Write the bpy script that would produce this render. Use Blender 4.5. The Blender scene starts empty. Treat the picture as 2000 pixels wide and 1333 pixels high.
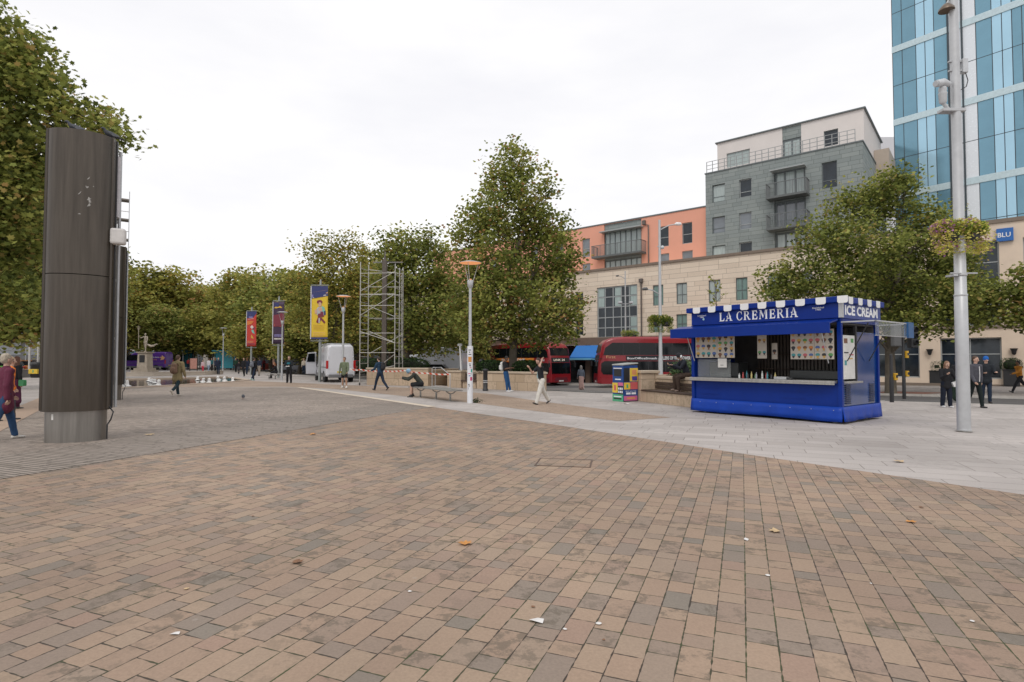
import bpy, bmesh, math, random
import numpy as np
from math import sin, cos, pi, radians, atan2, sqrt
from mathutils import Vector, Matrix, noise as mnoise
random.seed(7)
C = bpy.context.scene.collection
# ------------------------------------------------------------ camera, world, sun
F = 1111.0; PITCH = math.atan((702-666.5)/F); CH = 1.6
cam = bpy.data.cameras.new('camera'); cam.lens = 20.0; cam.sensor_width = 36.0; cam.clip_end = 2000; cam.clip_start = .05
camo = bpy.data.objects.new('camera', cam); C.objects.link(camo)
camo.location = (0, 0, CH); camo.rotation_euler = (pi/2+PITCH, 0, 0)
bpy.context.scene.camera = camo
sc = bpy.context.scene
sc.view_settings.view_transform = 'Standard'; sc.view_settings.look = 'None'
sc.view_settings.exposure = 0.3; sc.view_settings.gamma = 1
SUN_EL, SUN_AZ = radians(52), radians(200)
w = bpy.data.worlds.new('World'); sc.world = w; w.use_nodes = True
nt = w.node_tree; nt.nodes.clear()
def N(nt, t, **kw):
    n = nt.nodes.new(t)
    for k, v in kw.items(): setattr(n, k, v)
    return n
sky = N(nt, 'ShaderNodeTexSky', sky_type='NISHITA', sun_disc=False, sun_elevation=SUN_EL, sun_rotation=SUN_AZ)
tc = N(nt, 'ShaderNodeTexCoord'); mp = N(nt, 'ShaderNodeMapping'); mp.inputs['Scale'].default_value = (1, 1, 3.2)
ns = N(nt, 'ShaderNodeTexNoise'); ns.inputs['Scale'].default_value = 1.7; ns.inputs['Detail'].default_value = 5; ns.inputs['Roughness'].default_value = .55
cr = N(nt, 'ShaderNodeValToRGB'); cr.color_ramp.elements[0].position = .3; cr.color_ramp.elements[1].position = .72
cr.color_ramp.elements[0].color = (.82, .82, .86, 1); cr.color_ramp.elements[1].color = (1.0, .985, .975, 1)
b1 = N(nt, 'ShaderNodeBackground'); b1.inputs[1].default_value = .07
b2 = N(nt, 'ShaderNodeBackground'); b2.inputs[1].default_value = .93
mx = N(nt, 'ShaderNodeMixShader'); mx.inputs[0].default_value = .94
ow = N(nt, 'ShaderNodeOutputWorld')
L = nt.links.new
L(tc.outputs['Generated'], mp.inputs[0]); L(mp.outputs[0], ns.inputs[0]); L(ns.outputs[0], cr.inputs[0])
L(sky.outputs[0], b1.inputs[0]); L(cr.outputs[0], b2.inputs[0]); L(b1.outputs[0], mx.inputs[1]); L(b2.outputs[0], mx.inputs[2]); L(mx.outputs[0], ow.inputs[0])
sl = bpy.data.lights.new('sun', 'SUN'); sl.energy = .8; sl.angle = radians(22); sl.color = (1, .95, .88)
so = bpy.data.objects.new('sun', sl); C.objects.link(so)
so.rotation_euler = (pi/2-SUN_EL, 0, pi-SUN_AZ); so.location = (0, 0, 40)
# ------------------------------------------------------------ pixel -> place helpers (surveying the photograph)
def sst(a, b, x):
    t = max(0., min(1., (x-a)/(b-a))); return t*t*(3-2*t)
def gz(x, y):
    q = .5*x+.866*y; r = max(-4, min(34, -.8*x+.6*y))
    return -(.2+.02*r)*sst(27, 39, q)*sst(-.16, -.03, x/max(y, 1))
def ray(u, v):
    cx = (u-1000)/F; cz = -(v-666.5)/F
    return Vector((cx, cos(PITCH)-cz*sin(PITCH), sin(PITCH)+cz*cos(PITCH)))
def AT(u, v, Y):
    d = ray(u, v); t = Y/d.y; return Vector((d.x*t, Y, CH+d.z*t))
def G(u, v):
    d = ray(u, v); lo = .5; hi = 400.
    for _ in range(60):
        m = (lo+hi)/2; p = d*m
        if CH+p.z > gz(p.x, p.y): lo = m
        else: hi = m
    return Vector((d.x*lo, d.y*lo, gz(d.x*lo, d.y*lo)))
def ON(x, y): return Vector((x, y, gz(x, y)))
def XY(u, Y): return ON((u-1000)/F*Y, Y)
# ------------------------------------------------------------ materials
MATS = {}
def srgb(r, g, b):
    f = lambda c: (c/255/12.92) if c/255 <= .04045 else ((c/255+.055)/1.055)**2.4
    return (f(r), f(g), f(b), 1)
def mat(name, col, rough=.6, metal=0., var=.12, scale=6., bump=.0, bscale=40., emit=0., coat=0., spec=.5, alpha=1., trans=0., streak=False):
    if name in MATS: return MATS[name]
    m = bpy.data.materials.new(name); m.use_nodes = True; nt = m.node_tree; bs = nt.nodes['Principled BSDF']; L = nt.links.new
    if len(col) == 3: col = (*col, 1)
    bs.inputs['Roughness'].default_value = rough; bs.inputs['Metallic'].default_value = metal
    bs.inputs['Specular IOR Level'].default_value = spec; bs.inputs['Coat Weight'].default_value = coat; bs.inputs['Coat Roughness'].default_value = .08
    if trans: bs.inputs['Transmission Weight'].default_value = trans
    if alpha < 1: bs.inputs['Alpha'].default_value = alpha
    tc = N(nt, 'ShaderNodeTexCoord'); mp = N(nt, 'ShaderNodeMapping')
    if streak: mp.inputs['Scale'].default_value = (6, 6, .35)
    n1 = N(nt, 'ShaderNodeTexNoise'); n1.inputs['Scale'].default_value = scale; n1.inputs['Detail'].default_value = 6; n1.inputs['Roughness'].default_value = .62
    L(tc.outputs['Object'], mp.inputs[0]); L(mp.outputs[0], n1.inputs[0])
    mr = N(nt, 'ShaderNodeMapRange'); mr.inputs[1].default_value = .25; mr.inputs[2].default_value = .75; mr.inputs[3].default_value = 1-var; mr.inputs[4].default_value = 1+var
    mu = N(nt, 'ShaderNodeMix', data_type='RGBA', blend_type='MULTIPLY'); mu.inputs[0].default_value = 1; mu.inputs[6].default_value = col
    L(n1.outputs[0], mr.inputs[0]); L(mr.outputs[0], mu.inputs[7]); L(mu.outputs[2], bs.inputs['Base Color'])
    r2 = N(nt, 'ShaderNodeMapRange'); r2.inputs[3].default_value = max(0.02, rough*.8); r2.inputs[4].default_value = min(1, rough*1.2+.02)
    L(n1.outputs[0], r2.inputs[0]); L(r2.outputs[0], bs.inputs['Roughness'])
    if bump:
        n2 = N(nt, 'ShaderNodeTexNoise'); n2.inputs['Scale'].default_value = bscale; n2.inputs['Detail'].default_value = 4; L(tc.outputs['Object'], n2.inputs[0])
        bp = N(nt, 'ShaderNodeBump'); bp.inputs['Strength'].default_value = bump; bp.inputs['Distance'].default_value = .02; L(n2.outputs[0], bp.inputs['Height']); L(bp.outputs[0], bs.inputs['Normal'])
    if emit: bs.inputs['Emission Color'].default_value = col; bs.inputs['Emission Strength'].default_value = emit
    MATS[name] = m; return m
def MA(nt, op, a, b=None, c=None):
    n = N(nt, 'ShaderNodeMath', operation=op)
    for i, x in enumerate((a, b, c)):
        if x is None: continue
        if isinstance(x, (int, float)): n.inputs[i].default_value = x
        else: nt.links.new(x, n.inputs[i])
    return n.outputs[0]
def courses(name, ang, rw, L0, cols, mortar, mw, rough=.75, plane='xy', obj=False, stain=.5, stcol=(.09, .075, .06, 1), moss=None, warp=.22, bump=.5, big=.15, jit=.004, half=False):
    """rows of units of uneven length, each with its own colour"""
    if name in MATS: return MATS[name]
    m = bpy.data.materials.new(name); m.use_nodes = True; nt = m.node_tree; bs = nt.nodes['Principled BSDF']; L = nt.links.new
    if obj: src = N(nt, 'ShaderNodeTexCoord').outputs['Object']
    else: src = N(nt, 'ShaderNodeNewGeometry').outputs['Position']
    sp = N(nt, 'ShaderNodeSeparateXYZ')
    if plane == 'xy':
        vr = N(nt, 'ShaderNodeVectorRotate', rotation_type='Z_AXIS'); vr.inputs['Angle'].default_value = -ang; L(src, vr.inputs[0]); L(vr.outputs[0], sp.inputs[0]); X, Y = sp.outputs[0], sp.outputs[1]
    else:
        L(src, sp.inputs[0]); X, Y = sp.outputs[0], sp.outputs[2]
        if plane == 'xyz': X = MA(nt, 'ADD', sp.outputs[0], sp.outputs[1])
    nj = N(nt, 'ShaderNodeTexNoise'); nj.inputs['Scale'].default_value = 14; nj.inputs['Detail'].default_value = 3; L(src, nj.inputs[0])
    v = MA(nt, 'DIVIDE', Y, rw); row = MA(nt, 'FLOOR', v); fv = MA(nt, 'FRACT', v)
    w1 = N(nt, 'ShaderNodeTexWhiteNoise', noise_dimensions='1D'); L(row, w1.inputs['W'])
    if half: sh = MA(nt, 'MULTIPLY', row, .5)
    else: sh = MA(nt, 'MULTIPLY', w1.outputs[0], 9.)
    u = MA(nt, 'ADD', MA(nt, 'DIVIDE', X, L0), sh)
    ph = MA(nt, 'ADD', MA(nt, 'MULTIPLY', u, 2.9), MA(nt, 'MULTIPLY', row, 1.7))
    u2 = MA(nt, 'ADD', u, MA(nt, 'MULTIPLY', MA(nt, 'SINE', ph), warp))
    cell = MA(nt, 'FLOOR', u2); fu = MA(nt, 'FRACT', u2)
    cv = N(nt, 'ShaderNodeCombineXYZ'); L(cell, cv.inputs[0]); L(row, cv.inputs[1])
    w2 = N(nt, 'ShaderNodeTexWhiteNoise', noise_dimensions='3D'); L(cv.outputs[0], w2.inputs[0])
    der = MA(nt, 'ADD', 1., MA(nt, 'MULTIPLY', MA(nt, 'COSINE', ph), warp*2.9))
    du = MA(nt, 'DIVIDE', MA(nt, 'MULTIPLY', MA(nt, 'MINIMUM', fu, MA(nt, 'SUBTRACT', 1., fu)), L0), der)
    dv = MA(nt, 'MULTIPLY', MA(nt, 'MINIMUM', fv, MA(nt, 'SUBTRACT', 1., fv)), rw)
    d = MA(nt, 'MINIMUM', du, dv)
    d = MA(nt, 'ADD', d, MA(nt, 'MULTIPLY', MA(nt, 'SUBTRACT', nj.outputs[0], .5), jit*2))
    jm = N(nt, 'ShaderNodeMapRange', interpolation_type='SMOOTHSTEP'); jm.inputs[1].default_value = mw*.35; jm.inputs[2].default_value = mw; L(d, jm.inputs[0])
    cr = N(nt, 'ShaderNodeValToRGB'); cr.color_ramp.interpolation = 'LINEAR'
    el = cr.color_ramp.elements
    while len(el) < len(cols): el.new(.5)
    for i, (p, c) in enumerate(cols): el[i].position = p; el[i].color = c
    L(w2.outputs[0], cr.inputs[0])
    # grain and broad variation
    ng = N(nt, 'ShaderNodeTexNoise'); ng.inputs['Scale'].default_value = 60; ng.inputs['Detail'].default_value = 6; ng.inputs['Roughness'].default_value = .7; L(src, ng.inputs[0])
    nb = N(nt, 'ShaderNodeTexNoise'); nb.inputs['Scale'].default_value = .35; nb.inputs['Detail'].default_value = 5; L(src, nb.inputs[0])
    mg = N(nt, 'ShaderNodeMapRange'); mg.inputs[1].default_value = .25; mg.inputs[2].default_value = .75; mg.inputs[3].default_value = .84; mg.inputs[4].default_value = 1.16; L(ng.outputs[0], mg.inputs[0])
    mb = N(nt, 'ShaderNodeMapRange'); mb.inputs[1].default_value = .3; mb.inputs[2].default_value = .7; mb.inputs[3].default_value = 1-big; mb.inputs[4].default_value = 1+big; L(nb.outputs[0], mb.inputs[0])
    m1 = N(nt, 'ShaderNodeMix', data_type='RGBA', blend_type='MULTIPLY'); m1.inputs[0].default_value = 1; L(cr.outputs[0], m1.inputs[6]); L(MA(nt, 'MULTIPLY', mg.outputs[0], mb.outputs[0]), m1.inputs[7])
    # blotchy worn patches on some units
    n3 = N(nt, 'ShaderNodeTexNoise'); n3.inputs['Scale'].default_value = 6.5; n3.inputs['Detail'].default_value = 8; n3.inputs['Roughness'].default_value = .75; L(src, n3.inputs[0])
    s3 = N(nt, 'ShaderNodeMapRange', interpolation_type='SMOOTHSTEP'); s3.inputs[1].default_value = .48; s3.inputs[2].default_value = .58; s3.inputs[4].default_value = stain; L(n3.outputs[0], s3.inputs[0])
    sp2 = N(nt, 'ShaderNodeSeparateColor'); L(w2.outputs[1], sp2.inputs[0])
    g3 = N(nt, 'ShaderNodeMapRange'); g3.inputs[1].default_value = .5; g3.inputs[2].default_value = .8; L(sp2.outputs[1], g3.inputs[0])
    m2 = N(nt, 'ShaderNodeMix', data_type='RGBA'); L(MA(nt, 'MULTIPLY', s3.outputs[0], g3.outputs[0]), m2.inputs[0]); L(m1.outputs[2], m2.inputs[6]); m2.inputs[7].default_value = stcol
    # pale specks (trodden gum)
    vo = N(nt, 'ShaderNodeTexVoronoi'); vo.inputs['Scale'].default_value = 2.2; L(src, vo.inputs[0])
    vs = N(nt, 'ShaderNodeMapRange'); vs.inputs[1].default_value = .045; vs.inputs[2].default_value = .03; L(vo.outputs['Distance'], vs.inputs[0])
    m4 = N(nt, 'ShaderNodeMix', data_type='RGBA'); L(MA(nt, 'MULTIPLY', vs.outputs[0], .22 if plane == 'xy' else 0.), m4.inputs[0]); L(m2.outputs[2], m4.inputs[6]); m4.inputs[7].default_value = (.42, .38, .34, 1)
    jc = N(nt, 'ShaderNodeMix', data_type='RGBA'); jc.inputs[6].default_value = mortar; jc.inputs[7].default_value = moss or mortar
    nm = N(nt, 'ShaderNodeTexNoise'); nm.inputs['Scale'].default_value = 1.3; nm.inputs['Detail'].default_value = 4; L(src, nm.inputs[0])
    mm = N(nt, 'ShaderNodeMapRange'); mm.inputs[1].default_value = .45; mm.inputs[2].default_value = .6; L(nm.outputs[0], mm.inputs[0]); L(mm.outputs[0], jc.inputs[0])
    m3 = N(nt, 'ShaderNodeMix', data_type='RGBA'); L(jm.outputs[0], m3.inputs[0]); L(jc.outputs[2], m3.inputs[6]); L(m4.outputs[2], m3.inputs[7])
    L(m3.outputs[2], bs.inputs['Base Color']); bs.inputs['Roughness'].default_value = rough; bs.inputs['Specular IOR Level'].default_value = .35
    if bump:
        h = MA(nt, 'ADD', MA(nt, 'MULTIPLY', jm.outputs[0], 1.), MA(nt, 'MULTIPLY', ng.outputs[0], .25))
        h = MA(nt, 'ADD', h, MA(nt, 'MULTIPLY', w2.outputs[0], .35))
        bp = N(nt, 'ShaderNodeBump'); bp.inputs['Strength'].default_value = bump; bp.inputs['Distance'].default_value = .006; L(h, bp.inputs['Height']); L(bp.outputs[0], bs.inputs['Normal'])
    MATS[name] = m; return m
def leafmat(name, ramp, trans=.25):
    if name in MATS: return MATS[name]
    m = bpy.data.materials.new(name); m.use_nodes = True; nt = m.node_tree; bs = nt.nodes['Principled BSDF']; L = nt.links.new
    at = N(nt, 'ShaderNodeAttribute', attribute_name='tint'); oi = N(nt, 'ShaderNodeObjectInfo')
    cr = N(nt, 'ShaderNodeValToRGB'); el = cr.color_ramp.elements
    while len(el) < len(ramp): el.new(.5)
    for i, (p, c) in enumerate(ramp): el[i].position = p; el[i].color = (*c, 1)
    f = MA(nt, 'ADD', at.outputs['Fac'], MA(nt, 'MULTIPLY', MA(nt, 'SUBTRACT', oi.outputs['Random'], .5), .22))
    L(f, cr.inputs[0]); L(cr.outputs[0], bs.inputs['Base Color']); bs.inputs['Roughness'].default_value = .6; bs.inputs['Specular IOR Level'].default_value = .12
    tr = N(nt, 'ShaderNodeBsdfTranslucent'); L(cr.outputs[0], tr.inputs[0]); ms = N(nt, 'ShaderNodeMixShader'); ms.inputs[0].default_value = trans
    L(bs.outputs[0], ms.inputs[1]); L(tr.outputs[0], ms.inputs[2]); L(ms.outputs[0], nt.nodes['Material Output'].inputs[0])
    MATS[name] = m; return m
# ------------------------------------------------------------ objects
def thing(name, label, cat, loc=(0, 0, 0), rotz=0, group=None):
    o = bpy.data.objects.new(name, None); C.objects.link(o); o.empty_display_size = .2
    o.location = loc; o.rotation_euler = (0, 0, rotz); o['label'] = label; o['category'] = cat
    if group: o['group'] = group
    return o
def tag(o, label, cat, group=None):
    o['label'] = label; o['category'] = cat
    if group: o['group'] = group
    return o
class MB:
    def __init__(s): s.v = []; s.f = []; s.sm = []
    def add(s, vs, fs, smooth=False):
        b = len(s.v); s.v += [tuple(p) for p in vs]; s.f += [tuple(i+b for i in f) for f in fs]; s.sm += [smooth]*len(fs); return s
    def box(s, x0, x1, y0, y1, z0, z1, T=None):
        vs = [(x, y, z) for x in (x0, x1) for y in (y0, y1) for z in (z0, z1)]
        if T: vs = [T @ Vector(p) for p in vs]
        return s.add(vs, [(0, 1, 3, 2), (4, 6, 7, 5), (0, 4, 5, 1), (2, 3, 7, 6), (0, 2, 6, 4), (1, 5, 7, 3)])
    def quad(s, a, b, c, d): return s.add([a, b, c, d], [(0, 1, 2, 3)])
    def poly(s, pts): return s.add(pts, [tuple(range(len(pts)))])
    def prism(s, pts, z0, z1):
        n = len(pts); vs = [(p[0], p[1], z0) for p in pts]+[(p[0], p[1], z1) for p in pts]
        return s.add(vs, [tuple(range(n-1, -1, -1)), tuple(range(n, 2*n))]+[(i, (i+1) % n, n+(i+1) % n, n+i) for i in range(n)])
    def shell(s, pts, z0, z1):     # prism whose rounded side keeps its own vertices, so it shades evenly
        n = len(pts); vs = [(p[0], p[1], z) for z in (z0, z1) for p in pts]; s.add(vs, [(i, (i+1) % n, n+(i+1) % n, n+i) for i in range(n)], True)
        s.add(vs[:n], [tuple(range(n-1, -1, -1))]); return s.add(vs[n:], [tuple(range(n))])
    def slab(s, pts, off):     # pts planar polygon in 3D, extruded by vector off
        n = len(pts); off = Vector(off); vs = [Vector(p) for p in pts]; vs += [p+off for p in vs]
        return s.add(vs, [tuple(range(n-1, -1, -1)), tuple(range(n, 2*n))]+[(i, (i+1) % n, n+(i+1) % n, n+i) for i in range(n)])
    def tube(s, path, r, n=8, cap=True):
        P = [Vector(p) for p in path]; k = len(P); rr = r if isinstance(r, (list, tuple)) else [r]*k
        ref = Vector((0, 0, 1)); vs = []
        t0 = (P[1]-P[0]).normalized()
        if abs(t0.dot(ref)) > .95: ref = Vector((1, 0, 0))
        for i in range(k):
            t = (P[min(i+1, k-1)]-P[max(i-1, 0)])
            t = t.normalized() if t.length > 1e-9 else t0
            a = t.cross(ref); a = a.normalized() if a.length > 1e-6 else t.orthogonal().normalized()
            b = t.cross(a).normalized(); ref = -b.cross(t) if False else ref
            for j in range(n):
                an = 2*pi*j/n; vs.append(P[i]+a*(cos(an)*rr[i])+b*(sin(an)*rr[i]))
        fs = [(i*n+j, i*n+(j+1) % n, (i+1)*n+(j+1) % n, (i+1)*n+j) for i in range(k-1) for j in range(n)]
        s.add(vs, fs, True)
        if cap: s.add([vs[j] for j in range(n)], [tuple(range(n))]); s.add([vs[(k-1)*n+j] for j in range(n)], [tuple(range(n-1, -1, -1))])
        return s
    def lathe(s, prof, n=20, c=(0, 0, 0), cap=True):      # prof: (r,z)
        c = Vector(c); k = len(prof); vs = [c+Vector((r*cos(2*pi*j/n), r*sin(2*pi*j/n), z)) for r, z in prof for j in range(n)]
        s.add(vs, [(i*n+j, i*n+(j+1) % n, (i+1)*n+(j+1) % n, (i+1)*n+j) for i in range(k-1) for j in range(n)], True)
        if cap and prof[0][0] > 1e-4: s.add(vs[:n], [tuple(range(n-1, -1, -1))])
        if cap and prof[-1][0] > 1e-4: s.add(vs[-n:], [tuple(range(n))])
        return s
    def ball(s, c, r, n=10, m=7):
        r = (r, r, r) if isinstance(r, (int, float)) else r
        vs = [(c[0]+r[0]*sin(pi*i/m)*cos(2*pi*j/n), c[1]+r[1]*sin(pi*i/m)*sin(2*pi*j/n), c[2]+r[2]*cos(pi*i/m)) for i in range(m+1) for j in range(n)]
        return s.add(vs, [(i*n+j, (i+1)*n+j, (i+1)*n+(j+1) % n, i*n+(j+1) % n) for i in range(m) for j in range(n)], True)
    def loft(s, secs, n=6, cap=True):
        """secs: (y, half width, z0, z1, corner radius[, top half width]) rounded rectangles along y"""
        rings = []
        for q in secs:
            y, hw, z0, z1, r = q[:5]; tw = q[5] if len(q) > 5 else hw; ring = []
            r = min(r, hw*.98, (z1-z0)*.49)
            for cx, cz, a0 in ((1, 1, 0), (-1, 1, 90), (-1, 0, 180), (1, 0, 270)):
                zc = z1-r if cz else z0+min(r, .12); rr = r if cz else min(r, .12)
                for k in range(n+1):
                    a = radians(a0+90*k/n); w_ = tw if cz else hw
                    ring.append(((w_-rr)*cx+rr*cos(a), y, zc+rr*sin(a)))
            rings.append(ring)
        k = len(rings[0]); vs = [p for r in rings for p in r]
        s.add(vs, [(i*k+j, i*k+(j+1) % k, (i+1)*k+(j+1) % k, (i+1)*k+j) for i in range(len(rings)-1) for j in range(k)], True)
        if cap: s.add(rings[0], [tuple(range(k))]); s.add(rings[-1], [tuple(range(k-1, -1, -1))])
        return s
    def xf(s, M):
        s.v = [tuple(M @ Vector(p)) for p in s.v]; return s
def P(name, mb, m, parent=None, bev=0, auto=False):
    me = bpy.data.meshes.new(name); me.from_pydata(mb.v, [], mb.f); me.polygons.foreach_set('use_smooth', mb.sm); me.update()
    bm = bmesh.new(); bm.from_mesh(me); bmesh.ops.recalc_face_normals(bm, faces=bm.faces); bm.to_mesh(me); bm.free()
    if m: me.materials.append(m)
    o = bpy.data.objects.new(name, me); C.objects.link(o)
    if parent: o.parent = parent
    if bev:
        b = o.modifiers.new('bevel', 'BEVEL'); b.width = bev; b.segments = 2; b.limit_method = 'ANGLE'; b.angle_limit = radians(40)
    return o
def struct(o): o['kind'] = 'structure'; return o
def copy_tree(o, parent=None):
    c = o.copy(); C.objects.link(c); c.parent = parent
    for ch in list(o.children): copy_tree(ch, c)
    return c
def text(s, m, parent, loc, xdir, w, h, name='lettering', ext=.004, off=0., align='LEFT', fill=True):
    """letters lying in the plane of xdir and world/parent z, scaled to width w and height h, at loc (lower left)"""
    cu = bpy.data.curves.new('t', 'FONT'); cu.body = s; cu.extrude = 0; cu.offset = off; cu.resolution_u = 3
    t = bpy.data.objects.new('t', cu); C.objects.link(t); bpy.context.view_layer.update()
    me = bpy.data.meshes.new_from_object(t.evaluated_get(bpy.context.evaluated_depsgraph_get()))
    bpy.data.objects.remove(t); bpy.data.curves.remove(cu)
    xs = [v.co.x for v in me.vertices]; ys = [v.co.y for v in me.vertices]
    x0, x1, y0, y1 = min(xs), max(xs), min(ys), max(ys); xd = Vector(xdir).normalized(); zd = Vector((0, 0, 1)); nd = xd.cross(zd)
    for v in me.vertices:
        a = (v.co.x-x0)/(x1-x0)*w; b = (v.co.y-y0)/(y1-y0)*h
        v.co = Vector(loc)+xd*a+zd*b+nd*ext
    me.materials.clear(); me.materials.append(m)
    o = bpy.data.objects.new(name, me); C.objects.link(o); o.parent = parent; return o
# palette
white = mat('white paint', (.78, .78, .78), .35, var=.05, coat=.2)
steel = mat('brushed steel', (.42, .41, .39), .38, .75, var=.2, scale=2, streak=True)
galv = mat('galvanised steel', (.47, .48, .49), .42, .35, var=.1, scale=5, bump=.05)
dark = mat('black plastic', (.022, .022, .024), .45, var=.2)
rubber = mat('tyre rubber', (.02, .02, .02), .8)
dglass = mat('dark glass', (.02, .026, .03), .06, var=.4, scale=1.2, spec=.8)
# ============================================================ GROUND
GA = atan2(.927, .375)         # direction the brick rows run
brick_m = courses('brown block paving', GA, .168, .225,
    [(0, (.215, .185, .152, 1)), (.08, (.255, .20, .16, 1)), (.25, (.305, .218, .16, 1)), (.45, (.33, .235, .17, 1)), (.7, (.34, .25, .18, 1)), (.86, (.275, .212, .165, 1)), (.95, (.315, .215, .162, 1)), (1, (.235, .195, .158, 1))],
    (.055, .044, .033, 1), .0048, moss=(.06, .075, .03, 1), stain=.66, stcol=(.13, .105, .078, 1), bump=.7, big=.16, jit=.008)
slab_m = courses('pale granite slabs', GA+pi/2, .42, .8,
    [(0, (.37, .335, .312, 1)), (.3, (.44, .402, .378, 1)), (.6, (.40, .365, .343, 1)), (1, (.465, .425, .40, 1))],
    (.2, .175, .155, 1), .009, stain=.35, stcol=(.26, .235, .22, 1), bump=.35, big=.14)
sett_m = courses('grey setts', GA+pi/2, .1, .21,
    [(0, (.24, .20, .168, 1)), (.3, (.34, .283, .238, 1)), (.6, (.295, .243, .205, 1)), (1, (.38, .32, .27, 1))],
    (.09, .08, .072, 1), .009, stain=.35, stcol=(.13, .115, .105, 1), bump=.7, big=.18)
rib_m = courses('ribbed grey setts', GA+pi/2, .095, .9,
    [(0, (.25, .213, .18, 1)), (.5, (.34, .29, .25, 1)), (1, (.30, .255, .217, 1))],
    (.10, .085, .07, 1), .02, stain=.3, stcol=(.15, .135, .12, 1), bump=1., big=.14)
band_m = courses('buff block paving', GA+pi/2, .1, .2,
    [(0, (.30, .225, .17, 1)), (.5, (.38, .285, .215, 1)), (1, (.34, .26, .2, 1))], (.17, .13, .10, 1), .006, stain=.3, stcol=(.2, .16, .13, 1), bump=.3)
asph = mat('asphalt', (.105, .10, .098), .85, var=.25, scale=1.2, bump=.4, bscale=120)
def sheet(name, polys, off, m, cell=1.2, thick=0):
    """flat or gently sloping sheet that follows the ground; polys are convex and counter-clockwise"""
    bm = bmesh.new()
    for poly in polys:
        poly = [Vector((p[0], p[1])) for p in poly]
        ar = sum(poly[i].x*poly[(i+1) % len(poly)].y-poly[(i+1) % len(poly)].x*poly[i].y for i in range(len(poly)))
        if ar < 0: poly.reverse()
        b = bmesh.new(); vs = [b.verts.new((p.x, p.y, 0)) for p in poly]; b.faces.new(vs)
        x0, x1 = min(p.x for p in poly), max(p.x for p in poly); y0, y1 = min(p.y for p in poly), max(p.y for p in poly)
        for k in range(1, int((x1-x0)/cell)+1): bmesh.ops.bisect_plane(b, geom=b.verts[:]+b.edges[:]+b.faces[:], plane_co=(x0+k*cell, 0, 0), plane_no=(1, 0, 0))
        for k in range(1, int((y1-y0)/cell)+1): bmesh.ops.bisect_plane(b, geom=b.verts[:]+b.edges[:]+b.faces[:], plane_co=(0, y0+k*cell, 0), plane_no=(0, 1, 0))
        me = bpy.data.meshes.new('t'); b.to_mesh(me); bm.from_mesh(me); b.free(); bpy.data.meshes.remove(me)
    bmesh.ops.remove_doubles(bm, verts=bm.verts, dist=.001)
    for v in bm.verts: v.co.z = gz(v.co.x, v.co.y)+off
    bmesh.ops.recalc_face_normals(bm, faces=bm.faces)
    me = bpy.data.meshes.new(name); bm.to_mesh(me); bm.free(); me.materials.append(m)
    if len(me.polygons) and me.polygons[0].normal.z < 0: me.flip_normals()
    o = bpy.data.objects.new(name, me); C.objects.link(o); return struct(o)
sheet('ground', [[(-420, -60), (420, -60), (420, 700), (-420, 700)]], -.22, mat('distant ground', (.2, .185, .17), .9, var=.2, scale=.05), cell=14)
# kerb line of our side (left to right), and the road behind it
K = [(-62, 118), (-24, 61), (-3.5, 33.2), (1.2, 29.3), (3.6, 26.9), (14.4, 21.6), (18.5, 19.4), (60, -4)]
K2 = [(-44, 122), (-6.0, 72), (5.0, 54.5), (10, 48.5), (17, 34), (20.5, 28.5), (24, 24.6), (66, 4)]
road = sheet('road', [[K[i], K[i+1], K2[i+1], K2[i]] for i in range(len(K)-1)], -.1, asph, cell=2.5)
sheet('plaza', [[(-140, -40), (60, -40), (60, -4), (18.5, 19.4), (3.6, 26.9), (1.2, 29.3), (-3.5, 33.2), (-24, 61), (-62, 118), (-140, 160)]][:0] or
      [[(-140, -40), (60, -40), (60, -4), (18.5, 19.4)], [(-140, -40), (18.5, 19.4), (14.4, 21.6), (3.6, 26.9), (-62, 60)], [(-62, 60), (3.6, 26.9), (1.2, 29.3), (-3.5, 33.2), (-24, 61)], [(-62, 60), (-24, 61), (-62, 118)], [(-140, -40), (-62, 60), (-62, 118), (-140, 160)]], 0, slab_m, cell=2.5)
far_m = courses('far pavement slabs', -.69, .45, .6, [(0, (.30, .27, .25, 1)), (1, (.38, .35, .33, 1))], (.2, .18, .17, 1), .008, bump=.2)
sheet('far_pavement', [[K2[i], K2[i+1], (K2[i+1][0]+30, K2[i+1][1]+35), (K2[i][0]+30, K2[i][1]+35)] for i in range(len(K2)-1)], 0, far_m, cell=3)
P1 = (-2.66, 19.1)
sheet('brick_paving', [[P1, (-9.9, -1), (-9.9, -6), (16, -6), (15.9, -5.4), (6.06, 6.73), (3.91, 9.66), (1.14, 13.8)]], .004, brick_m, cell=30)
sheet('sett_paving', [[P1, (-12.07, 32.3), (-26, 32.8), (-13.3, 14.8), (-7.4, 5.9)]], .004, sett_m, cell=30)
sheet('ribbed_paving', [[P1, (-4.2, 21.2), (-8.2, 10.2), (-10.3, 4.1), (-8.5, 2.9)]], .008, rib_m, cell=30)
cream = mat('cream stone strip', (.62, .53, .42), .7, var=.12, scale=3, bump=.2)
def strip(name, a, b, w_, off, m):
    a = Vector(a); b = Vector(b); n = Vector((-(b-a).y, (b-a).x)).normalized()*w_/2
    return sheet(name, [[a-n, b-n, b+n, a+n]], off, m, cell=1.5)
strip('cream_strip', P1, (-12.07, 32.3), .3, .012, cream)
strip('buff_strip', (-11.5, 12.2), (-24.5, 31.8), .8, .012, mat('buff stone', (.40, .29, .215), .75, var=.12, scale=2, bump=.2))
g = lambda u, v: tuple(G(u, v)[:2])
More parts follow.
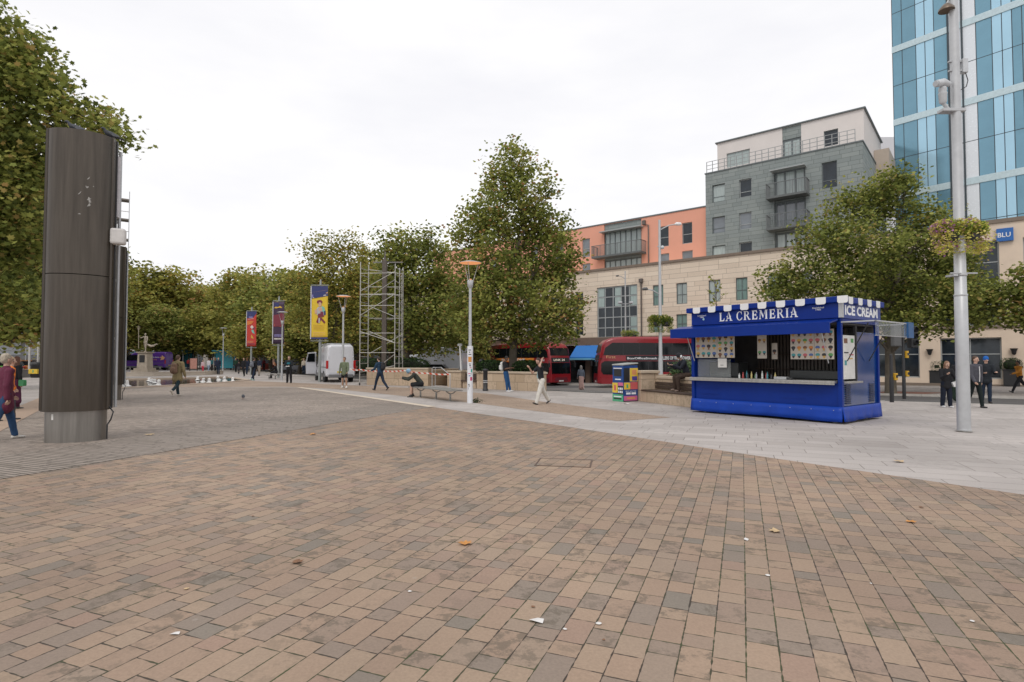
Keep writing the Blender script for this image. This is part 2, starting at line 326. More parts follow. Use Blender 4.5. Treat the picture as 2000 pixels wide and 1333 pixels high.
sheet('buff_paving', [[g(1310, 816), g(1060, 785), g(1018, 800), g(1206, 823)], [g(1060, 785), g(950, 769), g(930, 788), g(1018, 800)], [g(950, 769), g(800, 758), g(806, 776), g(930, 788)],
    [g(800, 758), g(574, 748), g(650, 760), g(806, 776)], [g(574, 748), g(480, 744), g(300, 752), g(250, 757), g(560, 756), g(650, 760)]], .004, band_m, cell=2)
# kerbs
def kerb(name, pts, m, w_=.15):
    mb = MB()
    for i in range(len(pts)-1):
        a, b = Vector(pts[i]), Vector(pts[i+1]); n = int((b-a).length/1.5)+1; nn = Vector((-(b-a).y, (b-a).x)).normalized()*w_
        for k in range(n):
            p, q = a.lerp(b, k/n), a.lerp(b, (k+1)/n); z0, z1 = gz(*p)+.006, gz(*q)+.006
            A = [(*p, z0), (*q, z1), (*(q+nn), z1), (*(p+nn), z0)]
            mb.slab(A, (0, 0, -.25))
    return struct(P(name, mb, m))
kst = mat('kerb stone', (.5, .47, .43), .7, var=.15, scale=2)
kerb('kerb', K, kst); kerb('kerb', K2, kst, -.15)
# pale line on the road edge
wl = mat('worn road paint', (.66, .65, .62), .7, var=.15, scale=9)
def roadline(pts, w_=.12):
    pol = []
    for i in range(len(pts)-1):
        a, b = Vector(pts[i]), Vector(pts[i+1]); n = Vector((-(b-a).y, (b-a).x)).normalized()*w_/2; pol.append([a-n, b-n, b+n, a+n])
    o = sheet('road_marking', pol, -.09, wl, cell=3); return o
roadline([(2.6, 31.0), (15.3, 23.4)], .14); roadline([(-19, 66), (3, 36)]); roadline([(19.2, 27.6), (28, 21.4)], .1)
red_m = mat('red tactile paving', (.26, .12, .085), .85, var=.15, scale=4, bump=.4, bscale=60)
sheet('tactile_paving', [[(17.6, 34.3), (20.9, 28.9), (23.2, 30.4), (20.2, 35.6)]], .006, red_m, cell=3)
# ============================================================ POOL
pool = [g(205, 760), g(360, 752), g(440, 747), g(479, 743.5), g(445, 738), g(320, 741), g(205, 743)]
water = mat('pool water with brown reflections', (.10, .068, .045), .06, var=.35, scale=.8, bump=.12, bscale=6, spec=.8)  # brown reflections on the pool are painted into the water's base colour
mb = MB(); mb.poly([(p[0], p[1], .015) for p in pool]); struct(P('water', mb, water))
mb = MB()
for i in range(len(pool)):
    a, b = Vector(pool[i]), Vector(pool[(i+1) % len(pool)]); n = Vector((-(b-a).y, (b-a).x)).normalized()*.45
    h = .05 if i < 4 else .1
    mb.slab([(*a, h), (*b, h), (*(b-n), h), (*(a-n), h)], (0, 0, -.2))
struct(P('pool_edging', mb, mat('pool rim stone', (.46, .37, .29), .7, var=.2, scale=1.5)))
pwall = mat('pale rendered wall', (.55, .48, .4), .7, var=.12, scale=1.2)
def wallrun(name, pts, z0, z1, t, m, label, cat, cap=None, capm=None, group=None):
    """a free-standing wall following ground points"""
    base = Vector((pts[0][0], pts[0][1], 0)); th = thing(name, label, cat, base, group=group); mb = MB(); mc = MB()
    for i in range(len(pts)-1):
        a, b = Vector(pts[i][:2]), Vector(pts[i+1][:2]); d = (b-a).normalized(); n = Vector((-d.y, d.x))*t
        a2, b2 = a-Vector(base[:2]), b-Vector(base[:2]); ga = min(gz(*a), gz(*b))
        mb.slab([(*a2, ga+z1), (*b2, ga+z1), (*(b2+n), ga+z1), (*(a2+n), ga+z1)], (0, 0, -(z1-z0+.3)))
        if cap:
            e = n.normalized()*.04; f = d*.03
            mc.slab([(*(a2-e-f), ga+z1+cap), (*(b2-e+f), ga+z1+cap), (*(b2+n+e+f), ga+z1+cap), (*(a2+n+e-f), ga+z1+cap)], (0, 0, -cap+.002))
    P('wall', mb, m, th)
    if cap: P('coping', mc, capm or m, th, bev=.012)
    return th
wallrun('low_wall', [g(205, 735.5), g(300, 735.5), g(400, 733), g(436, 731.5)], 0, .34, .35, pwall, 'low pale curved wall behind the ornamental pool', 'low wall', cap=.05)
cupm = mat('white water foam', (.80, .79, .77), .6, var=.1, scale=12, bump=.6, bscale=30)
for i, (u, v) in enumerate([(243, 747), (246, 750), (249, 754), (291, 744.5), (296, 747), (302, 749), (309, 751.5), (386, 742.5), (397, 745), (409, 746.5), (427, 741.5), (439, 743), (455, 744.5)]):
    p = G(u, v+1.5); mb = MB(); rj = random.Random(i); hj = rj.uniform(.24, .36); mb.lathe([(.19, .0), (.15, .03), (.095, .08), (.085, hj*.55), (.10, hj*.8), (.06, hj*.97), (.001, hj)], 12)
    mb.v = [(x*rj.uniform(.8, 1.2), y*rj.uniform(.8, 1.2), z*rj.uniform(.92, 1.08)) for x, y, z in mb.v]
    o = P('fountain_jet', mb, cupm); o.location = (p.x, p.y, .02); o.rotation_euler = (random.uniform(-.2, .2), random.uniform(-.2, .2), 0)
    tag(o, 'low white foaming water jet bubbling in the brown pool', 'water jet', 'low fountain jets in the pool')
# ============================================================ BUILDINGS
class Fac:
    """a vertical building plane surveyed from the photograph; local x along it, y into the building"""
    def __init__(s, O, e, name, label):
        s.O = Vector((O[0], O[1])); s.e = Vector(e).normalized(); s.i = Vector((-s.e.y, s.e.x))
        s.root = thing(name, label, 'building', (O[0], O[1], 0), atan2(s.e.y, s.e.x))
    def sp(s, u, v, d=0):
        r = ray(u, v); D = Vector((r.x, r.y)); o = s.O+s.i*d
        # o + e*a = D*t
        det = s.e.x*(-D.y)-(-D.x)*s.e.y; a = ((-o.x)*(-D.y)-(-D.x)*(-o.y))/det; t = (s.e.x*(-o.y)-s.e.y*(-o.x))/det
        return a, CH+r.z*t
    def rect(s, u0, u1, v0, v1, d=0):
        um, vm = (u0+u1)/2, (v0+v1)/2
        return (s.sp(u0, vm, d)[0], s.sp(u1, vm, d)[0], s.sp(um, v1, d)[1], s.sp(um, v0, d)[1])
def wall_mb(s0, s1, z0, z1, y, ops, reveal=.16, D=None):
    mb = MB(); xs = sorted({s0, s1}|{o[0] for o in ops}|{o[1] for o in ops}); zs = sorted({z0, z1}|{o[2] for o in ops}|{o[3] for o in ops})
    xs = [x for x in xs if s0 <= x <= s1]; zs = [z for z in zs if z0 <= z <= z1]
    for i in range(len(xs)-1):
        for j in range(len(zs)-1):
            cx, cz = (xs[i]+xs[i+1])/2, (zs[j]+zs[j+1])/2
            if any(o[0] < cx < o[1] and o[2] < cz < o[3] for o in ops): continue
            mb.quad((xs[i], y, zs[j]), (xs[i+1], y, zs[j]), (xs[i+1], y, zs[j+1]), (xs[i], y, zs[j+1]))
    for a, b, c, d in [o[:4] for o in ops]:
        c = max(c, z0); d = min(d, z1); Y = y+reveal
        mb.quad((a, y, c), (a, Y, c), (a, Y, d), (a, y, d)); mb.quad((b, y, c), (b, y, d), (b, Y, d), (b, Y, c))
        mb.quad((a, y, c), (b, y, c), (b, Y, c), (a, Y, c)); mb.quad((a, y, d), (a, Y, d), (b, Y, d), (b, y, d))
    if D:
        mb.quad((s0, y, z0), (s0, y, z1), (s0, y+D, z1), (s0, y+D, z0)); mb.quad((s1, y, z0), (s1, y+D, z0), (s1, y+D, z1), (s1, y, z1))
        mb.quad((s0, y, z1), (s1, y, z1), (s1, y+D, z1), (s0, y+D, z1)); mb.quad((s0, y+D, z0), (s0, y+D, z1), (s1, y+D, z1), (s1, y+D, z0))
    return mb
panes = [mat('window glass dark', (.02, .028, .036), .05, var=.5, scale=1.5, spec=.5), mat('window glass grey', (.16, .18, .2), .08, var=.3, scale=1., spec=.9),
         mat('window glass with pale curtain', (.36, .42, .41), .1, var=.25, scale=3, spec=.7, streak=True), mat('window glass greenish', (.20, .30, .28), .08, var=.35, scale=2, spec=.8, streak=True)]
frm = mat('grey window frame', (.13, .15, .155), .45); frl = mat('pale window frame', (.36, .38, .38), .45)
def window(par, o, y, nx=1, nz=1, k=0, fm=None, t=.05, reveal=.16, splits=None):
    s0, s1, z0, z1 = o[:4]; mb = MB(); Y = y+reveal; fm = fm or frm
    xs = [s0+(s1-s0)*i/nx for i in range(nx+1)]; zs = [z0+(z1-z0)*i/nz for i in range(nz+1)] if not splits else [z0]+[z0+(z1-z0)*q for q in splits]+[z1]
    for i, x in enumerate(xs):
        a = t if 0 < i < nx else t*1.3; c = min(max(x, s0+a/2), s1-a/2); mb.box(c-a/2, c+a/2, Y-.06, Y-.004, z0, z1)
    for i, z in enumerate(zs):
        a = t if 0 < i < len(zs)-1 else t*1.3; c = min(max(z, z0+a/2), z1-a/2); mb.box(s0+t, s1-t, Y-.055, Y-.005, c-a/2, c+a/2)
    f = P('window', mb, fm, par); pb = MB(); pb.box(s0+.01, s1-.01, Y-.02, Y+.04, z0+.01, z1-.01); P('pane', pb, panes[k], f)
    return f
cement = courses('cream ashlar', 0, .42, 1.7, [(0, (.68, .57, .455, 1)), (.5, (.74, .625, .505, 1)), (1, (.77, .66, .535, 1))], (.3, .235, .18, 1), .016, plane='xz', obj=True, stain=.08, bump=.2, big=.04, warp=0)
coral = mat('coral render', (.76, .36, .255), .8, var=.05, scale=.7, bump=.05)
slate = courses('grey cladding panels', 0, .34, 1.0, [(0, (.225, .255, .25, 1)), (.5, (.25, .28, .275, 1)), (1, (.275, .305, .295, 1))], (.075, .09, .09, 1), .014, plane='xyz', obj=True, stain=.1, bump=.1, big=.05, warp=.12)
offw = mat('off-white render', (.69, .64, .61), .8, var=.05, scale=.8)
coping = mat('brown coping', (.20, .155, .12), .7); stone_d = mat('brown stone band', (.17, .115, .085), .7, var=.15)
B = Fac((28.3, 39.2), (.767, -.641), 'apartment_block', 'long cream stone block with coral, grey and white upper storeys across the road')
R = B.rect
sL = B.sp(760, 600)[0]; sR = B.sp(1640, 600)[0]
zt = B.sp(1300, 515)[1]
cols = [(1124, 1139), (1275, 1295.5), (1321, 1342), (1384, 1407), (1437, 1460)]
ops = [R(1124, 1139, 571, 606), R(1275, 1295.5, 556, 598), R(1321, 1342, 553, 594), R(1384, 1407, 547, 590), R(1437, 1460, 541, 588), R(1124, 1139, 625, 645), R(1275, 1295.5, 617, 651), R(1321, 1342, 614, 648), R(1384, 1407, 611, 648)]
zr1 = ops[2][2:4]; zr2 = (ops[7][2], ops[7][3])
big = R(1166, 1245, 559, 660)
ops = [(a, b, *(zr1 if i < 5 else zr2)) for i, (a, b, c, d) in enumerate(ops)]
w0 = ops[2][1]-ops[2][0]
extra = []
for s in (ops[0][0]-3.2, ops[0][0]-6.4, ops[0][0]-12.5, ops[0][0]-15.7, ops[0][0]-19):
    extra += [(s, s+w0, *zr1), (s, s+w0, *zr2)]
for u in (1500, 1560): 
    s = B.sp(u, 600)[0]; extra += [(s, s+w0, *zr1), (s, s+w0, *zr2)]
zg = B.sp(1145, 660)[1]      # top of the shop floor
P('wall', wall_mb(sL, sR, zg, zt, 0, ops+extra+[big], D=14), cement, B.root)
for i, o in enumerate(ops+extra): window(B.root, o, 0, 2, 2, [0, 3, 2, 2, 3, 0, 3, 3, 1][i] if i < 9 else i % 3+1, splits=[.45])
window(B.root, big, 0, 5, 5, 0, fm=frl, t=.09)
for i, (a, b) in enumerate([(0, .19), (.42, .6), (.8, 1)]):
    for j in (3, 4) if i != 2 else (0, 1, 3, 4):
        s0, s1, z0, z1 = big; mb = MB(); mb.box(s0+(s1-s0)*a+.1, s0+(s1-s0)*b-.06, .125, .137, z0+(z1-z0)*j/5+.08, z0+(z1-z0)*(j+1)/5-.06); P('curtain', mb, mat('pale green blind', (.38, .47, .45), .4, var=.2, scale=3, streak=True), B.root)

mb = MB(); mb.box(sL-.1, sR, -.12, .3, zt, zt+.22); P('coping', mb, coping, B.root)
# shop floor: recessed dark shopfronts, brown fascia and blue awning
mb = MB(); mb.box(sL, sR, -.06, .2, zg-.75, zg-.004); P('shop_fascia', mb, stone_d, B.root)
mb = MB(); mb.box(sL, sR, .35, .5, -2, zg-.75)
P('shopfront', mb, mat('shopfront glass', (.012, .014, .016), .1, var=.5, scale=.6, spec=.8), B.root)
x = sL
while x < sR: mb = MB(); mb.box(x, x+.5, -.02, .34, -2, zg-.752); x += 5.2; P('pier', mb, stone_d, B.root)
aw = R(1116, 1262, 674, 703, -1.0)
mb = MB(); mb.slab([(aw[0], -.08, aw[3]), (aw[0], -1.3, aw[2]+.25), (aw[0], -1.3, aw[2]), (aw[0], -.08, aw[2])], (aw[1]-aw[0], 0, 0))
P('awning', mb, mat('blue awning fabric', (.02, .17, .52), .6, var=.08), B.root)
mb = MB(); mb.box(aw[0], aw[1], -1.33, -1.3, aw[2]-.02, aw[2]+.14); P('awning_valance', mb, mat('light blue trim', (.16, .42, .58), .6), B.root)
# drain pipes
pipe = mat('dark drain pipe', (.12, .10, .09), .5)
for u, v0, v1, d in ((1253, 545, 658, -.1),):
    s, z1 = B.sp(u, v0); _, z0 = B.sp(u, v1); mb = MB(); mb.tube([(s, d, z0), (s, d, z1)], .07); mb.box(s-.17, s+.17, -.25, -.005, z1-.35, z1); P('drain_pipe', mb, pipe, B.root)
# --- coral storeys
dC = 2.6; R2 = lambda *a: B.rect(*a, dC)
zc = B.sp(1250, 427, dC)[1]; s0 = sL+6; s1 = B.sp(1378.5, 404, dC)[0]
oc = [R2(1288, 1306, 443, 482), R2(1332, 1352, 435, 476), R2(1288, 1307, 498, 520), R2(1332, 1353, 490, 516), R2(1137, 1152, 467, 504), R2(1137, 1153, 516, 532)]
zA = oc[1][2:4]; zB = (oc[3][3]-1.6, oc[3][3]); oc = [(a, b, *((zA, zA, zB, zB, zA, zB)[i])) for i, (a, b, c, d) in enumerate(oc)]
bal = R2(1180, 1253, 440, 530); bal = (bal[0], bal[1], zt-.3, zc-.02)
for s in (oc[4][0]-3.5, oc[4][0]-7, oc[4][0]-13): oc += [(s, s+1.1, *zA), (s, s+1.1, *zB)]
P('coral_wall', wall_mb(s0, s1, zt-.4, zc, dC, oc+[(bal[0], bal[1], bal[2], zc-.03)], reveal=.18, D=9), coral, B.root)
for i, o in enumerate(oc): window(B.root, o, dC, 1 if i % 2 else 1, 2, [0, 0, 1, 1, 1, 1][i % 6], fm=frl, splits=[.45], reveal=.18)
def balcony(par, s0, s1, zf, yf, name='balcony', dep=1.1, rail=1.05, mrail=None):
    mb = MB(); mb.box(s0, s1, yf-dep, yf, zf-.18, zf); b = P(name, mb, mat('balcony slab', (.12, .13, .13), .6), par); mb = MB(); n = int((s1-s0)/.11)
    for i in range(n+1):
        x = s0+.03+(s1-s0-.06)*i/n; big_ = i % 9 == 0; r = .03 if big_ else .011; mb.box(x-r, x+r, yf-dep+.02, yf-dep+.05, zf, zf+rail)
    for x in (s0+.03, s1-.03):
        for k in range(9): y = yf-dep+.03+(dep-.05)*k/8; mb.box(x-.012, x+.012, y-.012, y+.012, zf, zf+rail)
        mb.box(x-.03, x+.03, yf-dep, yf-.01, zf+rail, zf+rail+.05)
    mb.box(s0, s1, yf-dep, yf-dep+.06, zf+rail, zf+rail+.05); P('railing', mb, mat('balcony rail', (.17, .18, .18), .45, .3), b); return b
# grey bay with doors and balcony in the coral wall
zf = B.sp(1215, 499, dC)[1]; mb = MB(); mb.box(bal[0], bal[1], dC+.12, dC+.3, zA[1]+.35, zc-.03); mb.box(bal[0], bal[1], dC+.12, dC+.3, zf-.35, zf); P('grey_panel', mb, slate, B.root)
mb = MB(); mb.box(bal[0]-.2, bal[1]+.2, dC-.7, dC+.12, zA[1]+.22, zA[1]+.32); P('bay_canopy', mb, frl, B.root)
window(B.root, (bal[0], bal[1], zf, zA[1]+.35), dC, 7, 1, 2, reveal=.2, t=.1); window(B.root, (bal[0], bal[1], zt-.3, zf-.35), dC, 7, 1, 2, reveal=.2, t=.1)
balcony(B.root, bal[0]-.8, bal[1]+.5, zf, dC, dep=1.2)
mb = MB(); mb.box(s0-.05, s1, dC-.06, dC+.25, zc, zc+.12); P('coping', mb, frm, B.root)
s, z1 = B.sp(1267, 430, dC); mb = MB(); mb.tube([(s, dC-.1, zt), (s, dC-.1, z1-.5), (s-.45, dC-.1, z1-.4)], .06); mb.box(s-.62, s-.3, dC-.22, dC-.005, z1-.4, z1); P('drain_pipe', mb, pipe, B.root)
# --- grey storeys
dG = 2.2; R3 = lambda *a: B.rect(*a, dG)
g0 = B.sp(1378.5, 420, dG)[0]; g1 = B.sp(1685, 300, dG)[0]; zG = B.sp(1530, 309, dG)[1]
og = [R3(1391, 1416, 361.5, 394), R3(1443.5, 1468, 350, 385), R3(1391, 1416, 424, 457), R3(1443.5, 1468, 415, 448), R3(1391, 1417, 482, 510), R3(1443.5, 1469, 473, 505), R3(1605, 1635, 316, 360)]
za = og[1][2:4]; zb = og[3][2:4]; zd = (zt+.05, og[5][3]); zh = (og[6][2]-.3, og[6][3])
og = [(a, b, *((za, za, zb, zb, zd, zd, zh)[i])) for i, (a, b, c, d) in enumerate(og)]
og += [(og[6][0], og[6][1], zb[0]-.2, zb[1])]
bg = R3(1511, 1573, 320, 380); fl = [B.sp(1540, 385, dG)[1], B.sp(1540, 446, dG)[1]]; f0 = fl[0]-fl[1]
P('grey_wall', wall_mb(g0, g1, zt-.4, zG, dG, og+[(bg[0], bg[1], fl[1]-f0, fl[0]+2.35)], reveal=.3, D=13), slate, B.root)
for i, o in enumerate(og): window(B.root, o, dG, 1, 2, [2, 0, 1, 1, 2, 0, 0, 1][i], fm=frl if i % 2 else frm, splits=[.3], reveal=.2)
for k in range(3):
    z0 = fl[0]-k*f0; window(B.root, (bg[0], bg[1], z0, z0+min(2.35, f0-.25)), dG, 3, 1, 2-(k == 1), reveal=.35, t=.13)
    if k < 2: balcony(B.root, bg[0]-.35, bg[1]+.3, z0, dG)
    mb = MB(); mb.box(bg[0]+.01, bg[1]-.01, dG+.1, dG+.3, z0-.25, z0-.19); P('grey_panel', mb, slate, B.root)
mb = MB(); mb.box(bg[0]-.1, bg[1]+.1, dG-.8, dG-.005, fl[0]+2.2, fl[0]+2.28); P('bay_canopy', mb, frl, B.root)
mb = MB(); mb.box(g0-.06, g1+.06, dG-.06, dG+.3, zG, zG+.1); mb.box(g1-.25, g1+.06, dG+.3, dG+13, zG, zG+.1); P('coping', mb, frm, B.root)
mb = MB(); n = 22
for i in range(n+1): x = g0+.1+(g1-g0-.6)*i/n; mb.box(x-.025, x+.025, dG+.05, dG+.1, zG+.1, zG+1.1)
for z in (.4, .75, 1.08): mb.box(g0+.1, g1-.5, dG+.06, dG+.09, zG+z, zG+z+.04)
P('roof_railing', mb, mat('roof rail', (.3, .31, .31), .4, .3), B.root)
# --- white penthouse
dW = 3.9; R4 = lambda *a: B.rect(*a, dW); p0 = B.sp(1401, 300, dW)[0]; p1 = B.sp(1687, 240, dW)[0]; zP = B.sp(1543, 247, dW)[1]
ow_ = [R4(1419, 1464.6, 295, 327), R4(1609, 1637, 254, 285)]; ow_ = [(ow_[0][0], ow_[0][1], ow_[1][2], ow_[1][3]), ow_[1]]; pg = R4(1528, 1565, 250, 310)
P('penthouse_wall', wall_mb(p0, p1, zG-.2, zP, dW, ow_+[(pg[0], pg[1], zG-.1, zP-.02)], D=9.5), offw, B.root)
window(B.root, ow_[0], dW, 3, 1, 2, fm=frl); window(B.root, ow_[1], dW, 1, 1, 0)
window(B.root, (pg[0], pg[1], zG, zG+2.1), dW, 2, 1, 2, t=.12); mb = MB(); mb.box(pg[0]+.01, pg[1]-.01, dW+.03, dW+.2, zG+2.1, zP-.02); P('grey_panel', mb, slate, B.root)
mb = MB(); mb.box(p0-.15, p1+.15, dW-.15, dW+9.6, zP, zP+.1); P('roof_edge', mb, frm, B.root)
mb = MB(); mb.box(p1+.02, p1+1.1, dW+5, dW+11, zG-2, zG+1.2); P('stair_block', mb, mat('buff cladding', (.42, .36, .3), .7, var=.1, scale=1), B.root)
# ============================================================ HOTEL podium + glass tower
H = Fac((28.3, 39.2), (.767, -.641), 'hotel_building', 'cream hotel podium with tall dark windows below the blue glass tower')
h0 = sR+.02; h1 = h0+30; zh_ = H.sp(1985, 432)[1]
bays = [R(1692, 1812, 660, 740), R(1837, 1957, 660, 740), R(1984, 2110, 660, 740)]; wB = bays[1][1]-bays[1][0]; st = bays[1][0]-bays[0][0]
zg0, zg1 = H.sp(1900, 740)[1], H.sp(1900, 660)[1]; zu0, zu1 = H.sp(1900, 637)[1], H.sp(1900, 474)[1]
bs_ = [bays[1][0]+st*k for k in range(-2, 5)]; bs_ = [b for b in bs_ if b > h0+.2 and b+wB < h1]
ho = [(b, b+wB, zg0, zg1) for b in bs_]+[(b, b+wB, zu0, zu1) for b in bs_]
P('wall', wall_mb(h0, h1, -2, zh_, 0, ho, reveal=.3, D=6), mat('cream limestone', (.70, .57, .45), .75, var=.08, scale=1., bump=.1), H.root)
for i, o in enumerate(ho): window(H.root, o, 0, 2, 2 if i < len(bs_) else 4, 0, fm=frl, reveal=.3, t=.06, splits=[.6] if i < len(bs_) else None)
mb = MB(); mb.box(h0, h1, -.1, .35, zh_, zh_+.25); mb.box(h0, h1, -.09, -.005, zu0-.18, zu0); mb.box(h0, h1, -.06, -.005, -1.9, zg0-.35); P('coping', mb, coping, H.root)
for b in bs_:
    mb = MB(); x = b-(st-wB)/2; mb.lathe([(.02, 0), (.1, .05), (.13, .25), (.2, .4), (.22, .42)], 12, (x, -.2, zg1-1.15)); P('wall_lantern', mb, dark, H.root)
sg = R(1946, 1979.5, 446, 471, -.2); mb = MB(); mb.box(sg[0], sg[1], -.22, -.02, sg[2], sg[3]); tagp = P('hotel_sign', mb, mat('blue sign board', (.015, .12, .40), .4), H.root)
text('BLU', white, H.root, (sg[0]+.06, -.23, sg[2]+(sg[3]-sg[2])*.3), (1, 0, 0), sg[1]-sg[0]-.2, (sg[3]-sg[2])*.36, ext=.003, off=.012)
# glass tower
Tw = Fac((34.6, 51.3), (.61, -.792), 'glass_tower', 'tall tower of blue and white glass panels rising behind the hotel podium')
tb = Tw.sp
edges = [1747, 1766, 1793, 1811, 1829, 1855, 1884.5, 1911.5, 1943, 1963, 1983, 2003, 2030, 2050, 2070]
kind = ['d', 'd', 'l', 'l', 'd', 'w', 'w', 'd', 'l', 'l', 'd', 'd', 'l', 'l']
S = [tb(u, 300)[0] for u in edges]; zbands = [tb(1748.5, 97)[1], tb(1748.5, 240)[1]]; fh = (zbands[0]-zbands[1])/2
zt0 = H.sp(1900, 440)[1]-4; zt1 = zbands[0]+fh*2.4
cols_ = {'d': mat('blue tinted glass', (.16, .32, .415), .14, .45, var=.16, scale=.22, spec=.8), 'l': mat('pale blue glass', (.38, .60, .74), .15, .4, var=.06, scale=.3), 'w': mat('white glass panel', (.72, .76, .8), .25, .1, var=.03)}
for kd, nm in (('d', 'blue_glazing'), ('l', 'pale_blue_glazing'), ('w', 'white_glazing')):
    for i, k in enumerate(kind):
        if k == kd:
            mb = MB()
            z = zbands[1]-fh*6
            while z < zt1:
                y = random.uniform(0, .012); mb.box(S[i]+.03, S[i+1]-.03, .02+y, .1, z+.03, z+fh-.03); z += fh
            P(nm, mb, cols_[kd], Tw.root)
mb = MB()
for s in S: mb.box(s-.03, s+.03, .03, .12, zt0, zt1)
z = zbands[1]-fh*6
while z < zt1: mb.box(S[0], S[-1], .03, .12, z-.03, z+.03); z += fh
mb.box(S[5]+.02, S[5]+.14, -.12, .02, zt0, zt1); mb.box(S[6]-.06, S[6]+.05, -.12, .02, zt0, zt1)
P('mullions', mb, mat('dark mullion', (.035, .05, .06), .4), Tw.root)
for k in range(-2, 2): z = zbands[1]+fh*2*k; mb = MB(); mb.box(S[0]-.03, S[-1], -.05, .028, z-.28, z+.28); P('band', mb, mat('pale spandrel', (.50, .62, .66), .3, .2), Tw.root)
mb = MB(); mb.box(S[0]-.02, S[-1], .13, 14, zt0, zt1); P('core', mb, cols_['d'], Tw.root)
pb = thing('far_office_block', 'plain pale block between the white penthouse and the glass tower', 'building', (*XY(1737, 85)[:2], 0)); mb = MB()
mb.box(-1.6, 3, 0, 12, -2, AT(1737, 268, 85).z); P('wall', mb, mat('pale metal cladding', (.6, .6, .62), .5, var=.04), pb); mb = MB(); mb.box(-1.7, 3.1, -.1, 12.1, AT(1737, 320, 85).z, AT(1737, 316, 85).z); P('string_course', mb, galv, pb)
# ============================================================ TREES
olive = [(0, (.085, .105, .030)), (.25, (.19, .225, .058)), (.5, (.32, .35, .09)), (.72, (.43, .43, .12)), (.88, (.44, .34, .12)), (1, (.44, .24, .10))]
leafA = leafmat('plane leaves', olive, .38)
leafB = leafmat('autumn plane leaves', [(0, (.11, .125, .03)), (.3, (.25, .255, .06)), (.55, (.38, .37, .09)), (.8, (.48, .42, .11)), (1, (.44, .25, .07))], .38)
bark = mat('plane bark', (.12, .10, .075), .85, var=.45, scale=2.5, bump=.5, bscale=12)
LEAF = {'star': [(0, -.5), (.22, -.3), (.5, -.22), (.3, .0), (.42, .25), (.14, .2), (0, .52), (-.14, .2), (-.42, .25), (-.3, 0), (-.5, -.22), (-.22, -.3)],
        'hex': [(0, -.5), (.42, -.22), (.3, .22), (0, .5), (-.3, .22), (-.42, -.22)], 'quad': [(0, -.5), (.42, 0), (0, .5), (-.42, 0)]}
def leaves(name, cen, size, tint, m, parent, shape='hex', rng=None, up=.5):
    """one mesh of many separate leaf faces"""
    rng = rng or np.random.default_rng(1); n = len(cen); sh = np.array(LEAF[shape]); k = len(sh)
    nrm = rng.normal(size=(n, 3)); nrm /= np.linalg.norm(nrm, axis=1)[:, None]; nrm[:, 2] = np.abs(nrm[:, 2])+up; nrm /= np.linalg.norm(nrm, axis=1)[:, None]
    t = rng.normal(size=(n, 3)); a = np.cross(nrm, t); a /= np.linalg.norm(a, axis=1)[:, None]; b = np.cross(nrm, a)
    s = size*rng.uniform(.65, 1.25, n)
    fold = rng.uniform(-.18, .18, n)
    V = cen[:, None, :]+s[:, None, None]*(sh[None, :, 0, None]*a[:, None, :]+sh[None, :, 1, None]*b[:, None, :]+(np.abs(sh[None, :, 0, None])*fold[:, None, None])*nrm[:, None, :]*1.5)
    me = bpy.data.meshes.new(name); me.vertices.add(n*k); me.vertices.foreach_set('co', V.reshape(-1).astype(np.float32))
    me.loops.add(n*k); me.loops.foreach_set('vertex_index', np.arange(n*k, dtype=np.int32)); me.polygons.add(n)
    me.polygons.foreach_set('loop_start', (np.arange(n)*k).astype(np.int32)); me.polygons.foreach_set('loop_total', np.full(n, k, dtype=np.int32))
    at = me.attributes.new('tint', 'FLOAT', 'FACE'); at.data.foreach_set('value', np.clip(tint, 0, 1).astype(np.float32)); me.update(calc_edges=True)
    me.materials.append(m); o = bpy.data.objects.new(name, me); C.objects.link(o); o.parent = parent; return o
